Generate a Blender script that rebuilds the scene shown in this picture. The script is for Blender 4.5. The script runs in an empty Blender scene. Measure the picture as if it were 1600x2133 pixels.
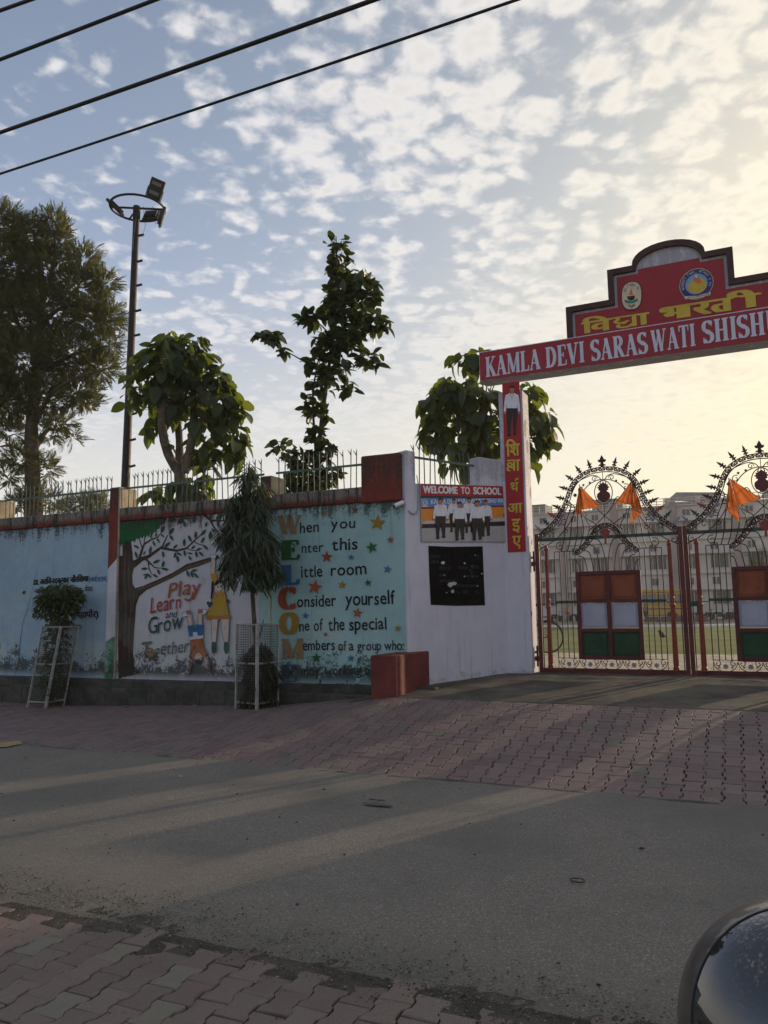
import bpy, bmesh, math, random
from mathutils import Vector, Matrix, noise
S = bpy.context.scene
# ------------------------------------------------------------------ camera
PITCH, ROLL, F = math.radians(7.2), math.radians(0.8), 1600.0
EYE = Vector((0, 0, 1.5))
_f = Vector((0, math.cos(PITCH), math.sin(PITCH))); _u0 = Vector((0, -math.sin(PITCH), math.cos(PITCH))); _r0 = Vector((1, 0, 0))
CR = _r0*math.cos(ROLL) - _u0*math.sin(ROLL)
CU = _u0*math.cos(ROLL) + _r0*math.sin(ROLL)
cam_d = bpy.data.cameras.new('camera'); cam = bpy.data.objects.new('camera', cam_d)
S.collection.objects.link(cam); S.camera = cam
cam_d.sensor_fit = 'HORIZONTAL'; cam_d.sensor_width = 36; cam_d.lens = 36
cam_d.clip_start = 0.05; cam_d.clip_end = 3000
cam.matrix_world = Matrix(((CR.x, CU.x, -_f.x, EYE.x), (CR.y, CU.y, -_f.y, EYE.y), (CR.z, CU.z, -_f.z, EYE.z), (0, 0, 0, 1)))
# ------------------------------------------------------------------ sky, sun, exposure
SUN_AZ, SUN_EL = math.radians(51), math.radians(13)      # azimuth clockwise from +Y
SUN_DIR = Vector((math.sin(SUN_AZ)*math.cos(SUN_EL), math.cos(SUN_AZ)*math.cos(SUN_EL), math.sin(SUN_EL)))
world = bpy.data.worlds.new("World"); S.world = world; world.use_nodes = True
def NT(nt):
    """tiny node helper: N('Type', inputs..., prop=val)"""
    def N(t, ins=None, **kw):
        n = nt.nodes.new(t)
        for k, v in kw.items(): setattr(n, k, v)
        for k, v in (ins or {}).items():
            s = n.inputs[k]
            if hasattr(v, 'is_output') or isinstance(v, bpy.types.NodeSocket): nt.links.new(v, s)
            else: s.default_value = v
        return n
    return N
def build_world():
    nt = world.node_tree; nt.nodes.clear(); N = NT(nt)
    M = lambda op, a, b=None, c=None, clamp=False: N('ShaderNodeMath', {k: v for k, v in ((0, a), (1, b), (2, c)) if v is not None}, operation=op, use_clamp=clamp).outputs[0]
    sky = N('ShaderNodeTexSky', sky_type='NISHITA', sun_disc=False, sun_elevation=SUN_EL, sun_rotation=SUN_AZ, air_density=1.2, dust_density=2.2, ozone_density=1.5, altitude=200)
    tc = N('ShaderNodeTexCoord').outputs['Generated']
    sx = N('ShaderNodeSeparateXYZ', {0: tc})
    z = sx.outputs[2]
    zc = M('MAXIMUM', z, 0.03)
    zz = M('ADD', zc, 0.10)
    px = M('DIVIDE', sx.outputs[0], zz); py = M('DIVIDE', sx.outputs[1], zz)
    p = N('ShaderNodeCombineXYZ', {0: px, 1: py}).outputs[0]
    n1 = N('ShaderNodeTexNoise', {'Vector': p, 'Scale': 13.0, 'Detail': 10.0, 'Roughness': 0.62, 'Distortion': 0.25}).outputs[0]
    n2 = N('ShaderNodeTexNoise', {'Vector': p, 'Scale': 1.35, 'Detail': 3.0, 'Roughness': 0.55}).outputs[0]
    vo = N('ShaderNodeTexVoronoi', {'Vector': N('ShaderNodeVectorMath', {0: p, 1: N('ShaderNodeVectorMath', {0: N('ShaderNodeTexNoise', {'Vector': p, 'Scale': 9.0, 'Detail': 3.0}).outputs[1], 'Scale': 0.16}, operation='SCALE').outputs[0]}, operation='ADD').outputs[0], 'Scale': 15.0, 'Smoothness': 0.5}, feature='SMOOTH_F1').outputs[0]
    cov = M('ADD', M('MULTIPLY', n1, 0.9), M('MULTIPLY', M('SUBTRACT', n2, 0.5), 1.15))
    cov = M('ADD', cov, M('MULTIPLY', M('SUBTRACT', 0.42, vo), 0.62))
    sd = N('ShaderNodeVectorMath', {0: tc, 1: tuple(SUN_DIR)}, operation='DOT_PRODUCT').outputs['Value']
    sunny = M('MAXIMUM', sd, 0.0)
    # more cloud toward the sun side
    cov = M('ADD', cov, M('MULTIPLY', M('SUBTRACT', sunny, 0.66), 0.40))
    mask = N('ShaderNodeMapRange', {0: cov, 1: 0.26, 2: 0.64, 3: 0.0, 4: 0.90}, interpolation_type='SMOOTHSTEP').outputs[0]
    glow = M('POWER', sunny, 6.0)
    base = N('ShaderNodeMix', {0: glow, 6: CLOUD_A, 7: CLOUD_B}, data_type='RGBA').outputs[2]
    # thicker cores a bit greyer, thin rims brighter
    core = N('ShaderNodeMapRange', {0: cov, 1: 0.50, 2: 0.90, 3: 1.03, 4: 0.82}).outputs[0]
    cl = N('ShaderNodeVectorMath', {0: base, 'Scale': core}, operation='SCALE').outputs[0]
    s0 = N('ShaderNodeVectorMath', {0: sky.outputs[0], 'Scale': SKY_K}, operation='SCALE').outputs[0]
    # grey dust veil low in the sky and toward the sun
    veil = M('MULTIPLY', N('ShaderNodeMapRange', {0: z, 1: 0.05, 2: 0.70, 3: 0.92, 4: 0.30}, interpolation_type='SMOOTHSTEP').outputs[0], 1.0)
    veil = M('ADD', veil, M('MULTIPLY', glow, 0.35), clamp=True)
    low = N('ShaderNodeMapRange', {0: z, 1: 0.08, 2: 0.46, 3: 1.0, 4: 0.0}, interpolation_type='SMOOTHSTEP').outputs[0]
    ha = N('ShaderNodeMix', {0: low, 6: HAZE_A, 7: HAZE_L}, data_type='RGBA').outputs[2]
    hz = N('ShaderNodeMix', {0: M('POWER', sunny, 3.5), 6: ha, 7: HAZE_B}, data_type='RGBA').outputs[2]
    s1 = N('ShaderNodeMix', {0: veil, 6: s0, 7: hz}, data_type='RGBA').outputs[2]
    fade = N('ShaderNodeMapRange', {0: z, 1: 0.05, 2: 0.42, 3: 0.12, 4: 1.0}).outputs[0]
    col = N('ShaderNodeMix', {0: M('MULTIPLY', mask, fade), 6: s1, 7: cl}, data_type='RGBA').outputs[2]
    bg = N('ShaderNodeBackground', {'Color': col, 'Strength': 0.1})
    out = N('ShaderNodeOutputWorld', {0: bg.outputs[0]})
SKY_K = 1.0                      # share of the sky texture under the dust veil
CLOUD_A = (7.0, 6.8, 6.8, 1); CLOUD_B = (9.9, 8.7, 6.0, 1)
HAZE_L = (7.0, 6.8, 6.4, 1); HAZE_A = (3.7, 4.4, 6.1, 1);  HAZE_B = (9.5, 8.1, 4.9, 1)
build_world()
sun_d = bpy.data.lights.new('sun', 'SUN'); sun_d.energy = 2.8; sun_d.angle = math.radians(0.9); sun_d.color = (1.0, 0.78, 0.54)
sun = bpy.data.objects.new('sun', sun_d); S.collection.objects.link(sun)
sun.rotation_mode = 'QUATERNION'; sun.rotation_quaternion = SUN_DIR.to_track_quat('Z', 'Y'); sun.location = (20, 20, 30)
S.view_settings.view_transform = 'Standard'; S.view_settings.look = 'None'
S.view_settings.gamma = 1; S.view_settings.use_curve_mapping = False; S.view_settings.exposure = 0.35
S.render.engine = 'CYCLES'; S.cycles.max_bounces = 6; S.cycles.transparent_max_bounces = 12; S.cycles.volume_bounces = 0
# ------------------------------------------------------------------ frames and rays
A = math.radians(24.7)                          # the road runs across the view at this angle
U = Vector((math.cos(A), -math.sin(A), 0)); V = Vector((math.sin(A), math.cos(A), 0)); Z = Vector((0, 0, 1))
def W(u, v, z=0.0): return U*u + V*v + Z*z
def uv_of(p): return p.dot(U), p.dot(V)
def ray(px, py):
    return (CR*((px-800)/F) - CU*((py-1066.5)/F) + _f)
class Plane:
    """vertical plane through P0 along unit direction d (to the right); n faces the camera"""
    def __init__(s, P0, d): s.P0 = Vector((P0[0], P0[1], 0)); s.d = Vector((d[0], d[1], 0)).normalized(); s.n = Vector((s.d.y, -s.d.x, 0))
    def pt(s, px, py, off=0.0):
        r = ray(px, py); t = (s.P0+s.n*off-EYE).dot(s.n)/r.dot(s.n); return EYE + r*t
    def sz(s, px, py):
        p = s.pt(px, py); return (p-s.P0).dot(s.d), p.z
    def at(s, a, z, off=0.0): return s.P0 + s.d*a + s.n*off + Z*z
def on_ground(px, py, z=0.0):
    r = ray(px, py); return EYE + r*((z-EYE.z)/r.z)
def at_depth(px, py, Y):
    r = ray(px, py); return EYE + r*((Y-EYE.y)/r.y)
def to_px(p):
    d = p-EYE; w = d.dot(_f)
    if w < 0.05: return None
    return 800+F*d.dot(CR)/w, 1066.5-F*d.dot(CU)/w
def lerp(a, b, t): return a+(b-a)*t
def interp(x, pts):
    if x <= pts[0][0]: return pts[0][1]
    for (x0, y0), (x1, y1) in zip(pts, pts[1:]):
        if x <= x1: return lerp(y0, y1, (x-x0)/(x1-x0))
    return pts[-1][1]
# ------------------------------------------------------------------ objects
COL = S.collection
def tagp(o, label=None, cat=None, group=None, kind=None):
    if label: o['label'] = label
    if cat: o['category'] = cat
    if group: o['group'] = group
    if kind: o['kind'] = kind
    return o
def thing(name, label, cat, loc, group=None):
    o = bpy.data.objects.new(name, None); COL.objects.link(o); o.location = loc; o.empty_display_size = 0.2
    return tagp(o, label, cat, group)
def root_of(o):
    p = Vector((0, 0, 0))
    while o is not None: p = p + o.location; o = o.parent
    return p
def mesh_obj(name, me, mat, parent=None, loc=None):
    o = bpy.data.objects.new(name, me); COL.objects.link(o)
    if mat is not None and len(me.materials) == 0: me.materials.append(mat)
    if parent is not None: o.parent = parent
    if loc is not None: o.location = loc
    return o
class MB:
    """collects shapes in world space and links them as one object"""
    def __init__(s): s.v = []; s.f = []; s.sm = []
    def add(s, vs, fs, smooth=False):
        b = len(s.v); s.v.extend([tuple(x) for x in vs]); s.f.extend([tuple(b+i for i in f) for f in fs]); s.sm.extend([smooth]*len(fs)); return s
    def box(s, c, ax, ay, az):
        """c centre, ax ay az half vectors"""
        c = Vector(c); vs = [c+ax*i+ay*j+az*k for i in (-1, 1) for j in (-1, 1) for k in (-1, 1)]
        fs = [(0, 1, 3, 2), (4, 6, 7, 5), (0, 4, 5, 1), (2, 3, 7, 6), (0, 2, 6, 4), (1, 5, 7, 3)]
        if ax.cross(ay).dot(az) < 0: fs = [f[::-1] for f in fs]
        return s.add(vs, fs)
    def bbox(s, c, ax, ay, az, b=0.01):
        """box with chamfered edges"""
        c = Vector(c); L = (ax.length, ay.length, az.length); D = (ax/L[0], ay/L[1], az/L[2]); b = min(b, min(L)*0.45)
        flip = D[0].cross(D[1]).dot(D[2]) < 0
        vs = []; idx = {}
        for i in (-1, 1):
            for j in (-1, 1):
                for k in (-1, 1):
                    for q in range(3):
                        h = [L[0], L[1], L[2]]
                        for r in range(3):
                            if r != q: h[r] -= b
                        idx[(i, j, k, q)] = len(vs); vs.append(c+D[0]*h[0]*i+D[1]*h[1]*j+D[2]*h[2]*k)
        fs = []
        for q in range(3):
            a, b2 = (q+1) % 3, (q+2) % 3
            for sg in (-1, 1):
                f = []
                for (m, n) in ((-1, -1), (1, -1), (1, 1), (-1, 1)):
                    t = [0, 0, 0]; t[q] = sg; t[a] = m; t[b2] = n; f.append(idx[tuple(t)+(q,)])
                fs.append(f if sg > 0 else f[::-1])
        for q in range(3):
            a, b2 = (q+1) % 3, (q+2) % 3
            for m in (-1, 1):
                for n in (-1, 1):
                    t0 = [0, 0, 0]; t1 = [0, 0, 0]; t0[q] = -1; t1[q] = 1
                    for t in (t0, t1): t[a] = m; t[b2] = n
                    f = [idx[tuple(t0)+(a,)], idx[tuple(t1)+(a,)], idx[tuple(t1)+(b2,)], idx[tuple(t0)+(b2,)]]
                    fs.append(f if m*n > 0 else f[::-1])
        for i in (-1, 1):
            for j in (-1, 1):
                for k in (-1, 1):
                    f = [idx[(i, j, k, 0)], idx[(i, j, k, 1)], idx[(i, j, k, 2)]]
                    fs.append(f if i*j*k > 0 else f[::-1])
        if flip: fs = [list(f)[::-1] for f in fs]
        return s.add(vs, fs)
    def tube(s, path, r, n=6, cap=True, smooth=True):
        P = [Vector(p) for p in path]; m = len(P); R = r if isinstance(r, (list, tuple)) else [r]*m
        vs = []; fs = []; t = (P[1]-P[0]).normalized(); ref = Vector((0, 0, 1)) if abs(t.z) < 0.9 else Vector((1, 0, 0)); a = t.cross(ref).normalized()
        for i in range(m):
            t = (P[min(i+1, m-1)]-P[max(i-1, 0)])
            t = t.normalized() if t.length > 1e-9 else Vector((0, 0, 1))
            a = (a-t*a.dot(t)); a = a.normalized() if a.length > 1e-6 else t.orthogonal().normalized(); b = t.cross(a)
            for k in range(n):
                an = 2*math.pi*k/n; vs.append(P[i]+(a*math.cos(an)+b*math.sin(an))*R[i])
        for i in range(m-1):
            for k in range(n):
                k2 = (k+1) % n; fs.append((i*n+k, i*n+k2, (i+1)*n+k2, (i+1)*n+k))
        s.add(vs, fs, smooth)
        if cap: s.add(vs[:n], [tuple(range(n))[::-1]]); s.add(vs[-n:], [tuple(range(n))])
        return s
    def lathe(s, base, prof, n=12, axis=Z, smooth=True):
        axis = axis.normalized(); a = axis.orthogonal().normalized(); b = axis.cross(a); vs = []; fs = []; m = len(prof)
        for (r, h) in prof:
            for k in range(n):
                an = 2*math.pi*k/n; vs.append(Vector(base)+axis*h+(a*math.cos(an)+b*math.sin(an))*r)
        for i in range(m-1):
            for k in range(n):
                k2 = (k+1) % n; fs.append((i*n+k, i*n+k2, (i+1)*n+k2, (i+1)*n+k))
        s.add(vs, fs, smooth); s.add(vs[:n], [tuple(range(n))[::-1]]); s.add(vs[-n:], [tuple(range(n))]); return s
    def prism(s, pts3, d):
        """polygon (list of 3-D points) extruded by vector d; both caps"""
        n = len(pts3); P = [Vector(p) for p in pts3]; nn = Vector((0, 0, 0))
        for i in range(n): nn += (P[i]-P[0]).cross(P[(i+1) % n]-P[0])
        if nn.dot(d) < 0: P = P[::-1]
        vs = P+[p+d for p in P]
        fs = [tuple(range(n))[::-1], tuple(range(n, 2*n))]+[(i, (i+1) % n, n+(i+1) % n, n+i) for i in range(n)]
        return s.add(vs, fs)
    def poly(s, pts3, nrm=None):
        P = [Vector(p) for p in pts3]
        if nrm is not None:
            nn = Vector((0, 0, 0))
            for i in range(1, len(P)-1): nn += (P[i]-P[0]).cross(P[i+1]-P[0])
            if nn.dot(nrm) < 0: P = P[::-1]
        return s.add(P, [tuple(range(len(P)))])
    def build(s, name, mat, parent=None, loc=None, smooth=None):
        base = root_of(parent) if parent is not None else (Vector(loc) if loc is not None else Vector((0, 0, 0)))
        me = bpy.data.meshes.new(name); me.from_pydata([(x-base.x, y-base.y, z-base.z) for x, y, z in s.v], [], s.f); 
        me.polygons.foreach_set('use_smooth', [bool(x) for x in s.sm]); me.validate(); me.update()
        return mesh_obj(name, me, mat, parent, None if parent is not None else base)
def tri(me_obj):
    """triangulate concave caps properly"""
    bm = bmesh.new(); bm.from_mesh(me_obj.data); bmesh.ops.triangulate(bm, faces=[f for f in bm.faces if len(f.verts) > 4]); bm.to_mesh(me_obj.data); bm.free(); return me_obj
# ------------------------------------------------------------------ materials
def srgb(r, g, b): return tuple(((c/255)/12.92 if c/255 <= .04045 else ((c/255+.055)/1.055)**2.4) for c in (r, g, b))+(1,)
def new_mat(name):
    m = bpy.data.materials.new(name); m.use_nodes = True; m.node_tree.nodes.clear(); return m, m.node_tree, NT(m.node_tree)
def mixc(N, f, a, b, blend='MIX'): return N('ShaderNodeMix', {0: f, 6: a, 7: b}, data_type='RGBA', blend_type=blend).outputs[2]
def rng(N, x, a, b, c=0.0, d=1.0): return N('ShaderNodeMapRange', {0: x, 1: a, 2: b, 3: c, 4: d}, interpolation_type='SMOOTHSTEP').outputs[0]
def mth(N, op, a, b=None, clamp=False): return N('ShaderNodeMath', {k: v for k, v in ((0, a), (1, b)) if v is not None}, operation=op, use_clamp=clamp).outputs[0]
def nz(N, scale, detail=4.0, rough=0.6, vec=None, dist=0.0, out=0):
    if vec is None: vec = N('ShaderNodeNewGeometry').outputs['Position']
    return N('ShaderNodeTexNoise', {'Vector': vec, 'Scale': scale, 'Detail': detail, 'Roughness': rough, 'Distortion': dist}).outputs[out]
def stretch(N, sx, sy, sz):
    return N('ShaderNodeVectorMath', {0: N('ShaderNodeNewGeometry').outputs['Position'], 1: (sx, sy, sz)}, operation='MULTIPLY').outputs[0]
def principled(N, col, rough=0.7, bump=None, bs=0.3, bd=0.01, metal=0.0, spec=0.5, trans=None, coat=0.0):
    ins = {'Base Color': col, 'Roughness': rough, 'Metallic': metal, 'Specular IOR Level': spec, 'Coat Weight': coat}
    if bump is not None: ins['Normal'] = N('ShaderNodeBump', {'Height': bump, 'Strength': bs, 'Distance': bd}).outputs[0]
    p = N('ShaderNodeBsdfPrincipled', ins).outputs[0]
    if trans is not None:
        t = N('ShaderNodeBsdfTranslucent', {'Color': trans[0]}).outputs[0]
        p = N('ShaderNodeMixShader', {0: trans[1], 1: p, 2: t}).outputs[0]
    N('ShaderNodeOutputMaterial', {0: p}); return p
def plain(name, c, rough=0.6, var=0.25, scale=6.0, bump=0.15, bd=0.004, metal=0.0, spec=0.4, rand=0.0, coat=0.0):
    """worn single-colour surface: colour mottling, roughness mottling, fine relief"""
    m, nt, N = new_mat(name)
    n = nz(N, scale, 6.0, 0.65); n2 = nz(N, scale*9, 3.0)
    d = tuple(x*(1-var) for x in c[:3])+(1,); l = tuple(min(1, x*(1+var*0.7)) for x in c[:3])+(1,)
    col = mixc(N, rng(N, n, 0.3, 0.7), d, l)
    if rand:
        r = N('ShaderNodeObjectInfo').outputs['Random']
        col = mixc(N, 1.0, col, N('ShaderNodeCombineColor', {0: rng(N, r, 0, 1, 1-rand, 1+rand), 1: rng(N, r, 0, 1, 1-rand, 1+rand), 2: rng(N, r, 0, 1, 1-rand, 1+rand)}).outputs[0], 'MULTIPLY')
    principled(N, col, rng(N, n2, 0.2, 0.8, max(0.05, rough-0.1), min(1, rough+0.1)), mth(N, 'ADD', n, mth(N, 'MULTIPLY', n2, 0.4)), bump, bd, metal, spec, coat=coat); return m
def grime(N, col, amt=1.0, low=(0.42, 1.0), high=(2.75, 3.3), bottom=True):
    """damp black mould rising from the foot and running down from the top of the boundary wall; same stain on plaster and paint"""
    z = N('ShaderNodeSeparateXYZ', {0: N('ShaderNodeNewGeometry').outputs['Position']}).outputs[2]
    big = nz(N, 3.4, 7.0, 0.70); fine = nz(N, 26.0, 5.0, 0.75); run = nz(N, 1.0, 5.0, 0.65, stretch(N, 9, 9, 0.9))
    f = None
    if bottom:
        lo = mth(N, 'SUBTRACT', mth(N, 'MULTIPLY', big, 1.0), rng(N, z, low[0], low[1]+.30, 0.30, 0.68))
        lo = rng(N, mth(N, 'ADD', lo, mth(N, 'MULTIPLY', mth(N, 'SUBTRACT', fine, 0.5), 0.62)), 0.03, 0.15)
        edge = rng(N, z, 0.42, 0.56, 0.15, 1.0); f = mth(N, 'MULTIPLY', lo, edge)
    hi = mth(N, 'SUBTRACT', run, rng(N, z, high[0]-.25, high[1]-.15, 0.68, 0.27))
    hi = rng(N, mth(N, 'ADD', hi, mth(N, 'MULTIPLY', mth(N, 'SUBTRACT', fine, 0.5), 0.7)), 0.02, 0.24)
    f = hi if f is None else mth(N, 'MAXIMUM', f, hi)
    return mixc(N, mth(N, 'MULTIPLY', f, 0.86*amt), col, (0.030, 0.030, 0.026, 1)), f, fine
def leached(N, col, z, q=1.0):
    # pale lime bloom and algae tint in the lower part of old colour wash
    a = nz(N, 1.5, 6, .7); b = nz(N, 3.3, 5, .7)
    col = mixc(N, mth(N, 'MULTIPLY', mth(N, 'MULTIPLY', rng(N, a, .46, .60), rng(N, z, .5, 2.2, 1, .30)), .65*q), col, (.42, .50, .46, 1))
    return mixc(N, mth(N, 'MULTIPLY', rng(N, b, .58, .74), .35*q), col, (.14, .20, .16, 1))
def wall_paint(name, c, c2=None, amt=1.0, bottom=True, high=(2.75, 3.3), flake=0.25, low=(0.42, 1.0)):
    m, nt, N = new_mat(name)
    c2 = c2 or tuple(x*0.8 for x in c[:3])+(1,)
    big = nz(N, 0.9, 5.0, 0.6); mid = nz(N, 5.0, 5.0, 0.65)
    col = mixc(N, rng(N, mth(N, 'ADD', mth(N, 'MULTIPLY', big, 0.6), mth(N, 'MULTIPLY', mid, 0.4)), 0.36, 0.62), c2, c)
    z = N('ShaderNodeSeparateXYZ', {0: N('ShaderNodeNewGeometry').outputs['Position']}).outputs[2]
    if flake:
        fl = nz(N, 7.0, 8.0, 0.72); k = rng(N, z, 0.45, 1.1, 0.10, 0.0) if bottom else 0.0
        fl = mth(N, 'ADD', fl, k); col = mixc(N, mth(N, 'MULTIPLY', rng(N, fl, 0.66, 0.69), flake*3, True), col, (0.33, 0.34, 0.35, 1))
    if bottom and amt > .9: col = leached(N, col, z, .18 if name.startswith('paint') else 1.0)
    # faint drip streaks
    st = nz(N, 1.0, 4.0, 0.6, stretch(N, 14, 14, 0.7)); col = mixc(N, mth(N, 'MULTIPLY', rng(N, st, 0.55, 0.75), 0.28), col, (0.12, 0.12, 0.12, 1))
    col, f, fine = grime(N, col, amt, low, high, bottom)
    principled(N, col, rng(N, fine, 0.3, 0.7, 0.65, 0.85), mth(N, 'ADD', mth(N, 'MULTIPLY', mid, 0.7), mth(N, 'MULTIPLY', fine, 0.5)), 0.35, 0.008, spec=0.25); return m
# ------------------------------------------------------------------ ground shapes
rnd = random.Random(7)
V_NEAR, V_EDGE, V_APRON, V_WALL, V_GATE = 3.03, 6.57, 9.0, 9.85, 11.81
ZB = [(-12, 0), (-10, 0.0), (-6, .16), (-4.6, .31), (-4.1, .39), (2.9, .39), (3.4, .31), (4.8, .16), (8.8, 0)]
def gz(u, v):
    b = interp(u, ZB)
    if v <= V_EDGE: return 0.0
    t = min(1, (v-V_EDGE)/(V_APRON-V_EDGE)); t2 = t*t*(3-2*t)*0.3+t*0.7
    return b*t2 + (max(0, min(v, V_GATE)-V_APRON)/(V_GATE-V_APRON))*0.11*(b/.39)
def yz(v): return interp(v, [(11, .5), (17, .5), (25, .06), (60, 0), (400, 0)])
def nf(x, y, s, seed=0.0): return noise.noise(Vector((x*s, y*s, seed)))
def sheet(name, u0, u1, nu, v0, v1, nv, zf, mat, label=None, kind='structure', smooth=True, parent=None, skirt=0.0):
    m = MB(); vs = []
    for j in range(nv+1):
        for i in range(nu+1):
            u = lerp(u0, u1, i/nu); v = lerp(v0, v1, j/nv); z = zf(u, v)
            if skirt and (i in (0, nu) or j in (0, nv)): z -= skirt
            vs.append(W(u, v, z))
    fs = [(j*(nu+1)+i, j*(nu+1)+i+1, (j+1)*(nu+1)+i+1, (j+1)*(nu+1)+i) for j in range(nv) for i in range(nu)]
    m.add(vs, fs, smooth); o = m.build(name, mat, parent); tagp(o, label, None, None, kind); return o
# -- ground materials
def dirt_mat(name, c1, c2, sc=3.0, fine=60.0, bs=0.5, gr=0.6):
    m, nt, N = new_mat(name); a = nz(N, sc, 6, .65); b = nz(N, fine, 4, .7); c = nz(N, fine*2.6, 2, .6)
    col = mixc(N, rng(N, a, .35, .65), c1, c2)
    col = mixc(N, mth(N, 'MULTIPLY', rng(N, b, .45, .75), gr), col, tuple(x*0.45 for x in c1[:3])+(1,))
    col = mixc(N, mth(N, 'MULTIPLY', rng(N, c, .58, .72), gr), col, tuple(min(1, x*1.9) for x in c2[:3])+(1,))
    principled(N, col, .92, mth(N, 'ADD', b, c), bs, .01, spec=.2); return m
def asphalt_mat():
    m, nt, N = new_mat('asphalt'); P = N('ShaderNodeNewGeometry').outputs['Position']
    vo = N('ShaderNodeTexVoronoi', {'Vector': P, 'Scale': 150.0}); cell = N('ShaderNodeSeparateXYZ', {0: vo.outputs['Color']}).outputs[0]
    big = nz(N, .55, 5, .6); mid = nz(N, 3.5, 5, .65); fine = nz(N, 150, 3, .7)
    c = mixc(N, rng(N, cell, 0.0, 1.0), (.140, .121, .098, 1), (.240, .210, .172, 1))
    c = mixc(N, mth(N, 'MULTIPLY', rng(N, cell, .93, .97), .7), c, (.36, .34, .30, 1))
    c = mixc(N, mth(N, 'MULTIPLY', rng(N, big, .40, .66), .55), c, (.115, .108, .092, 1))       # dust film
    c = mixc(N, mth(N, 'MULTIPLY', rng(N, mid, .60, .78), .35), c, (.05, .048, .045, 1))
    c = mixc(N, mth(N, 'MULTIPLY', rng(N, mth(N, 'ADD', nz(N, 1.7, 6, .7), mth(N, 'MULTIPLY', fine, .15)), .70, .80), .5), c, (.16, .11, .075, 1))
    # dusty margins along both edges of the road
    v = N('ShaderNodeVectorMath', {0: P, 1: tuple(V)}, operation='DOT_PRODUCT').outputs['Value']
    d1 = rng(N, mth(N, 'ADD', v, mth(N, 'MULTIPLY', mid, .5)), 3.3, 4.1, 1, 0); d2 = rng(N, mth(N, 'ADD', v, mth(N, 'MULTIPLY', mid, .3)), 6.4, 6.75)
    c = mixc(N, mth(N, 'MULTIPLY', mth(N, 'MAXIMUM', d1, d2), mth(N, 'MULTIPLY', rng(N, fine, .35, .65), .75)), c, (.150, .130, .100, 1))
    h = mth(N, 'ADD', mth(N, 'MULTIPLY', vo.outputs['Distance'], -1.2), fine)
    principled(N, c, rng(N, mid, .3, .7, .78, .92), h, .45, .004, spec=.35); return m
def paver_mat(name, c1, c2, c3, dust):
    m, nt, N = new_mat(name); g = N('ShaderNodeNewGeometry'); oi = N('ShaderNodeObjectInfo')
    r = mth(N, 'FRACT', mth(N, 'ADD', mth(N, 'MULTIPLY', g.outputs['Random Per Island'], 7.13), mth(N, 'MULTIPLY', oi.outputs['Random'], 3.71)))
    P = g.outputs['Position']; a = nz(N, 9, 5, .65); f = nz(N, 160, 3, .65); b = nz(N, 1.3, 4, .6)
    c = mixc(N, rng(N, r, 0, .7), c1, c2); c = mixc(N, rng(N, r, .90, .96), c, c3)
    c = mixc(N, mth(N, 'MULTIPLY', rng(N, mth(N, 'ADD', mth(N, 'MULTIPLY', a, .5), mth(N, 'MULTIPLY', b, .5)), .42, .62), dust), c, (.20, .170, .135, 1))
    # cast waffle relief on the face, plus grit
    q = N('ShaderNodeVectorMath', {0: P, 1: tuple(U*380)}, operation='DOT_PRODUCT').outputs['Value']; w = N('ShaderNodeVectorMath', {0: P, 1: tuple(V*380)}, operation='DOT_PRODUCT').outputs['Value']
    waf = mth(N, 'MULTIPLY', mth(N, 'SINE', mth(N, 'ADD', q, w)), mth(N, 'SINE', mth(N, 'SUBTRACT', q, w)))
    c = mixc(N, mth(N, 'MULTIPLY', rng(N, waf, .1, .9), .28), c, (.30, .24, .20, 1))
    c = mixc(N, mth(N, 'MULTIPLY', rng(N, f, .5, .75), .45), c, tuple(x*.45 for x in c1[:3])+(1,))
    h = mth(N, 'ADD', mth(N, 'MULTIPLY', waf, 1.2), mth(N, 'ADD', f, a))
    principled(N, c, rng(N, a, .3, .7, .50, .70), h, .55, .004, spec=.5); return m
M_asph = asphalt_mat()
M_ramp = paver_mat('ramp paver', (.158, .098, .092, 1), (.225, .142, .130, 1), (.15, .14, .10, 1), .35)
M_near = paver_mat('near paver', (.150, .100, .082, 1), (.205, .142, .115, 1), (.20, .18, .13, 1), .55)
M_bed = dirt_mat('paver bed', (.070, .060, .047, 1), (.13, .11, .085, 1), 5, 90, .8, .7)
M_grit = dirt_mat('road edge grit', (.085, .076, .062, 1), (.17, .146, .112, 1), 4, 75, 1.0, .9)
M_apron = dirt_mat('apron dirt', (.080, .069, .052, 1), (.165, .142, .105, 1), 1.6, 45, .7, .5)
M_soil = dirt_mat('dry soil', (.15, .125, .09, 1), (.23, .19, .14, 1), .5, 20, .4, .3)
M_yard = dirt_mat('yard paving joint', (.20, .17, .13, 1), (.30, .25, .19, 1), 1.2, 40, .3, .3)
# -- sheets
sheet('ground', -420, 420, 8, -420, 420, 8, lambda u, v: -0.14, M_soil, 'dry soil beyond the street')
sheet('road', -70, 70, 280, V_NEAR-.12, V_EDGE+.04, 40, lambda u, v: .012*nf(u, v, .35)*min(1, max(0, (v-V_NEAR)))*min(1, max(0, V_EDGE-v)), M_asph, 'narrow grey asphalt road')
def bed_z(u, v):
    bur = interp(u, [(-11, .014), (-7, .008), (-4, -.004), (3, -.004)])
    return gz(u, v)-.016+bur+.012*nf(u, v, 2.3)+.006*nf(u, v, 9)
o = sheet('pavement', -14, 9, 260, V_EDGE, V_WALL+.1, 50, bed_z, M_bed, 'red paver ramp sloping up from the road to the school wall')
FAR = o
NEARP = sheet('footpath', -9, 7, 200, -2.2, V_NEAR, 60, lambda u, v: -.006+.011*max(0, min(1, (v-V_NEAR+.30)/.18))+.010*nf(u, v, 2.6, 3)+.006*nf(u, v, 11, 3), M_bed, 'pink paver footpath on the near side of the road')
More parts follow.
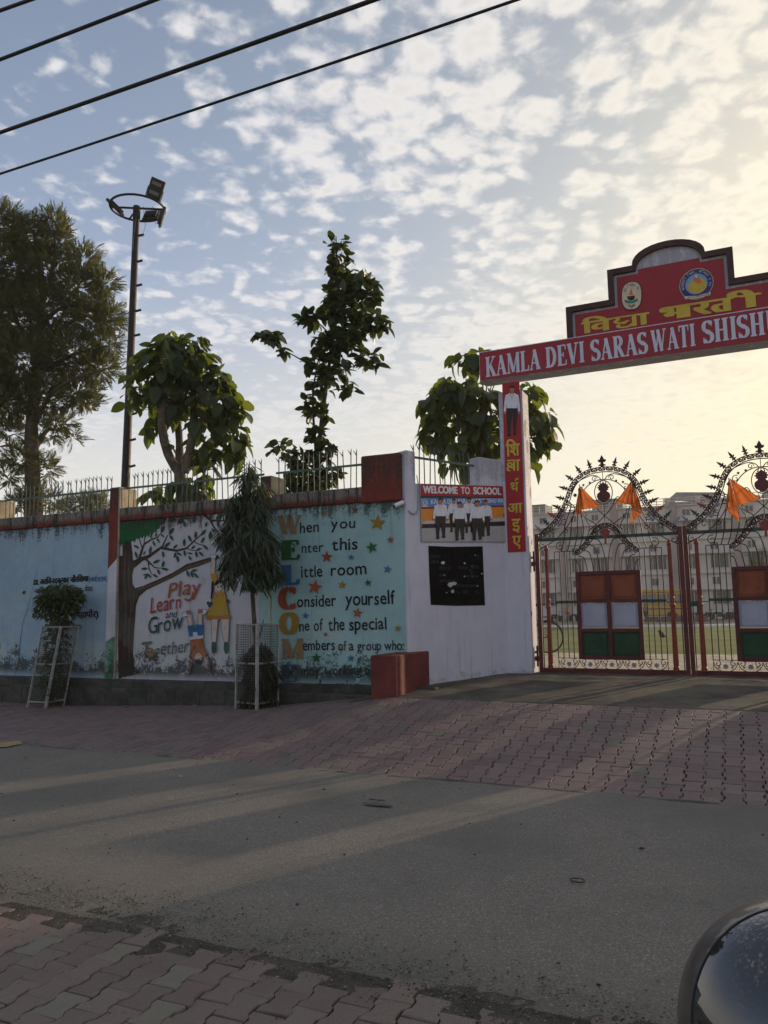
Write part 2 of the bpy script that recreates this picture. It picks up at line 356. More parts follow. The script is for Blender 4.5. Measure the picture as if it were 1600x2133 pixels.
sheet('verge', -70, -9, 30, -2.2, V_NEAR, 3, lambda u, v: 0.0, M_soil); sheet('verge', 7, 70, 30, -2.2, V_NEAR, 3, lambda u, v: 0.0, M_soil)
sheet('verge', -70, -14, 30, V_EDGE, V_WALL, 3, lambda u, v: 0.0, M_soil); sheet('verge', 9, 70, 30, V_EDGE, V_WALL, 3, lambda u, v: 0.0, M_soil)
def apron_z(u, v):
    e = min(1, (v-V_APRON+.03)/.25)
    return gz(u, v)+.004+.022*max(0, e)*(.5+.6*nf(u, v, 1.1, 5)+.35*nf(u, v, 4.5, 5)+.2*nf(u, v, 14, 5))
sheet('apron', -4.75, 3.6, 180, V_APRON-.03, V_GATE+.12, 64, apron_z, M_apron, 'dark earth and cement apron before the gate', skirt=.12)
# -- interlocking pavers
def paver_mesh(gap=0.0):
    e, w, L = .0805-gap, .0600-gap, .0980
    out = [(-e, -L), (e, -L), (e, -.058), (w, -.030), (w, .030), (e, .058), (e, L), (-e, L), (-e, .058), (-w, .030), (-w, -.030), (-e, -.058)]
    n = len(out); vs = [(x*.95, y*.962, 0) for x, y in out]+[(x, y, -.004) for x, y in out]+[(x, y, -.035) for x, y in out]
    fs = [(0, 1, 2, 11), (11, 2, 3, 10), (10, 3, 4, 9), (9, 4, 5, 8), (8, 5, 6, 7)]
    for b in (0, n):
        for i in range(n): fs.append((b+i, b+n+i, b+n+(i+1) % n, b+(i+1) % n))
    return vs, fs
PV, PF = paver_mesh(); pme = bpy.data.meshes.new('paver'); pme.from_pydata(PV, [], PF); pme.materials.append(M_ramp); pme.update()
pme2 = pme.copy(); pme2.materials.clear(); pme2.materials.append(M_near)
def lay(u0, u1, v0, v1, zf, parent, me, mat, r, tilt, sj, clip=None, sc=1.0):
    spots = []
    for i in range(int(u0/.15/sc), int(u1/.15/sc)+1):
        for j in range(int(v0/.2/sc)-1, int(v1/.2/sc)+2):
            u, v = i*.15*sc, (j*.2+(i % 2)*.1)*sc
            lo, hi = max(v-.1*sc, v0), min(v+.1*sc, v1); fr = (hi-lo)/.2/sc
            if fr < .22: continue
            if fr < .97: v = (lo+hi)/2
            if clip and clip(u, v): continue
            uu, vv = u+r.uniform(-.004, .004), v+r.uniform(-.004, .004)
            z = zf(u, v)+r.uniform(-sj, sj)
            du = (zf(u+.05, v)-zf(u-.05, v))/.1; dv = (zf(u, v+.05)-zf(u, v-.05))/.1
            ex = (U+Z*(du+r.uniform(-tilt, tilt))).normalized(); ey = (V+Z*(dv+r.uniform(-tilt, tilt))); ey = (ey-ex*ey.dot(ex)).normalized(); ez = ex.cross(ey)
            p = W(uu, vv, z); q = to_px(p); vis = q is not None and -15 < q[0] < 1615 and q[1] < 2150
            spots.append(((p-EYE).length if vis else 1e3+(p-EYE).length, p, ex*sc, ey*min(1, fr)*sc, ez, r.uniform(-.03, .03)))
    spots.sort(key=lambda t: t[0]); base = root_of(parent); bulk = MB()
    for k, (d, p, ex, ey, ez, rz) in enumerate(spots):
        c, s_ = math.cos(rz), math.sin(rz); a = ex*c+ey*s_; b = ey*c-ex*s_
        if k < 300 and d < 1e3:
            o = bpy.data.objects.new('paver', me); COL.objects.link(o); o.parent = parent
            o.matrix_local = Matrix(((a.x, b.x, ez.x, p.x-base.x), (a.y, b.y, ez.y, p.y-base.y), (a.z, b.z, ez.z, p.z-base.z), (0, 0, 0, 1)))
        else: bulk.add([p+a*x+b*y+ez*z for x, y, z in PV], PF)
    o = bulk.build('paver_field', mat, parent); o['kind'] = 'stuff'
lay(-11.5, 8, V_EDGE, V_APRON+.02, lambda u, v: gz(u, v)+.003-.009*max(0, 1-(v-V_EDGE)/.5), FAR, pme, M_ramp, random.Random(3), .010, .0022)
lay(-14, -4.2, V_APRON, V_WALL-.35, lambda u, v: gz(u, v)+.003, FAR, pme, M_ramp, random.Random(4), .010, .0022)
lay(-7, 5, -2.0, V_NEAR+.02, lambda u, v: .008, NEARP, pme2, M_near, random.Random(5), .035, .004, lambda u, v: v > V_NEAR-.08+.10*nf(u, v, 1.7, 9), .87)
# -- loose grit drifted along the near road edge and against the ramp
def drift(name, u0, u1, vc, hw, h, seed, step=.03, zf=lambda u, v: 0.0):
    nu = int((u1-u0)/step); nv = int(2*hw/step)
    def z(u, v):
        q = abs(v-vc(u))/hw; return zf(u, v)-.022*q*q-.004+h*(nf(u, v, 1.6, seed)*.9+.45)*(1-q)+h*.5*nf(u, v, 6, seed)+.005*nf(u, v, 25, seed)
    m = MB(); vs = [W(u0+i*step, vc(u0+i*step)-hw+2*hw*j/nv, z(u0+i*step, vc(u0+i*step)-hw+2*hw*j/nv)) for j in range(nv+1) for i in range(nu+1)]
    fs = [(j*(nu+1)+i, j*(nu+1)+i+1, (j+1)*(nu+1)+i+1, (j+1)*(nu+1)+i) for j in range(nv) for i in range(nu)]
    m.add(vs, fs, True); o = m.build(name, M_grit); o['kind'] = 'stuff'; return o
d1 = drift('grit', -5.2, 3.0, lambda u: V_NEAR+.06+.04*math.sin(u*1.3), .26, .008, 11); tagp(d1, 'dark grit and dust drifted over the near road edge', 'grit')
d2 = drift('dust', -12, 2.5, lambda u: V_EDGE-.01+.02*math.sin(u*2.1), .11, .012, 23, .04); tagp(d2, 'thin dust line where the asphalt meets the ramp', 'dust')
def pebbles(name, n, place, smin, smax, mat, r, label, cat):
    m = MB(); base = [(1, 0, 0), (-1, 0, 0), (0, 1, 0), (0, -1, 0), (0, 0, 1), (0, 0, -.6)]
    fc = [(0, 2, 4), (2, 1, 4), (1, 3, 4), (3, 0, 4), (2, 0, 5), (1, 2, 5), (3, 1, 5), (0, 3, 5)]
    for _ in range(n):
        p = place(r); s = smin+(smax-smin)*r.random()**3; a = r.uniform(0, 6.28); c, sn = math.cos(a)*s, math.sin(a)*s; k = [r.uniform(.6, 1.2) for _ in range(6)]
        m.add([(p.x+(x*c-y*sn)*k[i], p.y+(x*sn+y*c)*k[i], p.z+z*s*.6*k[i]) for i, (x, y, z) in enumerate(base)], fc)
    o = m.build(name, mat); tagp(o, label, cat, None, 'stuff'); return o
def gravel_mat(name, a, b):
    m, nt, N = new_mat(name); r = N('ShaderNodeNewGeometry').outputs['Random Per Island']
    principled(N, mixc(N, mth(N, 'POWER', r, 2.0), a, b), .85, spec=.3); return m
M_peb = gravel_mat('pebbles', (.035, .032, .028, 1), (.27, .245, .20, 1))
def p1(r):
    u = r.uniform(-5, 3); v = V_NEAR+.07+.05*math.sin(u*1.3)+r.gauss(0, .16); return W(u, v, .004+.010*max(0, 1-abs(v-V_NEAR-.05)/.3))
pebbles('gravel', 15000, p1, .002, .0085, M_peb, random.Random(31), 'loose gravel scattered along the near road edge', 'gravel')
def p2(r):
    u = r.uniform(-6, 3); v = r.uniform(.9, V_NEAR); return W(u, v, .008)
pebbles('crumbs', 9000, p2, .0015, .005, M_peb, random.Random(32), 'small crumbs of stone lying on the near pavers', 'gravel')
def p3(r):
    u = r.uniform(-9, 3); v = r.uniform(V_NEAR, V_EDGE+2.5); return W(u, v, gz(u, v)+.004)
pebbles('specks', 420, p3, .003, .013, gravel_mat('specks', (.012, .011, .010, 1), (.06, .055, .045, 1)), random.Random(33), 'dark specks of litter strewn over road and ramp', 'litter')
# -- school yard inside the gate
sheet('school_yard', -60, 60, 120, V_WALL+.5, 14, 6, lambda u, v: yz(v)-.03-(0.5 if v < V_GATE+.08 else 0), M_yard, 'beige paved yard behind the gate')
sheet('school_yard', -60, 60, 120, 14, 17.2, 6, lambda u, v: yz(v)-.03, M_yard, 'beige paved yard behind the gate')
def grass_mat():
    m, nt, N = new_mat('grass field'); a = nz(N, .35, 6, .65); b = nz(N, 14, 5, .75)
    c = mixc(N, rng(N, a, .38, .62), (.135, .155, .050, 1), (.20, .20, .075, 1)); c = mixc(N, mth(N, 'MULTIPLY', rng(N, b, .45, .7), .5), c, (.06, .085, .02, 1))
    principled(N, c, .95, b, .8, .04, spec=.1); return m
M_grass = grass_mat()
sheet('grass_field', -80, 80, 90, 17.2, 58, 60, lambda u, v: yz(v)-.03+.02*nf(u, v, .5), M_grass, 'mown green playing field', smooth=True)
sheet('school_yard', -90, 110, 60, 58.5, 110, 12, lambda u, v: -.01, M_soil, 'dusty drive before the school building')
m = MB(); m.box(W(0, 58.2, .02), U*80, V*.28, Z*.10); k = m.build('kerb', plain('white kerb paint', (.75, .74, .70), .7)); tagp(k, 'white painted kerb along the far side of the field', 'kerb', None, 'structure')
tm = MB(); r = random.Random(12)
for i in range(-30, 26):
    for j in range(0, 26):
        u = i*.2+(j % 2)*.1; v = V_GATE+.12+j*.2
        if v > 17.0: continue
        tm.bbox(W(u, v, yz(v)-.022+r.uniform(-.003, .003)), U*.096, V*.096, Z*.022, .006)
def tile_mat():
    m, nt, N = new_mat('beige yard tile'); rr = N('ShaderNodeNewGeometry').outputs['Random Per Island']; a = nz(N, 5, 5, .65)
    c = mixc(N, rr, (.36, .30, .22, 1), (.52, .44, .33, 1)); c = mixc(N, mth(N, 'MULTIPLY', rng(N, a, .5, .7), .5), c, (.22, .18, .13, 1)); principled(N, c, .85, a, .2, .004, spec=.2); return m
t = tm.build('yard_tiles', tile_mat()); tagp(t, 'small beige paving tiles just inside the gate', 'paving', None, 'stuff')
# ------------------------------------------------------------------ lettering
_mc = {}
def glyph_mesh(body, off=0.0):
    k = (body, off)
    if k not in _mc:
        c = bpy.data.curves.new('lettering', 'FONT'); c.body = body; c.size = 1.0; c.offset = off; c.resolution_u = 3
        o = bpy.data.objects.new('lettering', c); COL.objects.link(o); bpy.context.view_layer.update()
        me = bpy.data.meshes.new_from_object(o.evaluated_get(bpy.context.evaluated_depsgraph_get()))
        vs = [tuple(v.co) for v in me.vertices]; fs = [tuple(p.vertices) for p in me.polygons]
        bpy.data.objects.remove(o); bpy.data.curves.remove(c); bpy.data.meshes.remove(me)
        x0 = min([v[0] for v in vs] or [0]); x1 = max([v[0] for v in vs] or [1])
        _mc[k] = ([(x-x0, y) for x, y, _ in vs], fs, x1-x0)
    return _mc[k]
def strokes_mesh(st, thick=.17, thin=.07):
    """st: list of ('L',pts,w) lines | ('C',pts) calligraphic polyline | ('E',cx,cy,rx,ry,a0,a1) arc; thin horizontals, thick verticals"""
    out = []
    for s in st:
        if s[0] == 'E':
            _, cx, cy, rx, ry, a0, a1 = s[:7]; n = max(6, int(abs(a1-a0)/12)); P = [(cx+rx*math.cos(math.radians(lerp(a0, a1, i/n))), cy+ry*math.sin(math.radians(lerp(a0, a1, i/n)))) for i in range(n+1)]; w = s[7] if len(s) > 7 else None
        else: P = list(s[1]); w = s[2] if len(s) > 2 else None
        vs = []; n = len(P)
        for i in range(n):
            a = P[max(0, i-1)]; b = P[min(n-1, i+1)]; dx, dy = b[0]-a[0], b[1]-a[1]; L = math.hypot(dx, dy) or 1; dx /= L; dy /= L
            ww = (w if w is not None else thin+(thick-thin)*abs(dy)**1.3)/2
            vs += [(P[i][0]-dy*ww, P[i][1]+dx*ww), (P[i][0]+dy*ww, P[i][1]-dx*ww)]
        fs = [(2*i, 2*i+1, 2*i+3, 2*i+2) for i in range(n-1)]
        out.append((vs, fs))
    return out
T_, t_, s_w = .165, .065, .06
def SR(x0, x1, y): return ('L', [(x0, y), (x1, y)], s_w)
SERIF = {
 'K': (.68, [('L', [(.17, 0), (.17, 1)], T_), SR(.03, .32, .03), SR(.03, .32, .97), ('L', [(.22, .42), (.55, .95)], t_), ('L', [(.30, .60), (.57, .04)], .17), SR(.43, .68, .03), SR(.43, .66, .97)]),
 'A': (.66, [('L', [(.32, 1), (.10, .03)], t_), ('L', [(.31, .98), (.53, .03)], .17), ('L', [(.16, .33), (.47, .33)], .055), SR(.0, .20, .03), SR(.40, .67, .03)]),
 'M': (.82, [('L', [(.12, 0), (.12, 1)], t_), ('L', [(.15, 1), (.41, .05)], .16), ('L', [(.41, .05), (.66, 1)], t_), ('L', [(.69, 0), (.69, 1)], T_), SR(.02, .22, .03), SR(.57, .81, .03), SR(.02, .20, .97), SR(.62, .81, .97)]),
 'L': (.56, [('L', [(.17, 0), (.17, 1)], T_), SR(.03, .32, .97), ('L', [(.03, .035), (.52, .035)], .07), ('L', [(.50, .01), (.52, .26)], .06)]),
 'D': (.66, [('L', [(.17, 0), (.17, 1)], T_), ('L', [(.03, .97), (.30, .97)], s_w), ('L', [(.03, .03), (.30, .03)], s_w), ('E', .27, .5, .285, .465, -90, 90)]),
 'E': (.58, [('L', [(.17, 0), (.17, 1)], T_), ('L', [(.03, .97), (.51, .97)], .06), ('L', [(.03, .03), (.53, .03)], .06), ('L', [(.2, .52), (.38, .52)], .055), ('L', [(.50, .98), (.50, .76)], .055), ('L', [(.52, .02), (.53, .25)], .055), ('L', [(.38, .40), (.38, .64)], .05)]),
 'V': (.64, [('L', [(.12, .97), (.33, .0)], .17), ('L', [(.34, .02), (.54, .97)], t_), SR(.0, .25, .97), SR(.43, .65, .97)]),
 'I': (.34, [('L', [(.17, 0), (.17, 1)], T_), SR(.03, .31, .03), SR(.03, .31, .97)]),
 'S': (.54, [('E', .27, .735, .185, .225, 25, 250), ('L', [(.19, .53), (.27, .5), (.36, .46)], .17), ('E', .27, .26, .195, .225, 70, -155), ('L', [(.455, .98), (.455, .74)], .045), ('L', [(.07, .0), (.07, .27)], .045)]),
 'R': (.68, [('L', [(.17, 0), (.17, 1)], T_), SR(.03, .32, .03), ('L', [(.03, .97), (.28, .97)], s_w), ('E', .27, .74, .22, .235, -90, 90), ('L', [(.18, .50), (.28, .50)], .06), ('L', [(.33, .5), (.54, .04)], .16), SR(.44, .68, .03)]),
 'W': (.92, [('L', [(.11, .97), (.28, .0)], .16), ('L', [(.28, .02), (.45, .97)], t_), ('L', [(.43, .97), (.61, .0)], .16), ('L', [(.61, .02), (.80, .97)], t_), SR(.0, .23, .97), SR(.34, .52, .97), SR(.70, .90, .97)]),
 'T': (.60, [('L', [(.30, 0), (.30, 1)], T_), SR(.17, .43, .03), ('L', [(.03, .96), (.57, .96)], .07), ('L', [(.045, .98), (.045, .74)], .055), ('L', [(.555, .98), (.555, .74)], .055)]),
 'H': (.72, [('L', [(.17, 0), (.17, 1)], T_), ('L', [(.54, 0), (.54, 1)], T_), SR(.03, .31, .03), SR(.03, .31, .97), SR(.40, .68, .03), SR(.40, .68, .97), ('L', [(.2, .5), (.5, .5)], .06)]),
 'U': (.68, [('L', [(.16, 1), (.16, .3)], T_), ('E', .345, .3, .185, .26, 180, 360), ('L', [(.53, .3), (.53, 1)], t_), SR(.03, .30, .97), SR(.43, .64, .97)]),
 'C': (.62, [('E', .33, .5, .235, .445, 42, 318), ('L', [(.525, .99), (.525, .68)], .06), ('L', [(.52, .02), (.53, .28)], .05)]),
 'O': (.68, [('E', .33, .5, .245, .45, 0, 360)]),
 ' ': (.30, []) }
def serif_line(txt, boost=1.0):
    x = 0; out = []
    for ch in txt:
        w, st = SERIF[ch]
        for vs, fs in strokes_mesh([tuple([s[0], s[1], s[2]*boost]) if s[0] == 'L' else s for s in st], T_*1.05*boost, t_*boost): out.append(([(a+x, b) for a, b in vs], fs))
        x += w+.02
    return out, x
class Paint:
    """flat paint or print on a plane: pixel-free placement in plane coordinates (a along, z up), each coat a hair above the last"""
    def __init__(s, pl, off=.003, step=.0002): s.pl = pl; s.off = off; s.step = step; s.items = {}
    def _mb(s, mat): return s.items.setdefault(mat.name, (MB(), mat))[0]
    def poly2(s, pts, mat, off=None):
        """pts in (a,z)"""
        o = s.off if off is None else off; s.off += s.step
        bm = bmesh.new(); vs = [bm.verts.new(s.pl.at(a, z, o)) for a, z in pts]
        try: f = bm.faces.new(vs)
        except ValueError: bm.free(); return s
        bm.normal_update()
        if f.normal.dot(s.pl.n) < 0: f.normal_flip()
        bmesh.ops.triangulate(bm, faces=[f]); bm.verts.index_update()
        s._mb(mat).add([v.co for v in bm.verts], [[v.index for v in g.verts] for g in bm.faces]); bm.free(); return s
    def poly(s, px, mat): return s.poly2([s.pl.sz(x, y) for x, y in px], mat)
    def strokes(s, meshes, fn, mat):
        for vs, fs in meshes:
            P = [s.pl.at(*fn(x, y), s.off) for x, y in vs]; s.off += s.step*.5
            if fs and len(P) > 2:
                f = fs[0]
                nn = (P[f[1]]-P[f[0]]).cross(P[f[2]]-P[f[0]])
                if nn.dot(s.pl.n) < 0: fs = [g[::-1] for g in fs]
            s._mb(mat).add(P, fs)
        return s
    def line(s, px, w, mat, closed=False):
        """brush line through pixels (image coordinates turned to wall coordinates), w metres (number or list)"""
        P = [s.pl.sz(x, y) for x, y in px]
        if closed: P = P+[P[0]]
        n = len(P); R = w if isinstance(w, (list, tuple)) else [w]*n
        vs = []
        for i in range(n):
            a = P[max(0, i-1)]; b = P[min(n-1, i+1)]; dx, dy = b[0]-a[0], b[1]-a[1]; L = math.hypot(dx, dy) or 1
            vs += [(P[i][0]-dy/L*R[i]/2, P[i][1]+dx/L*R[i]/2), (P[i][0]+dy/L*R[i]/2, P[i][1]-dx/L*R[i]/2)]
        return s.strokes([(vs, [(2*i, 2*i+1, 2*i+3, 2*i+2) for i in range(n-1)])], lambda x, y: (x, y), mat)
    def frame(s, pL, pR, hpx):
        a0, z0 = s.pl.sz(*pL); a1, z1 = s.pl.sz(*pR); _, zt = s.pl.sz(pL[0], pL[1]-hpx); h = zt-z0
        return lambda x, y: (a0+(a1-a0)*x, z0+(z1-z0)*x+h*y)
    def text(s, body, pL, pR, hpx, mat, off=0.0, cap=.70, bold=0, shear=0.0, wob=0.0):
        """latin text: baseline pL..pR, capital height hpx"""
        f = s.frame(pL, pR, hpx)
        if wob:      # brush lettering: every letter set down on its own, never quite level or equal
            r = random.Random(len(body)*31+int(pL[0]*7+pL[1])); x = 0; L = []
            for ch in body:
                if ch == ' ': x += .30; continue
                gv, gf, gw = glyph_mesh(ch, off); L.append((x, gv, gf, gw)); x += gw+.075
            tot = x-.075
            for x0, gv, gf, gw in L:
                a = r.uniform(-1, 1)*wob*.9; k = 1+r.uniform(-1, 1)*wob*.9; dy = r.uniform(-1, 1)*wob*.35; sh = shear+r.uniform(-1, 1)*wob*.8
                s.strokes([([((x0+gx*k+sh*gy-gy*a)/tot, (gy*k+(gx-gw/2)*a+dy)/cap) for gx, gy in gv], gf)], f, mat)
            return s
        vs, fs, w = glyph_mesh(body, off)
        for k in range(-bold, bold+1):
            s.strokes([([((x+shear*y)/w+k*.008, y/cap) for x, y in vs], fs)], f, mat)
        return s
    def serif(s, body, pL, pR, hpx, mat, boost=1.0):
        ms, w = serif_line(body, boost); f = s.frame(pL, pR, hpx); return s.strokes([([(x/w, y) for x, y in vs], fs) for vs, fs in ms], f, mat)
    def deva(s, items, pL, pR, hpx, mat, bold=2, bw=.028, total=None):
        """items: list of (glyph string | stroke list, x, dx, y, sy); frame pL..pR is the letter foot line, hpx the height foot..headline (0.62 em)"""
        f = s.frame(pL, pR, hpx)
        for it in items:
            g, x0, sx, y0, sy = it
            if isinstance(g, str):
                vs, fs, w = glyph_mesh(g)
                for kx in range(-bold, bold+1):
                    for ky in (0, 1):
                        s.strokes([([(x0+sx*(x/w)+kx*bw/ (bold or 1), y0+sy*(y/.62)+ky*bw) for x, y in vs], fs)], f, mat)
            else:
                s.strokes([([(x0+sx*x, y0+sy*y) for x, y in vs], fs) for vs, fs in strokes_mesh(g)], f, mat)
        return s
    def done(s, parent, name='painted_lettering', names=None, labels=None):
        out = []
        for k, (mb, mat) in s.items.items():
            if not mb.v: continue
            o = mb.build((names or {}).get(k, name), mat, parent)
            if labels and k in labels: o['label'] = labels[k]
            out.append(o)
        return out
def wp(name, c, amt=1.0, fl=.10, **k): return wall_paint(name, c, tuple(x*.82 for x in c[:3])+(1,), amt, flake=fl, **k)
# ------------------------------------------------------------------ boundary wall
PA = Plane(W(0, V_WALL), U)
sA = lambda px, py=1200: PA.sz(px, py)[0]
Z_TOP, Z_COP, Z_FOOT = 3.255, 3.03, .40
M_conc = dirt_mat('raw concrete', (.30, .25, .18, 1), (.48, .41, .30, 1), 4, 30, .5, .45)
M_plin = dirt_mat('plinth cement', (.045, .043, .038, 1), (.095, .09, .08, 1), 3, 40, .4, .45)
M_blue = wp('blue plaster', (.32, .44, .54, 1), 1.0, .18)
M_wht = wp('mural white plaster', (.52, .50, .54, 1), 1.0, .10)
M_teal = wp('teal plaster', (.31, .49, .49, 1), 1.0, .10)
def coping_mat():
    m, nt, N = new_mat('weathered coping'); z = N('ShaderNodeSeparateXYZ', {0: N('ShaderNodeNewGeometry').outputs['Position']}).outputs[2]
    a = nz(N, 3.0, 6, .7); b = nz(N, 22, 5, .75); run = nz(N, 1.0, 5, .7, stretch(N, 12, 12, 1.2))
    red = mixc(N, rng(N, a, .35, .65), (.20, .040, .028, 1), (.13, .030, .022, 1)); cem = mixc(N, rng(N, b, .35, .65), (.12, .108, .090, 1), (.27, .24, .20, 1))
    k = rng(N, mth(N, 'ADD', z, mth(N, 'MULTIPLY', mth(N, 'ADD', a, run), .22)), 3.28, 3.38)
    col = mixc(N, k, red, cem); dk = mth(N, 'ADD', mth(N, 'MULTIPLY', run, .7), mth(N, 'MULTIPLY', b, .35))
    col = mixc(N, mth(N, 'MULTIPLY', rng(N, dk, .50, .60), .88), col, (.018, .017, .015, 1)); principled(N, col, .88, b, .6, .012, spec=.2); return m
M_cop = coping_mat()
M_redp = wall_paint('pier red paint', (.20, .036, .024, 1), (.14, .028, .020, 1), .8, False, (3.1, 3.75), .35)
M_redb = plain('red oxide block', (.145, .030, .022, 1), .8, .35, 3.0, .4, .01)
wallA = thing('boundary_wall', 'long painted school wall with mural, blue and turquoise panels beside the road', 'wall', W(-5, V_WALL))
xs = {'p0': (sA(-34), sA(-10)), 'p1': (sA(227), sA(248)), 'p2': (sA(541), sA(566)), 'p3': (sA(757), sA(840))}
def wall_panel(a0, a1, mat, label, ce=None):
    m = MB(); n = max(4, int((a1-a0)/.12)); nz_ = 22
    # front skin, slightly uneven, on a solid back
    vs = []
    for j in range(nz_+1):
        for i in range(n+1):
            a = lerp(a0, a1, i/n); z = lerp(.30, Z_COP+.01, j/nz_); vs.append(PA.at(a, z, -.0008-.0018*abs(nf(a, z, .9, 4))))
    m.add(vs, [(j*(n+1)+i, j*(n+1)+i+1, (j+1)*(n+1)+i+1, (j+1)*(n+1)+i) for j in range(nz_) for i in range(n)], True)
    m.box(PA.at((a0+a1)/2, (Z_COP+.0)/2+.1, -.135), U*(a1-a0)/2, V*.115, Z*((Z_COP-.2)/2+.1-.01))
    o = m.build('wall_panel', mat, wallA); o['label'] = label
    a1 = ce or a1; c = MB(); k = max(1, int((a1-a0)/1.1))
    for i in range(k):       # coping, cast in short uneven lengths butted together
        b0, b1 = lerp(a0, a1, i/k), lerp(a0, a1, (i+1)/k); dz = .006*nf(b0*3, 1, 1.3); c.bbox(PA.at((b0+b1)/2, (Z_TOP+Z_COP)/2+dz, -.108), U*(b1-b0)/2*.9995, V*.145, Z*(Z_TOP-Z_COP)/2, .012)
    c.build('coping', M_cop, wallA)
wall_panel(-26, xs['p0'][0], M_blue, 'blue painted panel'); wall_panel(xs['p0'][1], xs['p1'][0], M_blue, 'blue painted panel with Hindi lettering')
wall_panel(xs['p1'][1], xs['p2'][0], M_wht, 'white panel with painted mural tree and children'); wall_panel(xs['p2'][1], xs['p3'][0]+.02, M_teal, 'turquoise panel with WELCOME poem and stars')
S_CORN = sA(850, 1150)
wall_panel(xs['p3'][0]+.02, S_CORN, M_teal, 'turquoise panel end under the red block', xs['p3'][1]-.005)
for k, (a0, a1) in xs.items():
    top = {'p0': 3.62, 'p1': 3.62, 'p2': 3.56, 'p3': 3.70}[k]; m = MB()
    if k == 'p3':
        m.bbox(PA.at((a0+a1)/2, (top+Z_COP-.02)/2, -.11), U*(a1-a0)/2, V*.165, Z*(top-Z_COP+.02)/2, .02); o = m.build('pier', M_redp, wallA); o['label'] = 'wide red block pier at the wall corner'; continue
    fr = .045 if k != 'p2' else .012; dp = .42
    m.bbox(PA.at((a0+a1)/2, top/2, fr-(dp/2)), U*(a1-a0)/2, V*(dp/2), Z*top/2, .015); pier = m.build('pier', M_conc, wallA)
    # painted front face of the pier: red above, white band, green foot
    P = Paint(Plane(W(0, V_WALL-fr), U), .002)
    aa0, aa1 = a0+.014, a1-.014
    if k == 'p2': P.poly2([(aa0, Z_TOP-.2), (aa1, Z_TOP-.2), (aa1, top-.015), (aa0, top-.015)], M_redp); P.poly2([(aa0, .35), (aa1, .35), (aa1, Z_TOP-.2), (aa0, Z_TOP-.2)], M_teal); nm = {M_redp.name: 'red_coat', M_teal.name: 'turquoise_coat'}
    else:
        P.poly2([(aa0, 2.23), (aa1, 2.40), (aa1, top-.015), (aa0, top-.015)], M_redp)
        P.poly2([(aa0, 1.02), (aa1, 1.12), (aa1, 2.40), (aa0, 2.23)], wp('pier white coat', (.62, .60, .66, 1)))
        P.poly2([(aa0, .36), (aa1, .36), (aa1, 1.12), (aa0, 1.02)], wp('pier green coat', (.05, .22, .12, 1))); nm = {}
    P.done(pier, 'paint_coat')
# plinth steps along the foot
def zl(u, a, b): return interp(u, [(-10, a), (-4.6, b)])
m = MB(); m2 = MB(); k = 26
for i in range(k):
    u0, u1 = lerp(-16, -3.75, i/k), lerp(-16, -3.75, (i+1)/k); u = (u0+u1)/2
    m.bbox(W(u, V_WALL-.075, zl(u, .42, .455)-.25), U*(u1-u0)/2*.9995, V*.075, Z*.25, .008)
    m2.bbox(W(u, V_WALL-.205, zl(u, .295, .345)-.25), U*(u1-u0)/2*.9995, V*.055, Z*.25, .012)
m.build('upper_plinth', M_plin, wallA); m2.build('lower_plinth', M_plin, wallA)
m = MB(); m.bbox(W(-3.96, 9.50, .50), U*.0, V*.0, Z*.0) if False else None
# ------------------------------------------------------------------ wing wall, merlons, gate pillar
PP = Plane(W(0, 11.60), U)
p_r = PP.sz(1098, 1100)[0]; p_l = p_r-.385
C0 = PA.at(S_CORN, 0); C1 = PP.at(p_l+.03, 0, -.02)
PW = Plane(C0, (C1-C0)); LW = (C1-C0).length
M_white = wall_paint('white limewash', (.62, .60, .67, 1), (.54, .52, .59, 1), .42, True, (3.2, 3.9), .05, low=(.3, .50))
wing = thing('entrance_wall', 'white wall angled back to the gate, carrying poster and blackboard', 'wall', C0)
def wbox(mb, a0, a1, z0, z1, front, back, b=.012): mb.bbox(PW.at((a0+a1)/2, (z0+z1)/2, (front+back)/2), PW.d*(a1-a0)/2, PW.n*(front-back)/2, Z*(z1-z0)/2, b)
m = MB(); n = 24; vs = []
wbox(m, .0, LW, .1, 3.27, 0, -.23, .008); m.build('wall_panel', M_white, wing)
wa = lambda px, py: PW.sz(px, py)[0]
m = MB(); wbox(m, -.02, wa(865, 970), .2, 3.73, .010, -.24, .015); m.build('corner_post', M_white, wing)
m = MB(); wbox(m, wa(997, 970), LW+.02, 3.262, 3.80, .006, -.24, .02); m.build('merlon', M_white, wing)
pil = thing('gate_pillar', 'tall white gate pillar lit from the right, between poster wall and gate', 'pillar', PP.at(p_l, 0))
m = MB(); m.bbox(PP.at((p_l+p_r)/2, 2.5, -.19), U*(p_r-p_l)/2, V*.19, Z*2.4, .012); m.build('shaft', M_white, pil)
# mirrored far side of the entrance (just outside the picture, shades the road)
G_C = PP.sz(1430, 1250)[0]
mir = lambda a: 2*G_C-a
m = MB(); sd = Plane(PP.at(p_r, 0), V); r = random.Random(17)
for zc_, ac_, sa, sz_ in ((4.32, .12, .07, .16), (4.02, .22, .06, .12), (3.3, .30, .04, .10), (1.4, .08, .05, .06), (2.5, .27, .03, .07)):
    P = [PP.at(p_r, 0)+V*(ac_+sa*r.uniform(.5, 1.1)*math.cos(q*.57))+Z*(zc_+sz_*r.uniform(.5, 1.1)*math.sin(q*.57))+U*.002 for q in range(11)]
    P = [p for p in P]; m.prism(P, U*.001)
tri(m.build('bare_patch', M_conc, pil))
pil2 = thing('gate_pillar', 'white gate pillar on the far right side of the entrance', 'pillar', PP.at(mir(p_l), 0))
m = MB(); m.bbox(PP.at(mir((p_l+p_r)/2), 2.5, -.19), U*(p_r-p_l)/2, V*.19, Z*2.4, .012); m.build('shaft', M_white, pil2)
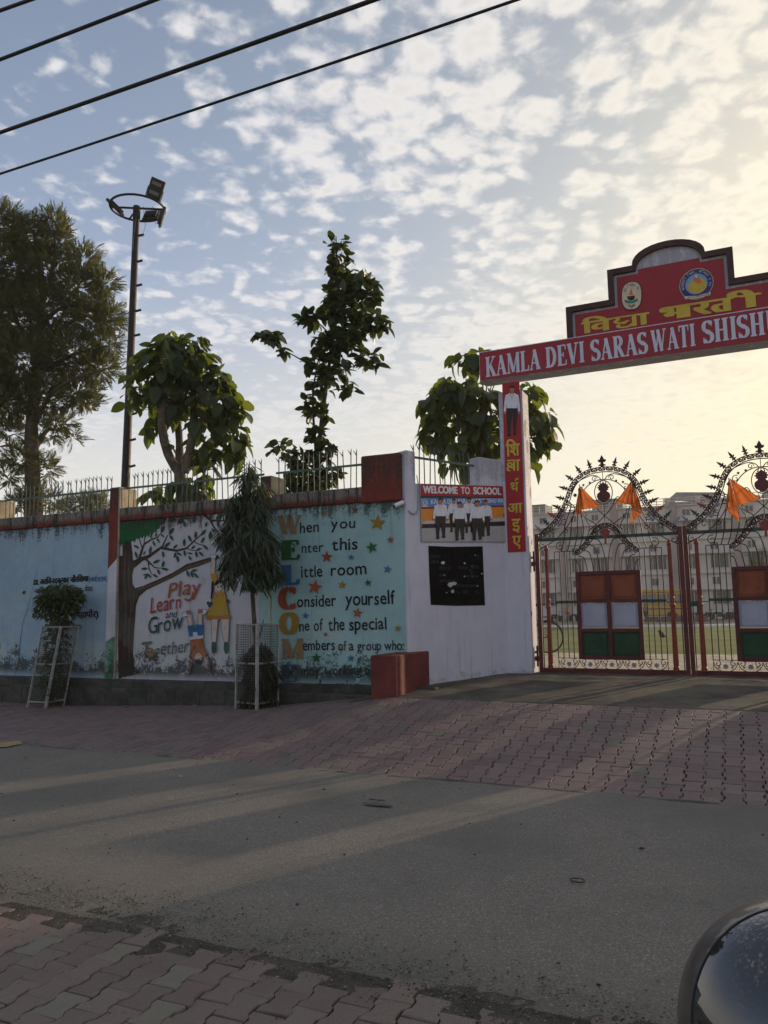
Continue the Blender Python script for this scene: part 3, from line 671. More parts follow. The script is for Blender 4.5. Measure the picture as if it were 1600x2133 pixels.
q0 = PP.at(mir(p_l+.03), 0, -.02); q1 = W(2*G_C-S_CORN, V_WALL); PW2 = Plane(q0, q1-q0); w2 = thing('entrance_wall', 'white wall angled forward from the right gate pillar', 'wall', q0)
m = MB(); m.bbox(PW2.at((q1-q0).length/2, 1.7, -.115), PW2.d*(q1-q0).length/2, PW2.n*.115, Z*1.6, .01); m.build('wall_panel', M_white, w2)
w3 = thing('boundary_wall', 'plain white school wall continuing right of the entrance', 'wall', q1); m = MB(); m.bbox(q1+U*8-V*-.12+Z*1.6, U*8, V*.12, Z*1.65, .01); m.build('wall_panel', M_white, w3)
# red cheek block at the foot of the corner
PBk = Plane(W(0, 9.02), U); b0, b1 = PBk.sz(772, 1400)[0], PBk.sz(825, 1400)[0]
bl = MB(); bl.bbox(W((b0+b1)/2, (9.02+10.2)/2, .50), U*(b1-b0)/2, V*(10.2-9.02)/2, Z*.41, .010)
o = bl.build('cheek_block', M_redb, None, W((b0+b1)/2, 9.5, .1)); tagp(o, 'dark red painted masonry block at the foot of the wall corner', 'block')
# ------------------------------------------------------------------ spiked railings
M_rail = plain('railing green paint', (.075, .125, .095, 1), .6, .35, 9, .2)
M_spk = plain('railing spike metal', (.075, .088, .080, 1), .6, .4, 14, .2)
def spike_mesh(h):
    m = MB(); m.box((0, 0, h/2-.02), Vector((.007, 0, 0)), Vector((0, .004, 0)), Vector((0, 0, h/2+.02)))
    m.prism([(-.007, 0, h), (.007, 0, h), (.0, 0, h+.04)], Vector((0, .004, 0)))
    m.prism([(-.006, -.004, h-.07), (.002, -.004, h-.05), (-.052, -.004, h+.012), (-.062, -.004, h+.018)], Vector((0, .006, 0)))
    me = bpy.data.meshes.new('spike'); me.from_pydata(m.v, [], m.f); me.materials.append(M_spk); me.update(); return me
SPK = [spike_mesh(.60), spike_mesh(.585), spike_mesh(.615)]
def railing(pl, a0, a1, off, label, zr=.36, step=.103, z0=3.25, loc=None):
    r = random.Random(int(a0*100)); root = thing('railing', label, 'railing', pl.at((a0+a1)/2, z0, off), 'spiked railings along the wall top')
    m = MB(); m.box(pl.at((a0+a1)/2, z0+zr, off+.010), pl.d*(a1-a0)/2, pl.n*.005, Z*.017); m.build('rail', M_rail, root)
    n = int((a1-a0)/step); ang = math.atan2(pl.d.y, pl.d.x); base = root_of(root)
    for i in range(n):
        a = a0+step*(i+.5)+r.uniform(-.008, .008); p = pl.at(a, z0-.01, off); o = bpy.data.objects.new('spike', r.choice(SPK)); COL.objects.link(o); o.parent = root
        o.location = p-base; o.rotation_euler = (r.uniform(-.03, .03), r.uniform(-.035, .035), ang+r.uniform(-.1, .1))
railing(PA, sA(-330), xs['p0'][0], -.12, 'spiked railing left of the first concrete pier'); railing(PA, xs['p0'][1]+.0, xs['p1'][0], -.12, 'spiked railing on top of the blue wall panel')
railing(PA, xs['p1'][1], xs['p2'][0], -.12, 'spiked railing above the painted tree mural'); railing(PA, xs['p2'][1], xs['p3'][0], -.12, 'spiked railing above the WELCOME poem')
railing(PW, wa(866, 970), wa(996, 970), -.11, 'short spiked railing above the school poster', .42)
# ------------------------------------------------------------------ paints
def pt_mat(name, c, amt=1.0, fl=.30): return wall_paint('paint '+name, tuple(c)+(1,), tuple(x*.8 for x in c)+(1,), amt, flake=fl)
PK = {'black': pt_mat('black', (.012, .012, .02)), 'brown': pt_mat('brown', (.045, .026, .018)), 'bark': pt_mat('bark', (.095, .062, .036)), 'leaf': pt_mat('leaf green', (.012, .085, .045)), 'canopy': pt_mat('canopy green', (.006, .10, .025)),
      'orange': pt_mat('orange', (.36, .085, .035)), 'red': pt_mat('red', (.36, .035, .03)), 'teal': pt_mat('dark teal', (.012, .06, .06)), 'grey': pt_mat('grey', (.09, .09, .085)), 'yellow': pt_mat('yellow', (.45, .27, .03)),
      'skin': pt_mat('pale skin', (.60, .48, .42)), 'hem': pt_mat('hem orange', (.42, .16, .03)), 'blue': pt_mat('blue', (.03, .13, .30)), 'shirt': pt_mat('shirt orange', (.36, .10, .03)), 'pinkish': pt_mat('shoe pink', (.33, .12, .12)),
      'white': pt_mat('white', (.62, .61, .66)), 'ochre': pt_mat('ochre', (.30, .19, .085)), 'green': pt_mat('letter green', (.01, .12, .03)), 'sock': pt_mat('shoe green', (.015, .075, .05)), 'lblue': pt_mat('letter blue', (.035, .15, .32)), 'lred': pt_mat('letter red', (.31, .05, .018)), 'lyel': pt_mat('letter yellow', (.32, .18, .025))}
c4 = lambda x, y: (240+x/5.767, 1050+y/5.767)
c5 = lambda x, y: (560+x/5.333, 1040+y/5.333)
c6 = lambda x, y: (x/6.154, 1170+y/6.154)
q4 = lambda *L: [c4(x, y) for x, y in L]
# ---- mural tree, words and children
mu = Paint(PA, .003)
mu.poly(q4((48, 205), (300, 190), (620, 165), (600, 215), (560, 260), (545, 235), (530, 300), (505, 300), (490, 350), (470, 330), (440, 385), (425, 350), (400, 400), (385, 370), (365, 410), (345, 380), (330, 415), (300, 395), (275, 425), (255, 410), (235, 465), (215, 440), (195, 450), (150, 440), (90, 470), (60, 500), (45, 490)), PK['canopy'])
mu.poly(q4((90, 440), (190, 440), (205, 560), (215, 690), (290, 660), (370, 640), (300, 710), (225, 770), (205, 860), (210, 960), (240, 1010), (330, 985), (520, 905), (700, 820), (860, 720), (1000, 680), (1240, 610), (1255, 650), (1000, 750), (860, 790), (700, 880), (520, 965), (380, 1030), (290, 1110), (250, 1220), (240, 1380), (225, 1560), (215, 1800), (235, 1950), (310, 2030), (40, 2100), (35, 1700), (45, 1000), (48, 620), (90, 620)), PK['brown'])
mu.line(q4((120, 560), (110, 900), (130, 1300), (110, 1700)), .03, PK['bark']); mu.line(q4((160, 700), (165, 1000), (190, 1200), (165, 1500), (170, 1850)), .025, PK['bark'])
mu.line(q4((270, 1030), (420, 980), (620, 900), (860, 765), (1040, 715), (1220, 655)), .035, PK['bark']); mu.line(q4((215, 1050), (225, 1160), (195, 1300)), .03, PK['bark'])
mu.line(q4((200, 720), (300, 670), (400, 630), (500, 560), (570, 510), (600, 440), (630, 375)), [.09, .075, .06, .05, .04, .025, .015], PK['brown'])
mu.line(q4((290, 660), (320, 560), (350, 480), (430, 430), (510, 400), (550, 350)), [.06, .05, .04, .025, .018, .012], PK['brown']); mu.line(q4((350, 500), (350, 430), (360, 390)), .02, PK['brown']); mu.line(q4((325, 520), (300, 450), (290, 400)), .02, PK['brown'])
mu.line(q4((560, 525), (650, 545), (740, 560), (860, 530), (940, 450), (1020, 380), (1060, 320)), [.05, .04, .035, .03, .022, .015, .01], PK['brown']); mu.line(q4((860, 535), (920, 555), (1000, 560)), .012, PK['brown']); mu.line(q4((940, 445), (1000, 480), (1060, 495)), .014, PK['brown'])
mu.line(q4((370, 660), (410, 700), (480, 765), (560, 770)), [.04, .03, .018, .01], PK['brown']); mu.line(q4((400, 690), (410, 780), (440, 840)), [.03, .02, .012], PK['brown'])
mu.line(q4((1000, 60), (1090, 150), (1160, 200), (1300, 200), (1370, 240)), [.03, .04, .035, .02, .02], PK['brown']); mu.line(q4((1140, 190), (1190, 280), (1250, 360), (1250, 420)), [.03, .025, .018, .012], PK['brown']); mu.line(q4((1230, 340), (1320, 380)), .012, PK['brown'])
def mleaf(x, y, L, ang, wd=.36, mat='leaf'):
    a = math.radians(ang); P = []
    for t, w in ((0, 0), (.2, .7), (.45, 1), (.7, .8), (1, 0), (.7, -.8), (.45, -1), (.2, -.7)):
        lx, ly = (t-.5)*L, w*wd*L/2; P.append(c4(x+lx*math.cos(a)-ly*math.sin(a), y-(lx*math.sin(a)+ly*math.cos(a))))
    mu.poly(P, PK[mat]); mu.line([c4(x-.45*L*math.cos(a), y+.45*L*math.sin(a)), c4(x+.45*L*math.cos(a), y-.45*L*math.sin(a))], .004, PK['black'])
for x, y, L, an in ((258, 512, 85, -30), (255, 612, 95, -75), (352, 588, 60, 60), (424, 550, 105, 80), (468, 475, 75, -65), (520, 440, 70, -60), (570, 380, 60, -40), (575, 300, 110, 65), (680, 325, 105, 55), (680, 405, 90, -55), (630, 487, 100, 40), (724, 510, 75, 45), (832, 460, 95, 88), (900, 415, 95, -65), (970, 370, 95, 85), (1065, 340, 100, 50), (1055, 432, 90, 60), (1090, 520, 90, -45), (942, 517, 65, 42), (1012, 540, 70, 20),
        (580, 605, 85, -85), (500, 690, 95, 25), (580, 720, 90, 75), (605, 782, 90, -8), (357, 775, 85, 8), (485, 860, 75, -30), (528, 815, 75, -65), (725, 610, 80, 70), (755, 660, 90, -80), (775, 600, 75, -35), (840, 590, 80, -80), (905, 592, 65, -15), (905, 650, 70, -60), (980, 605, 80, -80), (1038, 600, 80, -45), (378, 870, 70, 60), (415, 860, 75, -50), (365, 848, 50, 20), (878, 835, 90, -70), (955, 797, 80, 18), (928, 845, 90, -80), (978, 858, 85, -50),
        (690, 190, 110, 10), (720, 190, 70, -60), (800, 190, 130, 50), (840, 240, 90, -75), (850, 165, 90, -10), (1102, 243, 70, 65), (1150, 150, 60, 90), (1250, 155, 100, 45), (1245, 245, 95, -80), (1300, 310, 90, 50), (1150, 370, 110, 80), (1190, 320, 80, -50), (1350, 150, 90, 70), (960, 170, 120, 80), (590, 200, 70, 90), (120, 470, 80, 60), (70, 480, 60, 120), (500, 370, 60, 80), (440, 390, 60, 90)):
    mleaf(x, y, L, an)
mu.text('Play', c4(640, 1120), c4(1040, 1075), 33, PK['orange'], .004, shear=.16, wob=.08); mu.line(q4((950, 1050), (930, 1130), (890, 1160), (845, 1140)), .035, PK['orange'])
mu.text('Learn', c4(430, 1320), c4(800, 1240), 31, PK['red'], .006, shear=.05, wob=.08); mu.text('and', c4(615, 1370), c4(745, 1360), 15, PK['black'], .0, shear=.2, wob=.08)
mu.text('Grow', c4(400, 1560), c4(810, 1500), 33, PK['teal'], .006, shear=.08, wob=.08)
mu.text('T', c4(320, 1850), c4(440, 1835), 33, PK['grey'], .012, shear=.05); mu.text('gether', c4(475, 1830), c4(890, 1770), 28, PK['grey'], .0, shear=.10, wob=.08)
def ell(P, pxc, rx, ry, mat, w=None, n=20, f=c4):
    pts = [f(pxc[0]+rx*math.cos(i*2*math.pi/n), pxc[1]+ry*math.sin(i*2*math.pi/n)) for i in range(n)]
    if w: P.line(pts+[pts[0], pts[1]], w, mat)
    else: P.poly(pts, mat)
ell(mu, (430, 1795), 45, 68, PK['ochre']); ell(mu, (430, 1795), 45, 68, PK['black'], .006); ell(mu, (413, 1780), 7, 12, PK['black']); ell(mu, (448, 1775), 7, 12, PK['black']); mu.line(q4((405, 1815), (430, 1835), (455, 1812)), .006, PK['black'])
# girl hanging from the branch
K = PK['black']; lw = .0065
mu.poly(q4((1165, 640), (1215, 640), (1215, 830), (1162, 850)), PK['skin']); mu.line(q4((1165, 660), (1162, 850)), lw, K); mu.line(q4((1215, 660), (1210, 830)), lw, K); ell(mu, (1188, 632), 36, 26, PK['white']); ell(mu, (1188, 632), 36, 26, K, lw)
mu.poly(q4((1160, 850), (1225, 820), (1245, 940), (1180, 960)), PK['yellow']); mu.line(q4((1160, 850), (1225, 820)), .012, PK['hem'])
mu.line(q4((1185, 930), (1180, 1040), (1165, 1140)), [.05, .045, .03], K)
ell(mu, (1268, 1010), 56, 85, PK['skin']); mu.poly(q4((1205, 960), (1230, 915), (1300, 905), (1340, 960), (1320, 965), (1270, 945), (1222, 985)), K); ell(mu, (1248, 995), 9, 12, K); ell(mu, (1285, 990), 9, 12, K); mu.line(q4((1230, 1035), (1258, 1058), (1292, 1035)), .012, PK['lred'])
mu.poly(q4((1215, 1060), (1330, 1050), (1360, 1200), (1384, 1340), (1250, 1365), (1110, 1345), (1150, 1240), (1175, 1150)), PK['yellow'])
mu.poly(q4((1212, 1065), (1265, 1095), (1228, 1135)), PK['hem']); mu.poly(q4((1330, 1055), (1275, 1095), (1310, 1125)), PK['hem'])
for i in range(7): ell(mu, (1125+i*42, 1362+(6 if i in (2, 3, 4) else 0)), 24, 26, PK['hem']); ell(mu, (1125+i*42, 1362+(6 if i in (2, 3, 4) else 0)), 24, 26, K, .004)
mu.line(q4((1215, 1060), (1175, 1150), (1110, 1345)), lw, K); mu.line(q4((1330, 1050), (1384, 1340)), lw, K)
for cx, cy in ((1132, 1190), (1170, 1195), (1150, 1222), (1365, 1165)): ell(mu, (cx, cy), 20, 20, PK['teal'])
for x0, x1, x2, x3 in ((1168, 1250, 1180, 1225), (1288, 1384, 1325, 1375)):
    mu.poly(q4((x0, 1385), (x1, 1385), (x3, 1660), (x2, 1660)), PK['skin']); mu.line(q4((x0, 1385), (x0+2, 1500), (x2, 1660)), lw, K); mu.line(q4((x1, 1385), (x3, 1660)), lw, K); mu.line(q4(((x0+x1)/2-15, 1495), ((x0+x1)/2+8, 1495)), lw, K)
mu.poly(q4((1175, 1655), (1225, 1655), (1232, 1740), (1215, 1790), (1185, 1790), (1170, 1740)), PK['sock']); mu.poly(q4((1325, 1655), (1370, 1655), (1378, 1740), (1360, 1795), (1335, 1795), (1318, 1740)), PK['sock'])
# boy in a handstand
mu.poly(q4((875, 1340), (930, 1330), (955, 1450), (895, 1460)), PK['skin']); mu.line(q4((878, 1345), (897, 1460)), lw, K); mu.line(q4((925, 1340), (945, 1450)), lw, K)
mu.poly(q4((1010, 1310), (1062, 1310), (1062, 1450), (1005, 1450)), PK['skin']); mu.line(q4((1012, 1310), (1005, 1450)), lw, K); mu.line(q4((1062, 1310), (1062, 1450)), lw, K)
mu.poly(q4((818, 1320), (870, 1285), (915, 1268), (930, 1310), (900, 1345), (830, 1355)), PK['white']); mu.poly(q4((865, 1290), (918, 1275), (928, 1315), (880, 1335)), PK['pinkish']); mu.line(q4((818, 1320), (870, 1285), (915, 1268), (930, 1310), (900, 1345), (830, 1355), (818, 1320)), lw, K)
mu.poly(q4((1015, 1262), (1110, 1265), (1118, 1300), (1080, 1330), (1015, 1310)), PK['white']); mu.poly(q4((1015, 1268), (1070, 1268), (1070, 1315), (1015, 1308)), PK['pinkish']); mu.line(q4((1015, 1262), (1110, 1265), (1118, 1300), (1080, 1330), (1015, 1310), (1015, 1262)), lw, K)
mu.poly(q4((885, 1468), (960, 1445), (980, 1560), (910, 1595)), PK['blue']); mu.poly(q4((985, 1445), (1075, 1448), (1065, 1585), (990, 1570), (978, 1530)), PK['blue'])
mu.poly(q4((950, 1540), (1000, 1535), (1010, 1585), (955, 1590)), PK['white']); mu.poly(q4((910, 1600), (1075, 1575), (1075, 1610), (915, 1630)), PK['white'])
mu.poly(q4((920, 1630), (1060, 1612), (1080, 1720), (1130, 1820), (1060, 1850), (975, 1880), (930, 1870), (905, 1850), (925, 1740)), PK['shirt']); mu.line(q4((920, 1630), (925, 1740), (905, 1860)), lw, K); mu.line(q4((1060, 1612), (1080, 1720), (1130, 1820)), lw, K)
mu.poly(q4((905, 1860), (945, 1875), (920, 2030), (870, 2050)), PK['skin']); mu.poly(q4((1085, 1850), (1130, 1830), (1170, 2010), (1130, 2030)), PK['skin'])
ell(mu, (1017, 1850), 42, 62, PK['skin']); mu.poly(q4((975, 1870), (1060, 1870), (1055, 1905), (1015, 1915), (980, 1900)), K); ell(mu, (1002, 1860), 6, 8, K); ell(mu, (1034, 1860), 6, 8, K); mu.line(q4((1000, 1815), (1017, 1808), (1034, 1817)), .006, K)
mu.done(wallA, 'painted_mural')
# ---- WELCOME poem
po = Paint(PA, .003); B = PK['black']
for t, x0, y0, x1, y1, h in (('hen', 345, 378, 558, 357, 122), ('you', 690, 330, 962, 313, 118), ('nter', 365, 598, 607, 582, 112), ('this', 705, 572, 990, 553, 135), ('ittle', 362, 870, 597, 858, 130), ('room', 690, 855, 1085, 830, 133), ('onsider', 315, 1200, 752, 1186, 132), ('yourself', 850, 1183, 1408, 1160, 148),
        ('ne', 340, 1468, 455, 1457, 122), ('of', 500, 1462, 603, 1452, 128), ('the', 665, 1460, 845, 1452, 140), ('special', 895, 1455, 1312, 1441, 138), ('embers', 380, 1680, 738, 1672, 118), ('of', 772, 1682, 868, 1680, 110), ('a', 893, 1680, 947, 1678, 118), ('group', 985, 1680, 1252, 1675, 106), ('who:', 1285, 1677, 1505, 1675, 108), ('njoy', 362, 1955, 570, 1952, 108), ('working', 620, 1950, 1030, 1946, 108), ('a', 1070, 1950, 1128, 1950, 108), ('Learning', 568, 2135, 1010, 2130, 130)):
    po.text(t, c5(x0, y0), c5(x1, y1), h/5.333, B, .012 if h > 112 else .008, wob=.045)
for ch, x0, x1, y0, y1, mt, bo in (('W', 98, 385, 388, 185, 'ochre', 1.35), ('E', 135, 362, 672, 462, 'green', 1.7), ('L', 132, 356, 948, 738, 'lblue', 1.8), ('C', 118, 325, 1228, 983, 'lred', 1.6), ('O', 130, 338, 1503, 1260, 'lyel', 1.55), ('M', 135, 398, 1775, 1555, 'ochre', 1.4), ('E', 135, 332, 2032, 1842, 'lblue', 1.6)):
    po.serif(ch, c5(x0, y0), c5(x1, y0-6), (y0-y1)/5.333, PK[mt], bo)
SC = {'y': 'lyel', 'r': 'lred', 'g': 'green', 'b': 'lblue', 'o': 'orange'}
for i, (cx, cy, r_, c) in enumerate(((615, 150, 46, 'y'), (965, 122, 42, 'r'), (1210, 262, 94, 'y'), (1355, 450, 43, 'r'), (1150, 535, 70, 'g'), (648, 640, 70, 'r'), (918, 645, 38, 'b'), (1322, 778, 52, 'b'), (518, 975, 88, 'o'), (820, 950, 50, 'y'), (1107, 928, 43, 'g'), (412, 1293, 42, 'b'), (990, 1262, 62, 'o'), (1440, 1432, 43, 'y'), (635, 1500, 31, 'r'), (535, 1760, 62, 'g'), (915, 1765, 45, 'b'))):
    ro = (.0, .15, .1, -.1, -.25, .05, 0, .2, .2, .1, -.15, .1, .15, .1, 0, 0, 0)[i]
    po.poly([c5(cx+(r_ if k % 2 == 0 else r_*.40)*math.sin(ro+k*math.pi/5), cy-(r_ if k % 2 == 0 else r_*.40)*math.cos(ro+k*math.pi/5)) for k in range(10)], PK[SC[c]])
po.done(wallA, 'painted_poem')
# ---- Hindi notice on the blue panel
hi = Paint(PA, .003)
HL = lambda x0, x1: [('L', [(0, 1), (1, 1)], .10)]
def dword(P, pieces, pL, pR, h, mat, bold=1, bw=.022):
    """pieces: glyph strings laid left to right, widths from the font, tightened"""
    ws = [glyph_mesh(g)[2] if g != ' ' else .25 for g in pieces]; tot = sum(ws); x = 0; it = []
    for g, w in zip(pieces, ws):
        if g != ' ': it.append((g, x/tot, w/tot, 0, 1))
        x += w
    P.deva(it, pL, pR, h, mat, bold, bw)
dword(hi, ['डा.', ' ', 'अरिव', 'न', 'दकुमार', ' ', 'चौरिसया'], c6(425, 300), c6(1135, 250), 10.5, B, 1, .010)
dword(hi, ['(आई.ए.एस.)'], c6(1148, 252), c6(1385, 240), 8.0, PK['lblue'], 1, .012)
dword(hi, ['नगर', ' ', 'आयु', 'त'], c6(445, 402), c6(880, 390), 7.5, B, 1, .014); dword(hi, ['िनगम,'], c6(930, 388), c6(1050, 384), 8, B, 1, .014); dword(hi, ['मेरठ'], c6(1088, 382), c6(1192, 376), 9, B, 1, .010)
dword(hi, ['शर', 'ीमती'], c6(415, 728), c6(600, 728), 10.5, B, 1, .012); dword(hi, ['(महापौर)'], c6(948, 722), c6(1262, 712), 12, B, 1, .012); dword(hi, ['मेरठ'], c6(930, 862), c6(1048, 862), 8.5, B, 1, .014)
hi.line([(78, 1185), (72, 1215), (66, 1240), (60, 1262), (48, 1300), (44, 1330), (40, 1370), (33, 1405)], [.003, .006, .005, .008, .007, .009, .012, .008], PK['brown'])
hi.poly([(47, 1236), (49, 1231), (54, 1231), (53, 1235), (49, 1238)], PK['brown'])
hi.done(wallA, 'painted_notice')
# ---- blackboard panel on the white wall
c7 = lambda x, y: (860+x/5.714, 980+y/5.714)
cb = lambda x, y: (860+x/3.333, 780+y/3.333)
M_bb = plain('blackboard paint', (.004, .004, .005, 1), .9, .4, 5, .3, .004, spec=.12); M_chalk = plain('old chalk', (.045, .047, .05, 1), .9); M_scrap = plain('torn paper', (.50, .49, .47, 1), .9)
bb = Paint(PW, .006)
bb.poly([(892, 1137), (940, 1139), (1005, 1138), (1007, 1190), (1010, 1261), (950, 1262), (897, 1260), (894, 1200)], M_bb)
r = random.Random(9)
for cx, cy, s in ((208, 1307, 16), (358, 1310, 9), (218, 1395, 6), (357, 1402, 6), (260, 1458, 22), (285, 1450, 18), (276, 1506, 14), (232, 1515, 5), (432, 1256, 5), (477, 1383, 7), (447, 1468, 6), (395, 1360, 3), (407, 1378, 3), (408, 1328, 3), (210, 1390, 4)):
    bb.poly([cb(cx+s*r.uniform(.6, 1.2)*math.cos(k*.785), cy+s*r.uniform(.5, 1.0)*math.sin(k*.785)) for k in range(8)], M_scrap)
for t, x0, y0, x1, h in (('िदनांक', 120, 1275, 190, 26), ('आज', 118, 1312, 180, 24), ('सेवा', 178, 1358, 235, 26), ('के', 240, 1358, 262, 26), ('भवन', 312, 1355, 380, 26), ('ओ के', 400, 1350, 455, 24), ('जागो', 178, 1405, 230, 22), ('क', 352, 1410, 460, 20), ('अवकाश', 178, 1445, 300, 24), ('िवदयालय', 300, 1478, 445, 22), ('५ जो', 300, 1522, 380, 24), ('२७', 425, 1520, 460, 20), ('!', 450, 1270, 454, 22)):
    dword(bb, [t], cb(x0, y0), cb(x1, y0), h/3.333*.8, M_chalk, 0, .0)
bb.done(wing, 'painted_blackboard', {M_chalk.name: 'chalk_writing', M_scrap.name: 'paper_scrap'})
# ------------------------------------------------------------------ printed poster
def pr(name, r_, g, b, ro=.55): return plain('print '+name, srgb(r_, g, b), ro, .12, 20, .05, .002)
PR = {'red': pr('red', 165, 20, 32), 'white': pr('white', 225, 222, 228), 'blue': pr('blue', 95, 130, 190), 'orange': pr('orange', 225, 140, 45), 'floor': pr('grey floor', 172, 168, 168), 'floor2': pr('grey floor light', 192, 188, 186), 'dark': pr('shadow black', 40, 34, 32), 'shirt': pr('shirt', 222, 220, 228), 'trous': pr('trousers', 30, 25, 26), 'skin': pr('skin', 172, 122, 96), 'hair': pr('hair', 20, 17, 17), 'maroon': pr('maroon', 120, 20, 25), 'edge': pr('grey edge', 150, 152, 158)}
pos = thing('poster', 'WELCOME TO SCHOOL poster of six uniformed pupils walking, on the white wall', 'poster', PW.pt(960, 1070, .02))
pc = [(873.2, 1007.5), (1046.2, 1012.5), (1052.0, 1129.6), (876.8, 1128.8)]
m = MB(); m.prism([PW.pt(x, y, .004) for x, y in pc], PW.n*.014); m.build('board', PR['edge'], pos)
pp = Paint(PW, .0195); g7 = lambda *L: [c7(x, y) for x, y in L]
pp.poly(g7((83, 165), (1058, 190), (1066, 318), (84, 300)), PR['red']); pp.poly(g7((84, 300), (1066, 318), (1068, 420), (90, 435)), PR['blue'])
pp.poly(g7((84, 300), (1066, 318), (1066, 330), (84, 330)), PR['dark'])
pp.poly(g7((88, 455), (1072, 430), (1082, 590), (92, 645)), PR['orange']); pp.poly(g7((88, 440), (1070, 418), (1072, 436), (88, 460)), PR['maroon']); pp.poly(g7((92, 605), (1082, 560), (1090, 845), (97, 848)), PR['floor'])
pp.poly(g7((140, 600), (1080, 568), (1084, 620), (96, 655)), PR['floor2']); pp.poly(g7((96, 640), (1084, 606), (1086, 660), (96, 690)), PR['dark'])
pp.text('WELCOME', c7(112, 268), c7(520, 278), 15, PR['white'], .022, bold=1); pp.text('TO', c7(562, 280), c7(668, 282), 14.6, PR['white'], .022, bold=1); pp.text('SCHOOL', c7(712, 283), c7(1038, 290), 14.6, PR['white'], .022, bold=1)
pp.text('KAMLA DEVI SARASWATI SHISHU MA', c7(205, 402), c7(1068, 382), 9.2, PR['white'], .020); ell(pp, (132, 382), 36, 42, PR['white'], .008, 18, c7); ell(pp, (132, 385), 22, 26, PR['white'], None, 14, c7); ell(pp, (132, 385), 14, 17, PR['blue'], None, 14, c7); pp.poly(g7((100, 425), (165, 423), (172, 432), (93, 433)), PR['white'])
pp.text('S', c7(1058, 545), c7(1080, 545), 5, PR['dark'], .01)
def pupil(P, cx, y0, y1, f, lean=0.0, cl=1.0, step=.12, trous='trous'):
    h = y1-y0; X = lambda t, s=0: cx+lean*h*t+s*h*cl; Y = lambda t: y0+h*t
    q = lambda *L: [f(cx+a*h*cl, Y(b)) for a, b in L]
    P.poly(q((-.118, .44), (.0, .44), (.008, .60), (-.022, .80), (-.035, .96), (-.095, .96), (-.112, .80), (-.125, .62)), PR[trous]); P.poly(q((-.004, .44), (.118, .44), (.125, .60), (.095+step*.2, .78), (.075+step*.3, .93), (.02+step*.3, .93), (.025, .76), (.012, .60)), PR[trous])
    P.poly(q((-.10, .94), (-.03, .94), (-.025, 1.0), (-.11, 1.0)), PR['hair']); P.poly(q((.02+step*.2, .92), (.08+step*.3, .92), (.09+step*.3, .975), (.015+step*.2, .975)), PR['hair'])
    P.poly(q((-.05, .145), (.05, .145), (.15, .19), (.175, .36), (.19, .50), (.14, .51), (.125, .36), (.12, .46), (-.12, .46), (-.125, .36), (-.14, .51), (-.19, .50), (-.175, .34), (-.15, .19)), PR['shirt'])
    P.poly(q((-.19, .50), (-.14, .51), (-.145, .56), (-.185, .55)), PR['skin']); P.poly(q((.14, .51), (.19, .50), (.185, .56), (.145, .56)), PR['skin'])
    P.poly(q((-.035, .10), (.035, .10), (.035, .165), (-.035, .165)), PR['skin'])
    P.poly([f(cx+.052*h*cl*math.cos(k*.524), Y(.085)+.068*h*math.sin(k*.524)) for k in range(12)], PR['skin'])
    P.poly(q((-.058, .07), (-.06, .03), (-.035, .0), (.03, -.005), (.06, .025), (.058, .07), (.03, .045), (-.03, .05)), PR['hair'])
    P.line(q((-.045, .155), (.0, .25), (.045, .155)), .006 if f is not c7 else .004, PR['maroon']); P.poly(q((-.12, .445), (.12, .445), (.12, .46), (-.12, .46)), PR['hair'])
    for ex in (-.02, .02): P.poly(q((ex-.008, .078), (ex+.008, .078), (ex+.008, .086), (ex-.008, .086)), PR['hair'])
    P.line(q((-.014, .115), (.014, .115)), .0025, PR['maroon'])
for a in ((475, 335, 735), (655, 325, 745), (315, 330, 815), (848, 352, 788), (540, 375, 835), (745, 360, 835)): pupil(pp, a[0], a[1], a[2], c7)
pp.done(pos, 'print')
# ---- security camera and conduit
cc = thing('security_camera', 'small white security camera fixed at the turquoise wall corner', 'camera', PA.pt(830, 1048))
p0 = PA.pt(838, 1047, .03); m = MB(); ax = (U*-.6-V*.55-Z*.35).normalized(); m.lathe(p0, [(.028, -.02), (.032, .0), (.032, .12), (.026, .13)], 12, ax); m.build('body', PR['white'], cc)
m = MB(); m.lathe(p0+ax*.128, [(.027, 0), (.027, .012), (.012, .014)], 12, ax); m.build('lens', PR['hair'], cc); m = MB(); m.tube([PA.pt(842, 1042, 0), PA.pt(842, 1044, .03), p0], .008, 6); m.build('bracket', PR['white'], cc)
cd = MB(); cd.tube([PA.pt(836, 1053, .01), PW.pt(852, 1065, .02), PW.pt(860, 1071, .03), PW.pt(868, 1068, .03), PW.pt(871, 1060, .012), PW.pt(871.5, 1010, .012), PW.pt(868, 990, .012)], [.006, .006, .012, .012, .007, .007, .007], 6)
o = cd.build('conduit', PR['edge'], None, PW.pt(870, 1030)); tagp(o, 'thin grey cable and conduit running up beside the poster', 'cable')
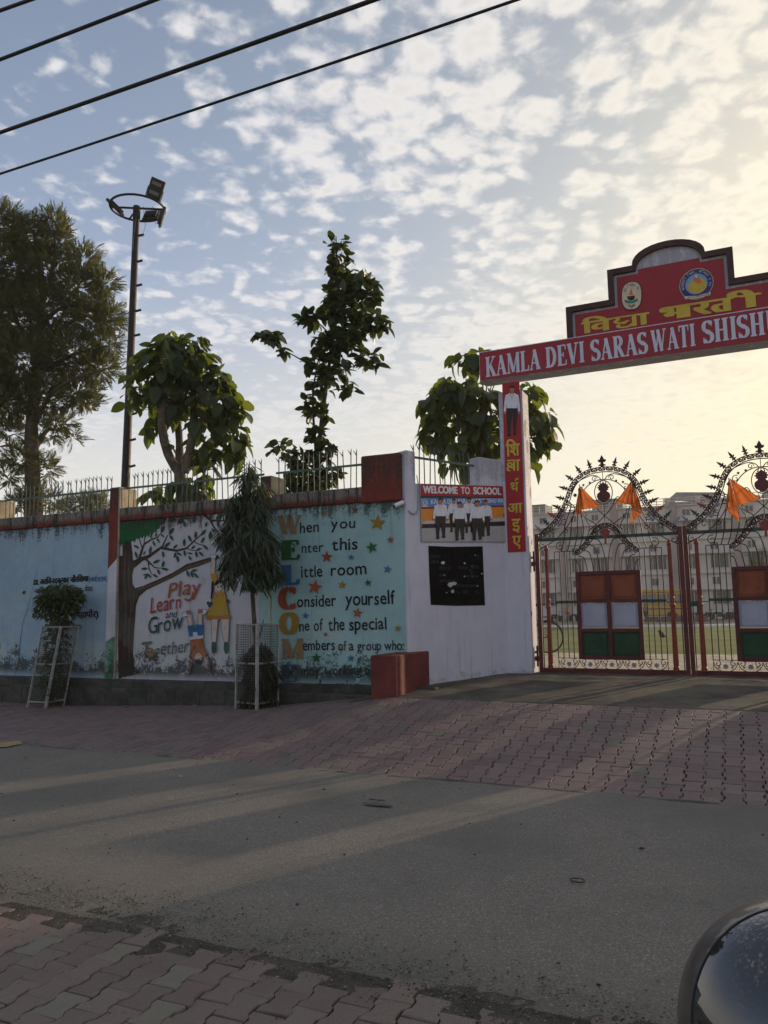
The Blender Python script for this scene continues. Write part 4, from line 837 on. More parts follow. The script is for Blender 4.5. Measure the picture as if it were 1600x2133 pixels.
# ------------------------------------------------------------------ banner on the pillar
ban = thing('banner', 'tall red pillar banner with a schoolboy and yellow Hindi letters', 'banner', PP.at(p_l+.2, 3, .01))
a0, a1 = PP.sz(1052.5, 980)[0], PP.sz(1090, 980)[0]; zt, zb_ = PP.sz(1068, 796)[1], PP.sz(1076, 1150)[1]; a1 = min(a1, p_r-.03)
m = MB(); m.box(PP.at((a0+a1)/2, (zt+zb_)/2, .005), U*(a1-a0)/2, V*.004, Z*(zt-zb_)/2); m.build('sheet', PR['red'], ban)
M_yel = plain('yellow vinyl', srgb(205, 175, 60), .5, .12, 8, .05)
bp = Paint(PP, .0105); pupil(bp, 690, 78, 432, cb, 0, .86, .04)
bw_ = lambda f0, f1: (a0+(a1-a0)*f0, a0+(a1-a0)*f1)
class _F(Paint): pass
def ban_glyph(items, x0, x1, y_foot, y_head, bold=2, bw=.03):
    zf = PP.sz(*cb(700, y_foot))[1]; zh = PP.sz(*cb(700, y_head))[1]; A0, A1 = bw_(x0, x1)
    f = lambda x, y: (A0+(A1-A0)*x, zf+(zh-zf)*y)
    for g, gx, sx, gy, sy in items:
        if isinstance(g, str):
            vs, fs, w = glyph_mesh(g)
            for kx in range(-bold, bold+1):
                for ky in (-1, 0, 1): bp.strokes([([(gx+sx*(x/w)+kx*bw/bold, gy+sy*(y/.62)+ky*bw*.6) for x, y in vs], fs)], f, M_yel)
        else: bp.strokes([([(gx+sx*x, gy+sy*y) for x, y in vs], fs) for vs, fs in strokes_mesh(g, .17, .13)], f, M_yel)
HB = lambda x0=0, x1=1: ('L', [(x0, 1), (x1, 1)], .13)
ban_glyph([('िश', 0, 1, 0, 1)], .12, .86, 565, 485)
KSHA = [HB(0, .56), ('E', .22, .62, .16, .20, 90, 330), ('L', [(.22, .82), (.36, .62), (.50, .60)], .13), ('E', .16, .22, .15, .17, 70, 300), ('L', [(.20, .38), (.36, .30), (.52, .18)], .12), ('L', [(.52, 1), (.52, 0)], .16)]
ban_glyph([(KSHA, 0, 1, 0, 1), ('ा', .66, .30, 0, 1)], .14, .88, 670, 596)
ban_glyph([('थ', 0.05, .9, 0, 1), ([('E', .78, 1.22, .16, .20, 200, 20)], 0, 1, 0, 1)], .28, .76, 815, 752)
ban_glyph([('आ', 0, 1, 0, 1)], .10, .90, 962, 898); ban_glyph([('इ', 0, 1, 0.05, .95)], .30, .76, 1090, 1006); ban_glyph([('ए', 0, 1, 0.05, .95)], .30, .78, 1196, 1124)
bp.done(ban, 'print', {M_yel.name: 'yellow_lettering'})
# ------------------------------------------------------------------ name beam over the gate
PB = Plane(W(0, 11.53), U)
cs = lambda x, y: (980+x/2.5806, 480+y/2.5806)
beam = thing('entrance_sign', 'red name beam with stepped arched crest spanning the school gate', 'sign', PB.at(G_C, 5))
bl_, bz1 = PB.sz(*cs(45, 660)); bz0 = PB.sz(*cs(50, 816))[1]; bzR1 = PB.sz(*cs(1600, 400))[1]; bzR0 = PB.sz(*cs(1600, 590))[1]
bz1 = (bz1+bzR1)/2; bz0 = (bz0+bzR0)/2
aL, zL = PB.sz(*cs(868, 190)); aR, zR = PB.sz(*cs(1262, 125)); ac = (aL+aR)/2; rA = (aR-aL)/2
z1 = PB.sz(*cs(520, 414))[1]; h1 = ac-PB.sz(*cs(517, 500))[0]; z2 = (PB.sz(*cs(727, 215))[1]+PB.sz(*cs(1395, 92))[1])/2; h2 = ((ac-PB.sz(*cs(727, 300))[0])+(PB.sz(*cs(1400, 160))[0]-ac))/2; zA = PB.sz(*cs(1080, 52))[1]
br = 2*ac-bl_
M_bord = plain('dark maroon border', (.055, .018, .014, 1), .6, .35, 5, .3); M_vin = plain('red vinyl face', srgb(152, 20, 34), .42, .10, 3, .05, .003); M_slet = plain('sign letter white', srgb(205, 205, 220), .5, .06, 6, .05)
m = MB(); m.bbox(PB.at((bl_+br)/2, (bz0+bz1)/2, -.17), U*(br-bl_)/2, V*.165, Z*(bz1-bz0)/2, .01); m.build('beam', M_white, beam)
m = MB(); m.box(PB.at((bl_+br)/2, (bz0+bz1)/2, .003), U*((br-bl_)/2-.012), V*.004, Z*((bz1-bz0)/2-.012)); m.build('name_panel', M_vin, beam)
def crest(inset):
    L = [(ac-h1+inset, bz1+.001), (ac-h1+inset, z1-inset), (ac-h2+inset, z1-inset), (ac-h2+inset, z2-inset), (ac-rA+(inset*.6), z2-inset)]
    n = 14; arc = [(ac-(rA-inset*.6)*math.cos(math.pi*i/n), z2-inset+(zA-z2)*math.sin(math.pi*i/n)**.9) for i in range(1, n)]
    R = [(2*ac-x, y) for x, y in L[::-1]]; return L+arc+R
o1 = crest(0); o2 = crest(.085); o3 = crest(.125)
m = MB()
for (p, q, p2, q2) in zip(o1, o1[1:], o2, o2[1:]): m.prism([PB.at(*p, .02), PB.at(*q, .02), PB.at(*q2, .02), PB.at(*p2, .02)], V*.26)
m.build('crest_border', M_bord, beam)
m = MB(); m.prism([PB.at(a, z, -.035) for a, z in o2], V*.17); tri(m.build('crest_back', M_white, beam))
sp = Paint(PB, -.032); z_arc0 = PB.sz(*cs(905, 200))[1]
o3b = [(a, min(z, PB.sz(*cs(1080, 170))[1]) if abs(a-ac) < rA*.95 else z) for a, z in o3]
sp.poly2(o3b, M_vin)
sp.off = .0085
zl_ = bz1-.02
sp.strokes([([(bl_+.02, zl_), (br-.02, zl_), (br-.02, zl_+.012), (bl_+.02, zl_+.012)], [(0, 1, 2, 3)])], lambda x, y: (x, y), M_slet)
for t, x0, y0, x1, y1, h in (('KAMLA', 82, 790, 380, 744, 107), ('DEVI', 405, 741, 620, 707, 110), ('SARAS', 650, 705, 958, 661, 114), ('WATI', 975, 658, 1216, 620, 118), ('SHISHU', 1250, 612, 1676, 548, 122)):
    sp.serif(t, cs(x0, y0), cs(x1, y1), h/2.5806, M_slet, 1.12)
sp.off = -.028
DYA = [('L', [(.20, 1), (.20, .80)], .16), ('E', .34, .64, .24, .17, 110, 350, .15), ('L', [(.56, .62), (.44, .40), (.36, .34)], .13), ('E', .44, .20, .26, .17, 130, 375, .15), ('L', [(.80, 1), (.80, 0)], .17), ('L', [(.66, .22), (.80, .22)], .13)]
def cresttext(items, pL, pR, h, bw=.026):
    sp.deva(items, cs(*pL), cs(*pR), h/2.5806, M_yel, 2, bw)
cresttext([('िव', 0, .43, 0, 1), (DYA, .46, .40, 0, 1), ('ा', .86, .12, 0, 1), ([('L', [(0, 1), (1, 1)], .12)], 0, 1, 0, 1)], (604, 552), (962, 498), 58)
cresttext([('भ', 0, .25, 0, 1), ('ा', .21, .10, 0, 1), ('र', .34, .16, 0, 1), ('त', .52, .20, 0, 1), ('ी', .70, .29, 0, 1), ([('L', [(0.02, 1), (1, 1)], .11)], 0, 1, 0, 1)], (1030, 482), (1562, 402), 66)
EMB = {'cream': pr('emblem cream', 214, 196, 170), 'navy': pr('emblem navy', 44, 46, 112), 'gold': pr('emblem gold', 205, 170, 60), 'dk': pr('emblem black', 25, 22, 22), 'grn': pr('emblem green', 30, 120, 100), 'fl': pr('emblem flame', 215, 110, 50), 'sky': pr('emblem sky', 120, 160, 200)}
def rr(cx, cy, rx, ry, n=24, p=2.6, rot=-.10):
    out = []
    for k in range(n):
        t = 2*math.pi*k/n; x = rx*abs(math.cos(t))**(2/p)*(1 if math.cos(t) >= 0 else -1); y = ry*abs(math.sin(t))**(2/p)*(1 if math.sin(t) >= 0 else -1); out.append(cs(cx+x, cy+y+rot*x))
    return out
sp.poly(rr(866, 348, 56, 77), EMB['dk']); sp.poly(rr(866, 348, 52, 73), EMB['cream']); sp.poly([cs(852, 345), cs(862, 305), cs(875, 345)], EMB['fl']); sp.poly([cs(840, 352), cs(885, 347), cs(880, 368), cs(862, 376), cs(846, 368)], EMB['dk'])
sp.poly([cs(828, 370), cs(866, 378), cs(898, 362), cs(898, 378), cs(866, 390), cs(830, 384)], EMB['grn'])
def arctext(word, cx, cy, rx, ry, a0, a1, h, mat, rot=-.10, flip=1):
    n = len(word)
    for i, ch in enumerate(word):
        if ch == ' ': continue
        a = math.radians(lerp(a0, a1, i/max(1, n-1))); x = rx*math.cos(a); y = -ry*math.sin(a); tx, ty = (math.sin(a)*flip, math.cos(a)*flip)
        vs, fs, w = glyph_mesh(ch); s = h
        A0, Z0 = sp.pl.sz(*cs(cx+x, cy+y+rot*x)); kx = (sp.pl.sz(*cs(cx+10, cy))[0]-sp.pl.sz(*cs(cx, cy))[0])/10
        sp.strokes([([((vx-w/2)*s*kx, (vy-.3)*s*kx) for vx, vy in vs], fs)], lambda X, Y: (A0+X*tx+Y*math.cos(a)*flip, Z0-X*ty+Y*math.sin(a)*flip), mat)
arctext('सा िवदया या', 866, 348, 40, 58, 150, 30, 24, EMB['dk']); arctext('िवमुकतये', 866, 340, 34, 66, 235, 305, 20, EMB['dk'], flip=-1)
sp.poly(rr(1215, 285, 92, 84, 28, 2.0, -.14), EMB['cream']); sp.poly(rr(1215, 285, 89, 81, 28, 2.0, -.14), EMB['navy']); sp.poly(rr(1215, 285, 60, 55, 24, 2.0, -.14), EMB['sky'])
sp.poly([cs(1165, 310), cs(1185, 270), cs(1215, 265), cs(1240, 250), cs(1270, 275), cs(1265, 310), cs(1235, 335), cs(1190, 332)], EMB['gold']); sp.poly([cs(1205, 275), cs(1200, 250), cs(1215, 240), cs(1232, 255), cs(1245, 275), cs(1225, 285)], EMB['fl']); ell(sp, (1214, 244), 8, 10, EMB['cream'], None, 10, cs)
sp.poly([cs(1148, 352), cs(1220, 348), cs(1292, 328), cs(1290, 345), cs(1220, 362), cs(1155, 368)], EMB['cream']); sp.text('सरसवती', cs(1165, 366), cs(1285, 346), 3.6, EMB['dk'])
arctext('सरसवती िशशु मिनदर उ पर', 1215, 285, 73, 66, 195, -15, 22, EMB['cream'], -.14)
sp.done(beam, 'print', {M_yel.name: 'hindi_lettering', M_slet.name: 'english_lettering', M_vin.name: 'crest_panel'})
# ------------------------------------------------------------------ the gate
PG = Plane(W(0, V_GATE), U)
a_h = PG.sz(1119.5, 1250)[0]; a_s = PG.sz(1429.5, 1250)[0]; GZ0 = PG.sz(1275, 1405)[1]-.0; GW = a_s-a_h; gks = GW/2.2
gkz = (PG.sz(1275, 1112)[1]-PG.sz(1275, 1403)[1])/2.10
def G(s, z, off=0.0): return PG.at(a_h+s*gks, GZ0+z*gkz, off)
M_mar = plain('gate maroon paint', (.095, .012, .016, 1), .5, .3, 6, .15, rand=.1); M_bal = plain('gate red paint', (.24, .035, .022, 1), .5, .25, 7, .15); M_ggrn = plain('gate green paint', (.018, .060, .035, 1), .5, .3, 7, .15)
M_bar = plain('gate bar metal', (.030, .018, .016, 1), .6, .4, 14, .15); M_gry = plain('gate grey paint', (.22, .225, .30, 1), .55, .25, 8, .15); M_pnl = [plain('panel saffron', (.24, .055, .018, 1), .6, .3, 4, .3), plain('panel white', (.38, .38, .46, 1), .6, .12, 4, .3), plain('panel green', (.010, .050, .020, 1), .6, .3, 4, .3)]
M_band = plain('gate scroll paint', (.042, .014, .014, 1), .55, .35, 9, .2)
gate = thing('gate', 'left leaf of the ornate iron school gate, hinged on the white pillar', 'gate', G(0, 0), 'leaves of the iron school gate')
ARCH = [(.03, 2.14), (.16, 2.24), (.30, 2.36), (.42, 2.52), (.50, 2.68), (.555, 2.83), (.62, 2.95), (.72, 3.05), (.85, 3.12), (.97, 3.15), (1.1, 3.16)]
def smooth_curve(pts, n):
    out = []
    for i in range(len(pts)-1):
        p0 = pts[max(0, i-1)]; p1 = pts[i]; p2 = pts[i+1]; p3 = pts[min(len(pts)-1, i+2)]
        for k in range(n):
            t = k/n; out.append(tuple(.5*((2*p1[j])+(-p0[j]+p2[j])*t+(2*p0[j]-5*p1[j]+4*p2[j]-p3[j])*t*t+(-p0[j]+3*p1[j]-3*p2[j]+p3[j])*t**3) for j in (0, 1)))
    return out+[pts[-1]]
def mirr(P): return P+[(2.2-x, y) for x, y in P[::-1][1:]]
arch = mirr(smooth_curve(ARCH, 4))
INN = [(.62, 1.86), (.74, 1.96), (.85, 2.09), (.93, 2.20), (1.0, 2.26), (1.1, 2.285)]
inn = mirr(smooth_curve(INN, 4))
def offset(P, d):
    out = []
    for i, (x, y) in enumerate(P):
        a = P[max(0, i-1)]; b = P[min(len(P)-1, i+1)]; dx, dy = b[0]-a[0], b[1]-a[1]; L = math.hypot(dx, dy); out.append((x+dy/L*d, y-dx/L*d))
    return out
def gt(mb, P, r, n=5, off=0.0): mb.tube([G(x, y, off) for x, y in P], r, n)
# frame
for s in (.028, 2.172):
    m = MB(); m.bbox(G(s, 1.085), U*.030, V*.025, Z*1.085*gkz, .004); m.build('gate_stile', M_mar, gate)
m = MB(); m.bbox(G(1.1, .045), U*(GW/2-.06), V*.022, Z*.038, .004); m.build('bottom_rail', M_mar, gate)
m = MB(); m.bbox(G(1.1, 2.075, -.012), U*(GW/2-.058), V*.010, Z*.024, .003); m.build('top_rail', M_ggrn, gate)
for s0, s1 in ((.30, .62), (1.57, 1.93)):
    m = MB(); m.bbox(G((s0+s1)/2, 1.09, -.012), U*(s1-s0)/2*gks, V*.010, Z*.020, .003); m.build('middle_rail', M_ggrn, gate)
for s0, s1 in ((.06, .30), (1.93, 2.14)):
    m = MB(); gt(m, [(s0, 1.065), (s1, 1.065)], .006); m.build('tie_bar', M_bar, gate)
# fluted red balusters
def fluted(mb, s, z0, z1, r0, r1, n=20, off=.012):
    prof = [(r0*1.12, 0), (r0*1.12, .05), (r0*.95, .06)]; h = z1-z0
    rings = [(r0*1.1, 0), (r0*1.1, .05), (r0*.9, .065), (r0, .09)]+[(lerp(r0, r1, t), .09+(h*.90-.09)*t) for t in (.25, .5, .75, 1)]+[(r1*1.35, h*.905), (r1*1.35, h*.93), (r1*.9, h*.95), (r1*.75, h*.985), (r1*.2, h)]
    vs = []; c = G(s, z0, off)
    for k, (r, hh) in enumerate(rings):
        for i in range(n):
            a = 2*math.pi*i/n; q = r*(1-.16*(i % 2)) if 3 <= k <= 7 else r; vs.append(c+U*q*math.cos(a)+V*q*math.sin(a)+Z*hh*gkz)
    fs = [(k*n+i, k*n+(i+1) % n, (k+1)*n+(i+1) % n, (k+1)*n+i) for k in range(len(rings)-1) for i in range(n)]; mb.add(vs, fs)
for s in (.175, 2.01):
    m = MB(); fluted(m, s, .07, 1.10, .038, .030); m.build('baluster', M_bal, gate); m = MB(); fluted(m, s, 1.08, 1.99, .030, .026); m.build('baluster', M_bal, gate)
# upright bars
for s, z0, z1 in [(.075, .08, 2.0), (2.125, .08, 2.0)]+[(x, .235, 1.875) for x in (.30, .385, .465, .545, 1.655, 1.735, 1.82, 1.90)]:
    m = MB(); m.box(G(s, (z0+z1)/2), U*.007, V*.007, Z*(z1-z0)/2*gkz); m.build('bar', M_bar, gate)
m = MB(); gt(m, [(.30, 1.875), (.62, 1.875)], .006); gt(m, [(1.58, 1.875), (1.90, 1.875)], .006); gt(m, [(.30, .235), (1.90, .235)], .005); gt(m, [(.30, .06), (.30, .235)], .005); gt(m, [(1.90, .06), (1.90, .235)], .005); gt(m, [(.62, 1.55), (.62, 1.86)], .006); gt(m, [(1.58, 1.55), (1.58, 1.86)], .006); m.build('cross_bar', M_bar, gate)
# six-panel board
for s in (.648, 1.1, 1.552): pf = MB(); pf.bbox(G(s, .885, .012), U*.030, V*.022, Z*.665*gkz, .004); pf.build('panel_stile', M_mar, gate)
for z in (.245, .655, 1.10, 1.525):
    for s in (.874, 1.326): pf = MB(); pf.bbox(G(s, z, .011), U*(.196*gks-.0), V*.020, Z*.028, .004); pf.build('panel_rail', M_mar, gate)
for zi, (z, mt) in enumerate(((1.3125, M_pnl[0]), (.8775, M_pnl[1]), (.45, M_pnl[2]))):
    for s in (.874, 1.326):
        m = MB(); hw = .195*gks; hh = (.1845 if zi < 2 else .176)*gkz; m.box(G(s, z, -.004), U*hw, V*.004, Z*hh); m.bbox(G(s, z, .004), U*(hw-.028), V*.007, Z*(hh-.028), .007); m.build('panel', mt, gate)
# outer arch: two hoops and a row of scrolls between
m = MB(); gt(m, arch, .009); m.build('outer_hoop', M_band, gate); m = MB(); gt(m, offset(arch, .075), .008); m.build('inner_hoop', M_band, gate)
m = MB(); gt(m, inn, .009); m.build('outer_hoop', M_band, gate); m = MB(); gt(m, offset(inn, .068), .008); m.build('inner_hoop', M_band, gate)
def scroll_me(flip):
    m = MB(); P = []; f = -1 if flip else 1
    for k in range(13):
        t = k/12; a = math.radians(-60+360*1.15*t); r = .027*(1-.62*t); P.append((f*(r*math.cos(a)), 0, r*math.sin(a)*1.05))
    m.tube(P, [.008]*3+[.010]*7+[.006]*3, 5); m.lathe((0, -.004, -.002), [(.002, 0), (.011, .002), (.011, .006), (.002, .008)], 7, Vector((0, 1, 0)))
    m.prism([(f*.014, -.003, -.032), (f*.036, -.003, -.010), (f*.030, -.003, .016), (f*.020, -.003, -.005)], Vector((0, .006, 0))); m.prism([(-f*.016, -.003, .032), (-f*.036, -.003, .014), (-f*.024, -.003, .006)], Vector((0, .006, 0)))
    me = bpy.data.meshes.new('scroll'); me.from_pydata(m.v, [], m.f); me.materials.append(M_band); me.update(); return me
SCM = [scroll_me(False), scroll_me(True)]; gb = root_of(gate)
def along(P, step):
    out = []; acc = 0
    for a, b in zip(P, P[1:]):
        L = math.hypot(b[0]-a[0], b[1]-a[1]); 
        while acc <= L: t = acc/L; out.append((lerp(a[0], b[0], t), lerp(a[1], b[1], t), math.atan2(b[1]-a[1], b[0]-a[0]))); acc += step
        acc -= L
    return out
def place(me, name, s, z, ang, sc=1.0, off=0.0, parent=None, mat=None):
    o = bpy.data.objects.new(name, me); COL.objects.link(o); o.parent = parent or gate; c, sn = math.cos(ang), math.sin(ang)
    ex = U*c+Z*sn; ez = Z*c-U*sn; p = G(s, z, off)-root_of(parent or gate)
    o.matrix_local = Matrix(((ex.x*sc, V.x*sc, ez.x*sc, p.x), (ex.y*sc, V.y*sc, ez.y*sc, p.y), (ex.z*sc, V.z*sc, ez.z*sc, p.z), (0, 0, 0, 1)))
    if mat is not None: o.material_slots[0].link = 'OBJECT'; o.material_slots[0].material = mat
    return o
for i, (x, y, an) in enumerate(along(offset(arch, .037), .058)): place(SCM[i % 2], 'scroll', x, y, an, .95)
for i, (x, y, an) in enumerate(along(offset(inn, .034), .055)): place(SCM[i % 2], 'scroll', x, y, an, .88)
# spear finials round the arch
def finial_me(big):
    if big: P = [(0, 0), (.018, .0), (.03, .02), (.055, .015), (.05, .035), (.025, .045), (.02, .07), (.045, .075), (.062, .095), (.055, .12), (.036, .112), (.022, .145), (0, .185)]
    else: P = [(0, 0), (.008, 0), (.012, .02), (.030, .018), (.034, .035), (.018, .042), (.012, .055), (.026, .060), (.040, .078), (.030, .085), (.016, .078), (.018, .098), (.012, .125), (0, .165)]
    pts = [(x, -.004, y) for x, y in P]+[(-x, -.004, y) for x, y in P[::-1][1:-1]]
    m = MB(); m.prism(pts, Vector((0, .008, 0))); me = bpy.data.meshes.new('finial'); me.from_pydata(m.v, [], m.f); me.materials.append(M_band); bm = bmesh.new(); bm.from_mesh(me); bmesh.ops.triangulate(bm, faces=[f for f in bm.faces if len(f.verts) > 4]); bm.to_mesh(me); bm.free(); me.update(); return me
FN = [finial_me(False), finial_me(True)]
half = [p for p in arch if p[0] <= 1.1]; lens = along(half, .001); tot = len(lens)
for i in range(9):
    t = .065+.103*i; x, y, an = lens[int(t*tot)]; mt = {0: M_gry, 1: M_ggrn, 2: M_bal}.get(i)
    place(FN[0], 'finial', x-.004*math.sin(an), y+.004, an+.08, 1.0, 0, None, mt); place(FN[0], 'finial', 2.2-x, y+.004, -an-.08, 1.0, 0, None, mt)
place(FN[1], 'finial', 1.1, 3.162, 0)
# inner scrollwork: ogee line, oval with pot, fan bars, curls, flowers
def both(mb, P, r, n=5):
    gt(mb, P, r, n); gt(mb, [(2.2-x, y) for x, y in P], r, n)
m = MB(); both(m, smooth_curve([(.045, 1.91), (.22, 2.0), (.40, 2.13), (.56, 2.32), (.66, 2.52), (.74, 2.72), (.86, 2.88), (1.0, 2.955), (1.1, 2.965)], 4), .0075); both(m, smooth_curve([(.60, 2.78), (.68, 2.93), (.80, 3.0), (.93, 3.04), (1.02, 3.02), (1.07, 2.96), (1.05, 2.90)], 4), .007)
both(m, smooth_curve([(.52, 2.62), (.64, 2.56), (.78, 2.60), (.90, 2.68), (.99, 2.52), (1.1, 2.40), (1.25, 2.26), (1.36, 2.18)], 4), .007)
m.build('ogee_bar', M_bar, gate)
def ring(c, rx, rz, n=22): return [(c[0]+rx*math.cos(2*math.pi*k/n), c[1]+rz*math.sin(2*math.pi*k/n)) for k in range(n+1)]
m = MB(); gt(m, ring((1.1, 2.765), .135, .185), .0075); gt(m, [(1.1, 2.30), (1.1, 2.60)], .005); gt(m, [(1.1, 2.93), (1.1, 3.08)], .005); m.build('oval_hoop', M_bar, gate)
pot = [(0, 2.605), (.03, 2.605), (.035, 2.625), (.075, 2.65), (.092, 2.70), (.085, 2.745), (.05, 2.775), (.045, 2.79), (.07, 2.80), (.062, 2.82), (.088, 2.845), (.060, 2.855), (.072, 2.885), (.045, 2.882), (.045, 2.915), (.024, 2.90), (0, 2.93)]
mp = MB(); mp.prism([G(1.1+x*1.12, y, .004) for x, y in pot]+[G(1.1-x*1.12, y, .004) for x, y in pot[::-1][1:-1]], V*.010); tri(mp.build('pot_plate', M_mar, gate))
mp = MB(); lot = [(0, 1.96), (.02, 1.97), (.014, 2.05), (.05, 2.08), (.065, 2.12), (.08, 2.165), (.05, 2.17), (.045, 2.20), (.022, 2.19), (0, 2.215)]; mp.prism([G(1.1+x, y, .02) for x, y in lot]+[G(1.1-x, y, .02) for x, y in lot[::-1][1:-1]], V*.010); tri(mp.build('lotus_plate', M_bal, gate))
for sgn in (0, 1):
    for i in range(6):     # fan bars over the inner arch
        x0, y0 = (.60+.045*i, 2.62-.045*i) ; x1 = .40+.095*i; f = (lambda p: (2.2-p[0], p[1])) if sgn else (lambda p: p)
        y1 = 1.875 if x1 < .62 else 1.86+ (x1-.62)*1.05
        P = smooth_curve([(x0-.10+.02*i, y0+.05), (x0, y0-.02), (x1+.085, lerp(y0, y1, .45)), (x1+.06, lerp(y0, y1, .75)), (x1+.01, y1)], 4)
        m = MB(); gt(m, [f(p) for p in P], .0075); m.build('curved_bar', M_bar, gate)
    for i in range(5):     # fan bars under the inner arch, springing from the board top
        f = (lambda p: (2.2-p[0], p[1])) if sgn else (lambda p: p); xb = 1.085-.095*i; yt = 2.05-.085*i; xt = .86-.065*i+.03
        P = smooth_curve([(xt-.02 if xt > .66 else .63, yt), (lerp(xt, xb, .55), yt-.03), (xb-.02, lerp(yt, 1.55, .5)), (xb, 1.55)], 4); m = MB(); gt(m, [f(p) for p in P], .0075); m.build('curved_bar', M_bar, gate)
def spiral(c, r, turns, a0, n=22, f=1): return [(c[0]+f*r*(1-.78*k/n)*math.cos(a0+turns*2*math.pi*k/n), c[1]+r*(1-.78*k/n)*math.sin(a0+turns*2*math.pi*k/n)) for k in range(n+1)]
m = MB()
for c, r, tn, a0 in (((.115, 1.985), .055, 1.1, 2.0), ((.39, 1.955), .07, 1.3, 1.2), ((.30, 2.19), .05, 1.1, 0), ((.47, 2.33), .055, 1.1, 1.0), ((.60, 2.50), .045, 1.1, 2.0), ((.76, 2.82), .055, 1.1, 1), ((.97, 2.985), .045, 1.2, 0), ((.50, 2.20), .04, 1.0, 3)):
    gt(m, spiral(c, r, tn, a0), .0062, 4); gt(m, [(2.2-x, y) for x, y in spiral(c, r, tn, a0)], .0062, 4)
m.build('curl', M_bar, gate)
def flower_me():
    m = MB(); P = []
    for k in range(32): a = 2*math.pi*k/32; r = .030+.007*math.cos(8*a); P.append((r*math.cos(a), -.004, r*math.sin(a)))
    m.prism(P, Vector((0, .008, 0))); me = bpy.data.meshes.new('flower'); me.from_pydata(m.v, [], m.f); me.materials.append(M_gry); me.update(); return me
FL = flower_me()
for x, y, s in ((.40, 2.30, 1.05), (.49, 2.46, 1.1), (.665, 2.75, .9), (.80, 2.90, .6), (.90, 2.93, .55)):
    place(FL, 'flower', x, y, .2, s, .006, None, M_gry if y < 2.6 else M_band); place(FL, 'flower', 2.2-x, y, -.2, s, .006, None, M_gry if y < 2.6 else M_band)
# bottom border of looped scrolls and flowers
m = MB()
for i in range(5):
    c = .30+.32*i+.16; gt(m, [(c+.155*math.cos(a), .205-.135*math.sin(a)) for a in [math.pi*k/14 for k in range(15)]], .006, 4)
    for f in (-1, 1): gt(m, spiral((c+f*.105, .185), .048, 1.0, math.pi/2, 16, f), .006, 4)
m.build('scroll_border', M_bar, gate)
for i in range(5):
    c = .30+.32*i+.16; place(FL, 'flower', c, .145, 0, 1.12, .005)
    for f in (-1, 1): place(FL, 'flower', c+f*.085, .135, .5, .55, .005)
# second leaf
gate2 = gate.copy(); COL.objects.link(gate2); gate2.location = gate.location+U*(GW+.012)
gate2['label'] = 'right leaf of the ornate iron school gate, cut off by the picture edge'
for ch in list(gate.children):
    c = ch.copy(); COL.objects.link(c); c.parent = gate2
hm = MB()
for z in (1.70, .22):
    hm.bbox(G(-.055, z, .0), U*.045, V*.014, Z*.035, .004); hm.bbox(G(-.055, z+.10, .0), U*.040, V*.012, Z*.016, .003); hm.tube([G(-.03, z-.12), G(-.03, z+.20)], .017, 8)
hm.build('hinge', M_mar, gate)
lk = MB(); lk.bbox(G(2.33, 1.03, .02), U*.085, V*.016, Z*.03, .004); lk.bbox(G(2.36, .95, .02), U*.02, V*.014, Z*.07, .004); lk.build('latch', M_ggrn, gate2)
ch = MB()
for k in range(16): ch.add(*(lambda mm: (mm.v, mm.f))(MB().tube([G(2.30, .90-.020*k, .02)+Vector((.008*math.cos(a)*(k % 2), .008*math.cos(a)*((k+1) % 2), .012*math.sin(a))) for a in [2*math.pi*q/8 for q in range(9)]], .0025, 4)))
ch.build('chain', M_gry, gate2)
# threshold strip and flags
m = MB(); m.bbox(W((uv_of(G(2.2, 0))[0]), V_GATE+.03, GZ0-.06), U*2.3, V*.07, Z*.042, .01); o = m.build('threshold', M_conc, None, W(-.6, V_GATE, GZ0-.1)); tagp(o, 'pale concrete threshold strip under the gate', 'threshold')
def flag_mat():
    m, nt, N = new_mat('saffron cloth'); a = nz(N, 12, 4, .6); c = mixc(N, rng(N, a, .3, .7), (.46, .19, .07, 1), (.60, .28, .12, 1))
    principled(N, c, .85, nz(N, 40, 3), .3, .004, spec=.1, trans=((.92, .48, .22, 1), .60)); return m
M_flag = flag_mat()
cA = lambda x, y: (1100+x/6.4, 890+y/6.4)
cB = lambda x, y: (1300+x/5.333, 890+y/5.333)
def flag(f, lobes, label, pole):
    root = thing('flag', label, 'flag', PG.pt(*f(*lobes[0][0]), .05), 'saffron flags tied to the gate arches')
    for k, L in enumerate(lobes):
        # each lobe: apex, then edge points; fan mesh with gentle folds
        A3 = f(*L[0]); E = [f(*p) for p in L[1:]]; m = MB(); n = 7; rows = []; seg = 6
        for j in range(seg*(len(E)-1)+1):
            i = min(j//seg, len(E)-2); t = (j-i*seg)/seg; ex, ey = lerp(E[i][0], E[i+1][0], t), lerp(E[i][1], E[i+1][1], t); rows.append([PG.pt(lerp(A3[0], ex, q/n), lerp(A3[1], ey, q/n), .035+.03*k+.035*(q/n)*math.sin(j*1.15+k*2)) for q in range(1, n+1)])
        vs = [PG.pt(A3[0], A3[1], .04)]+[p for r_ in rows for p in r_]
        fs = []
        for j in range(len(rows)-1):
            fs.append((0, 1+j*n, 1+(j+1)*n))
            for q in range(n-1): fs.append((1+j*n+q, 1+j*n+q+1, 1+(j+1)*n+q+1, 1+(j+1)*n+q))
        N0 = len(vs); vs = vs+[v+PG.n*-.0015 for v in vs]; fs = fs+[tuple(N0+i for i in g[::-1]) for g in fs]
        m.add(vs, fs, True); o = m.build('cloth', M_flag, root)
    pm = MB(); pm.tube([PG.pt(*f(*pole[0]), .03), PG.pt(*f(*pole[1]), .03)], .006, 5); pm.build('stick', M_bar, root)
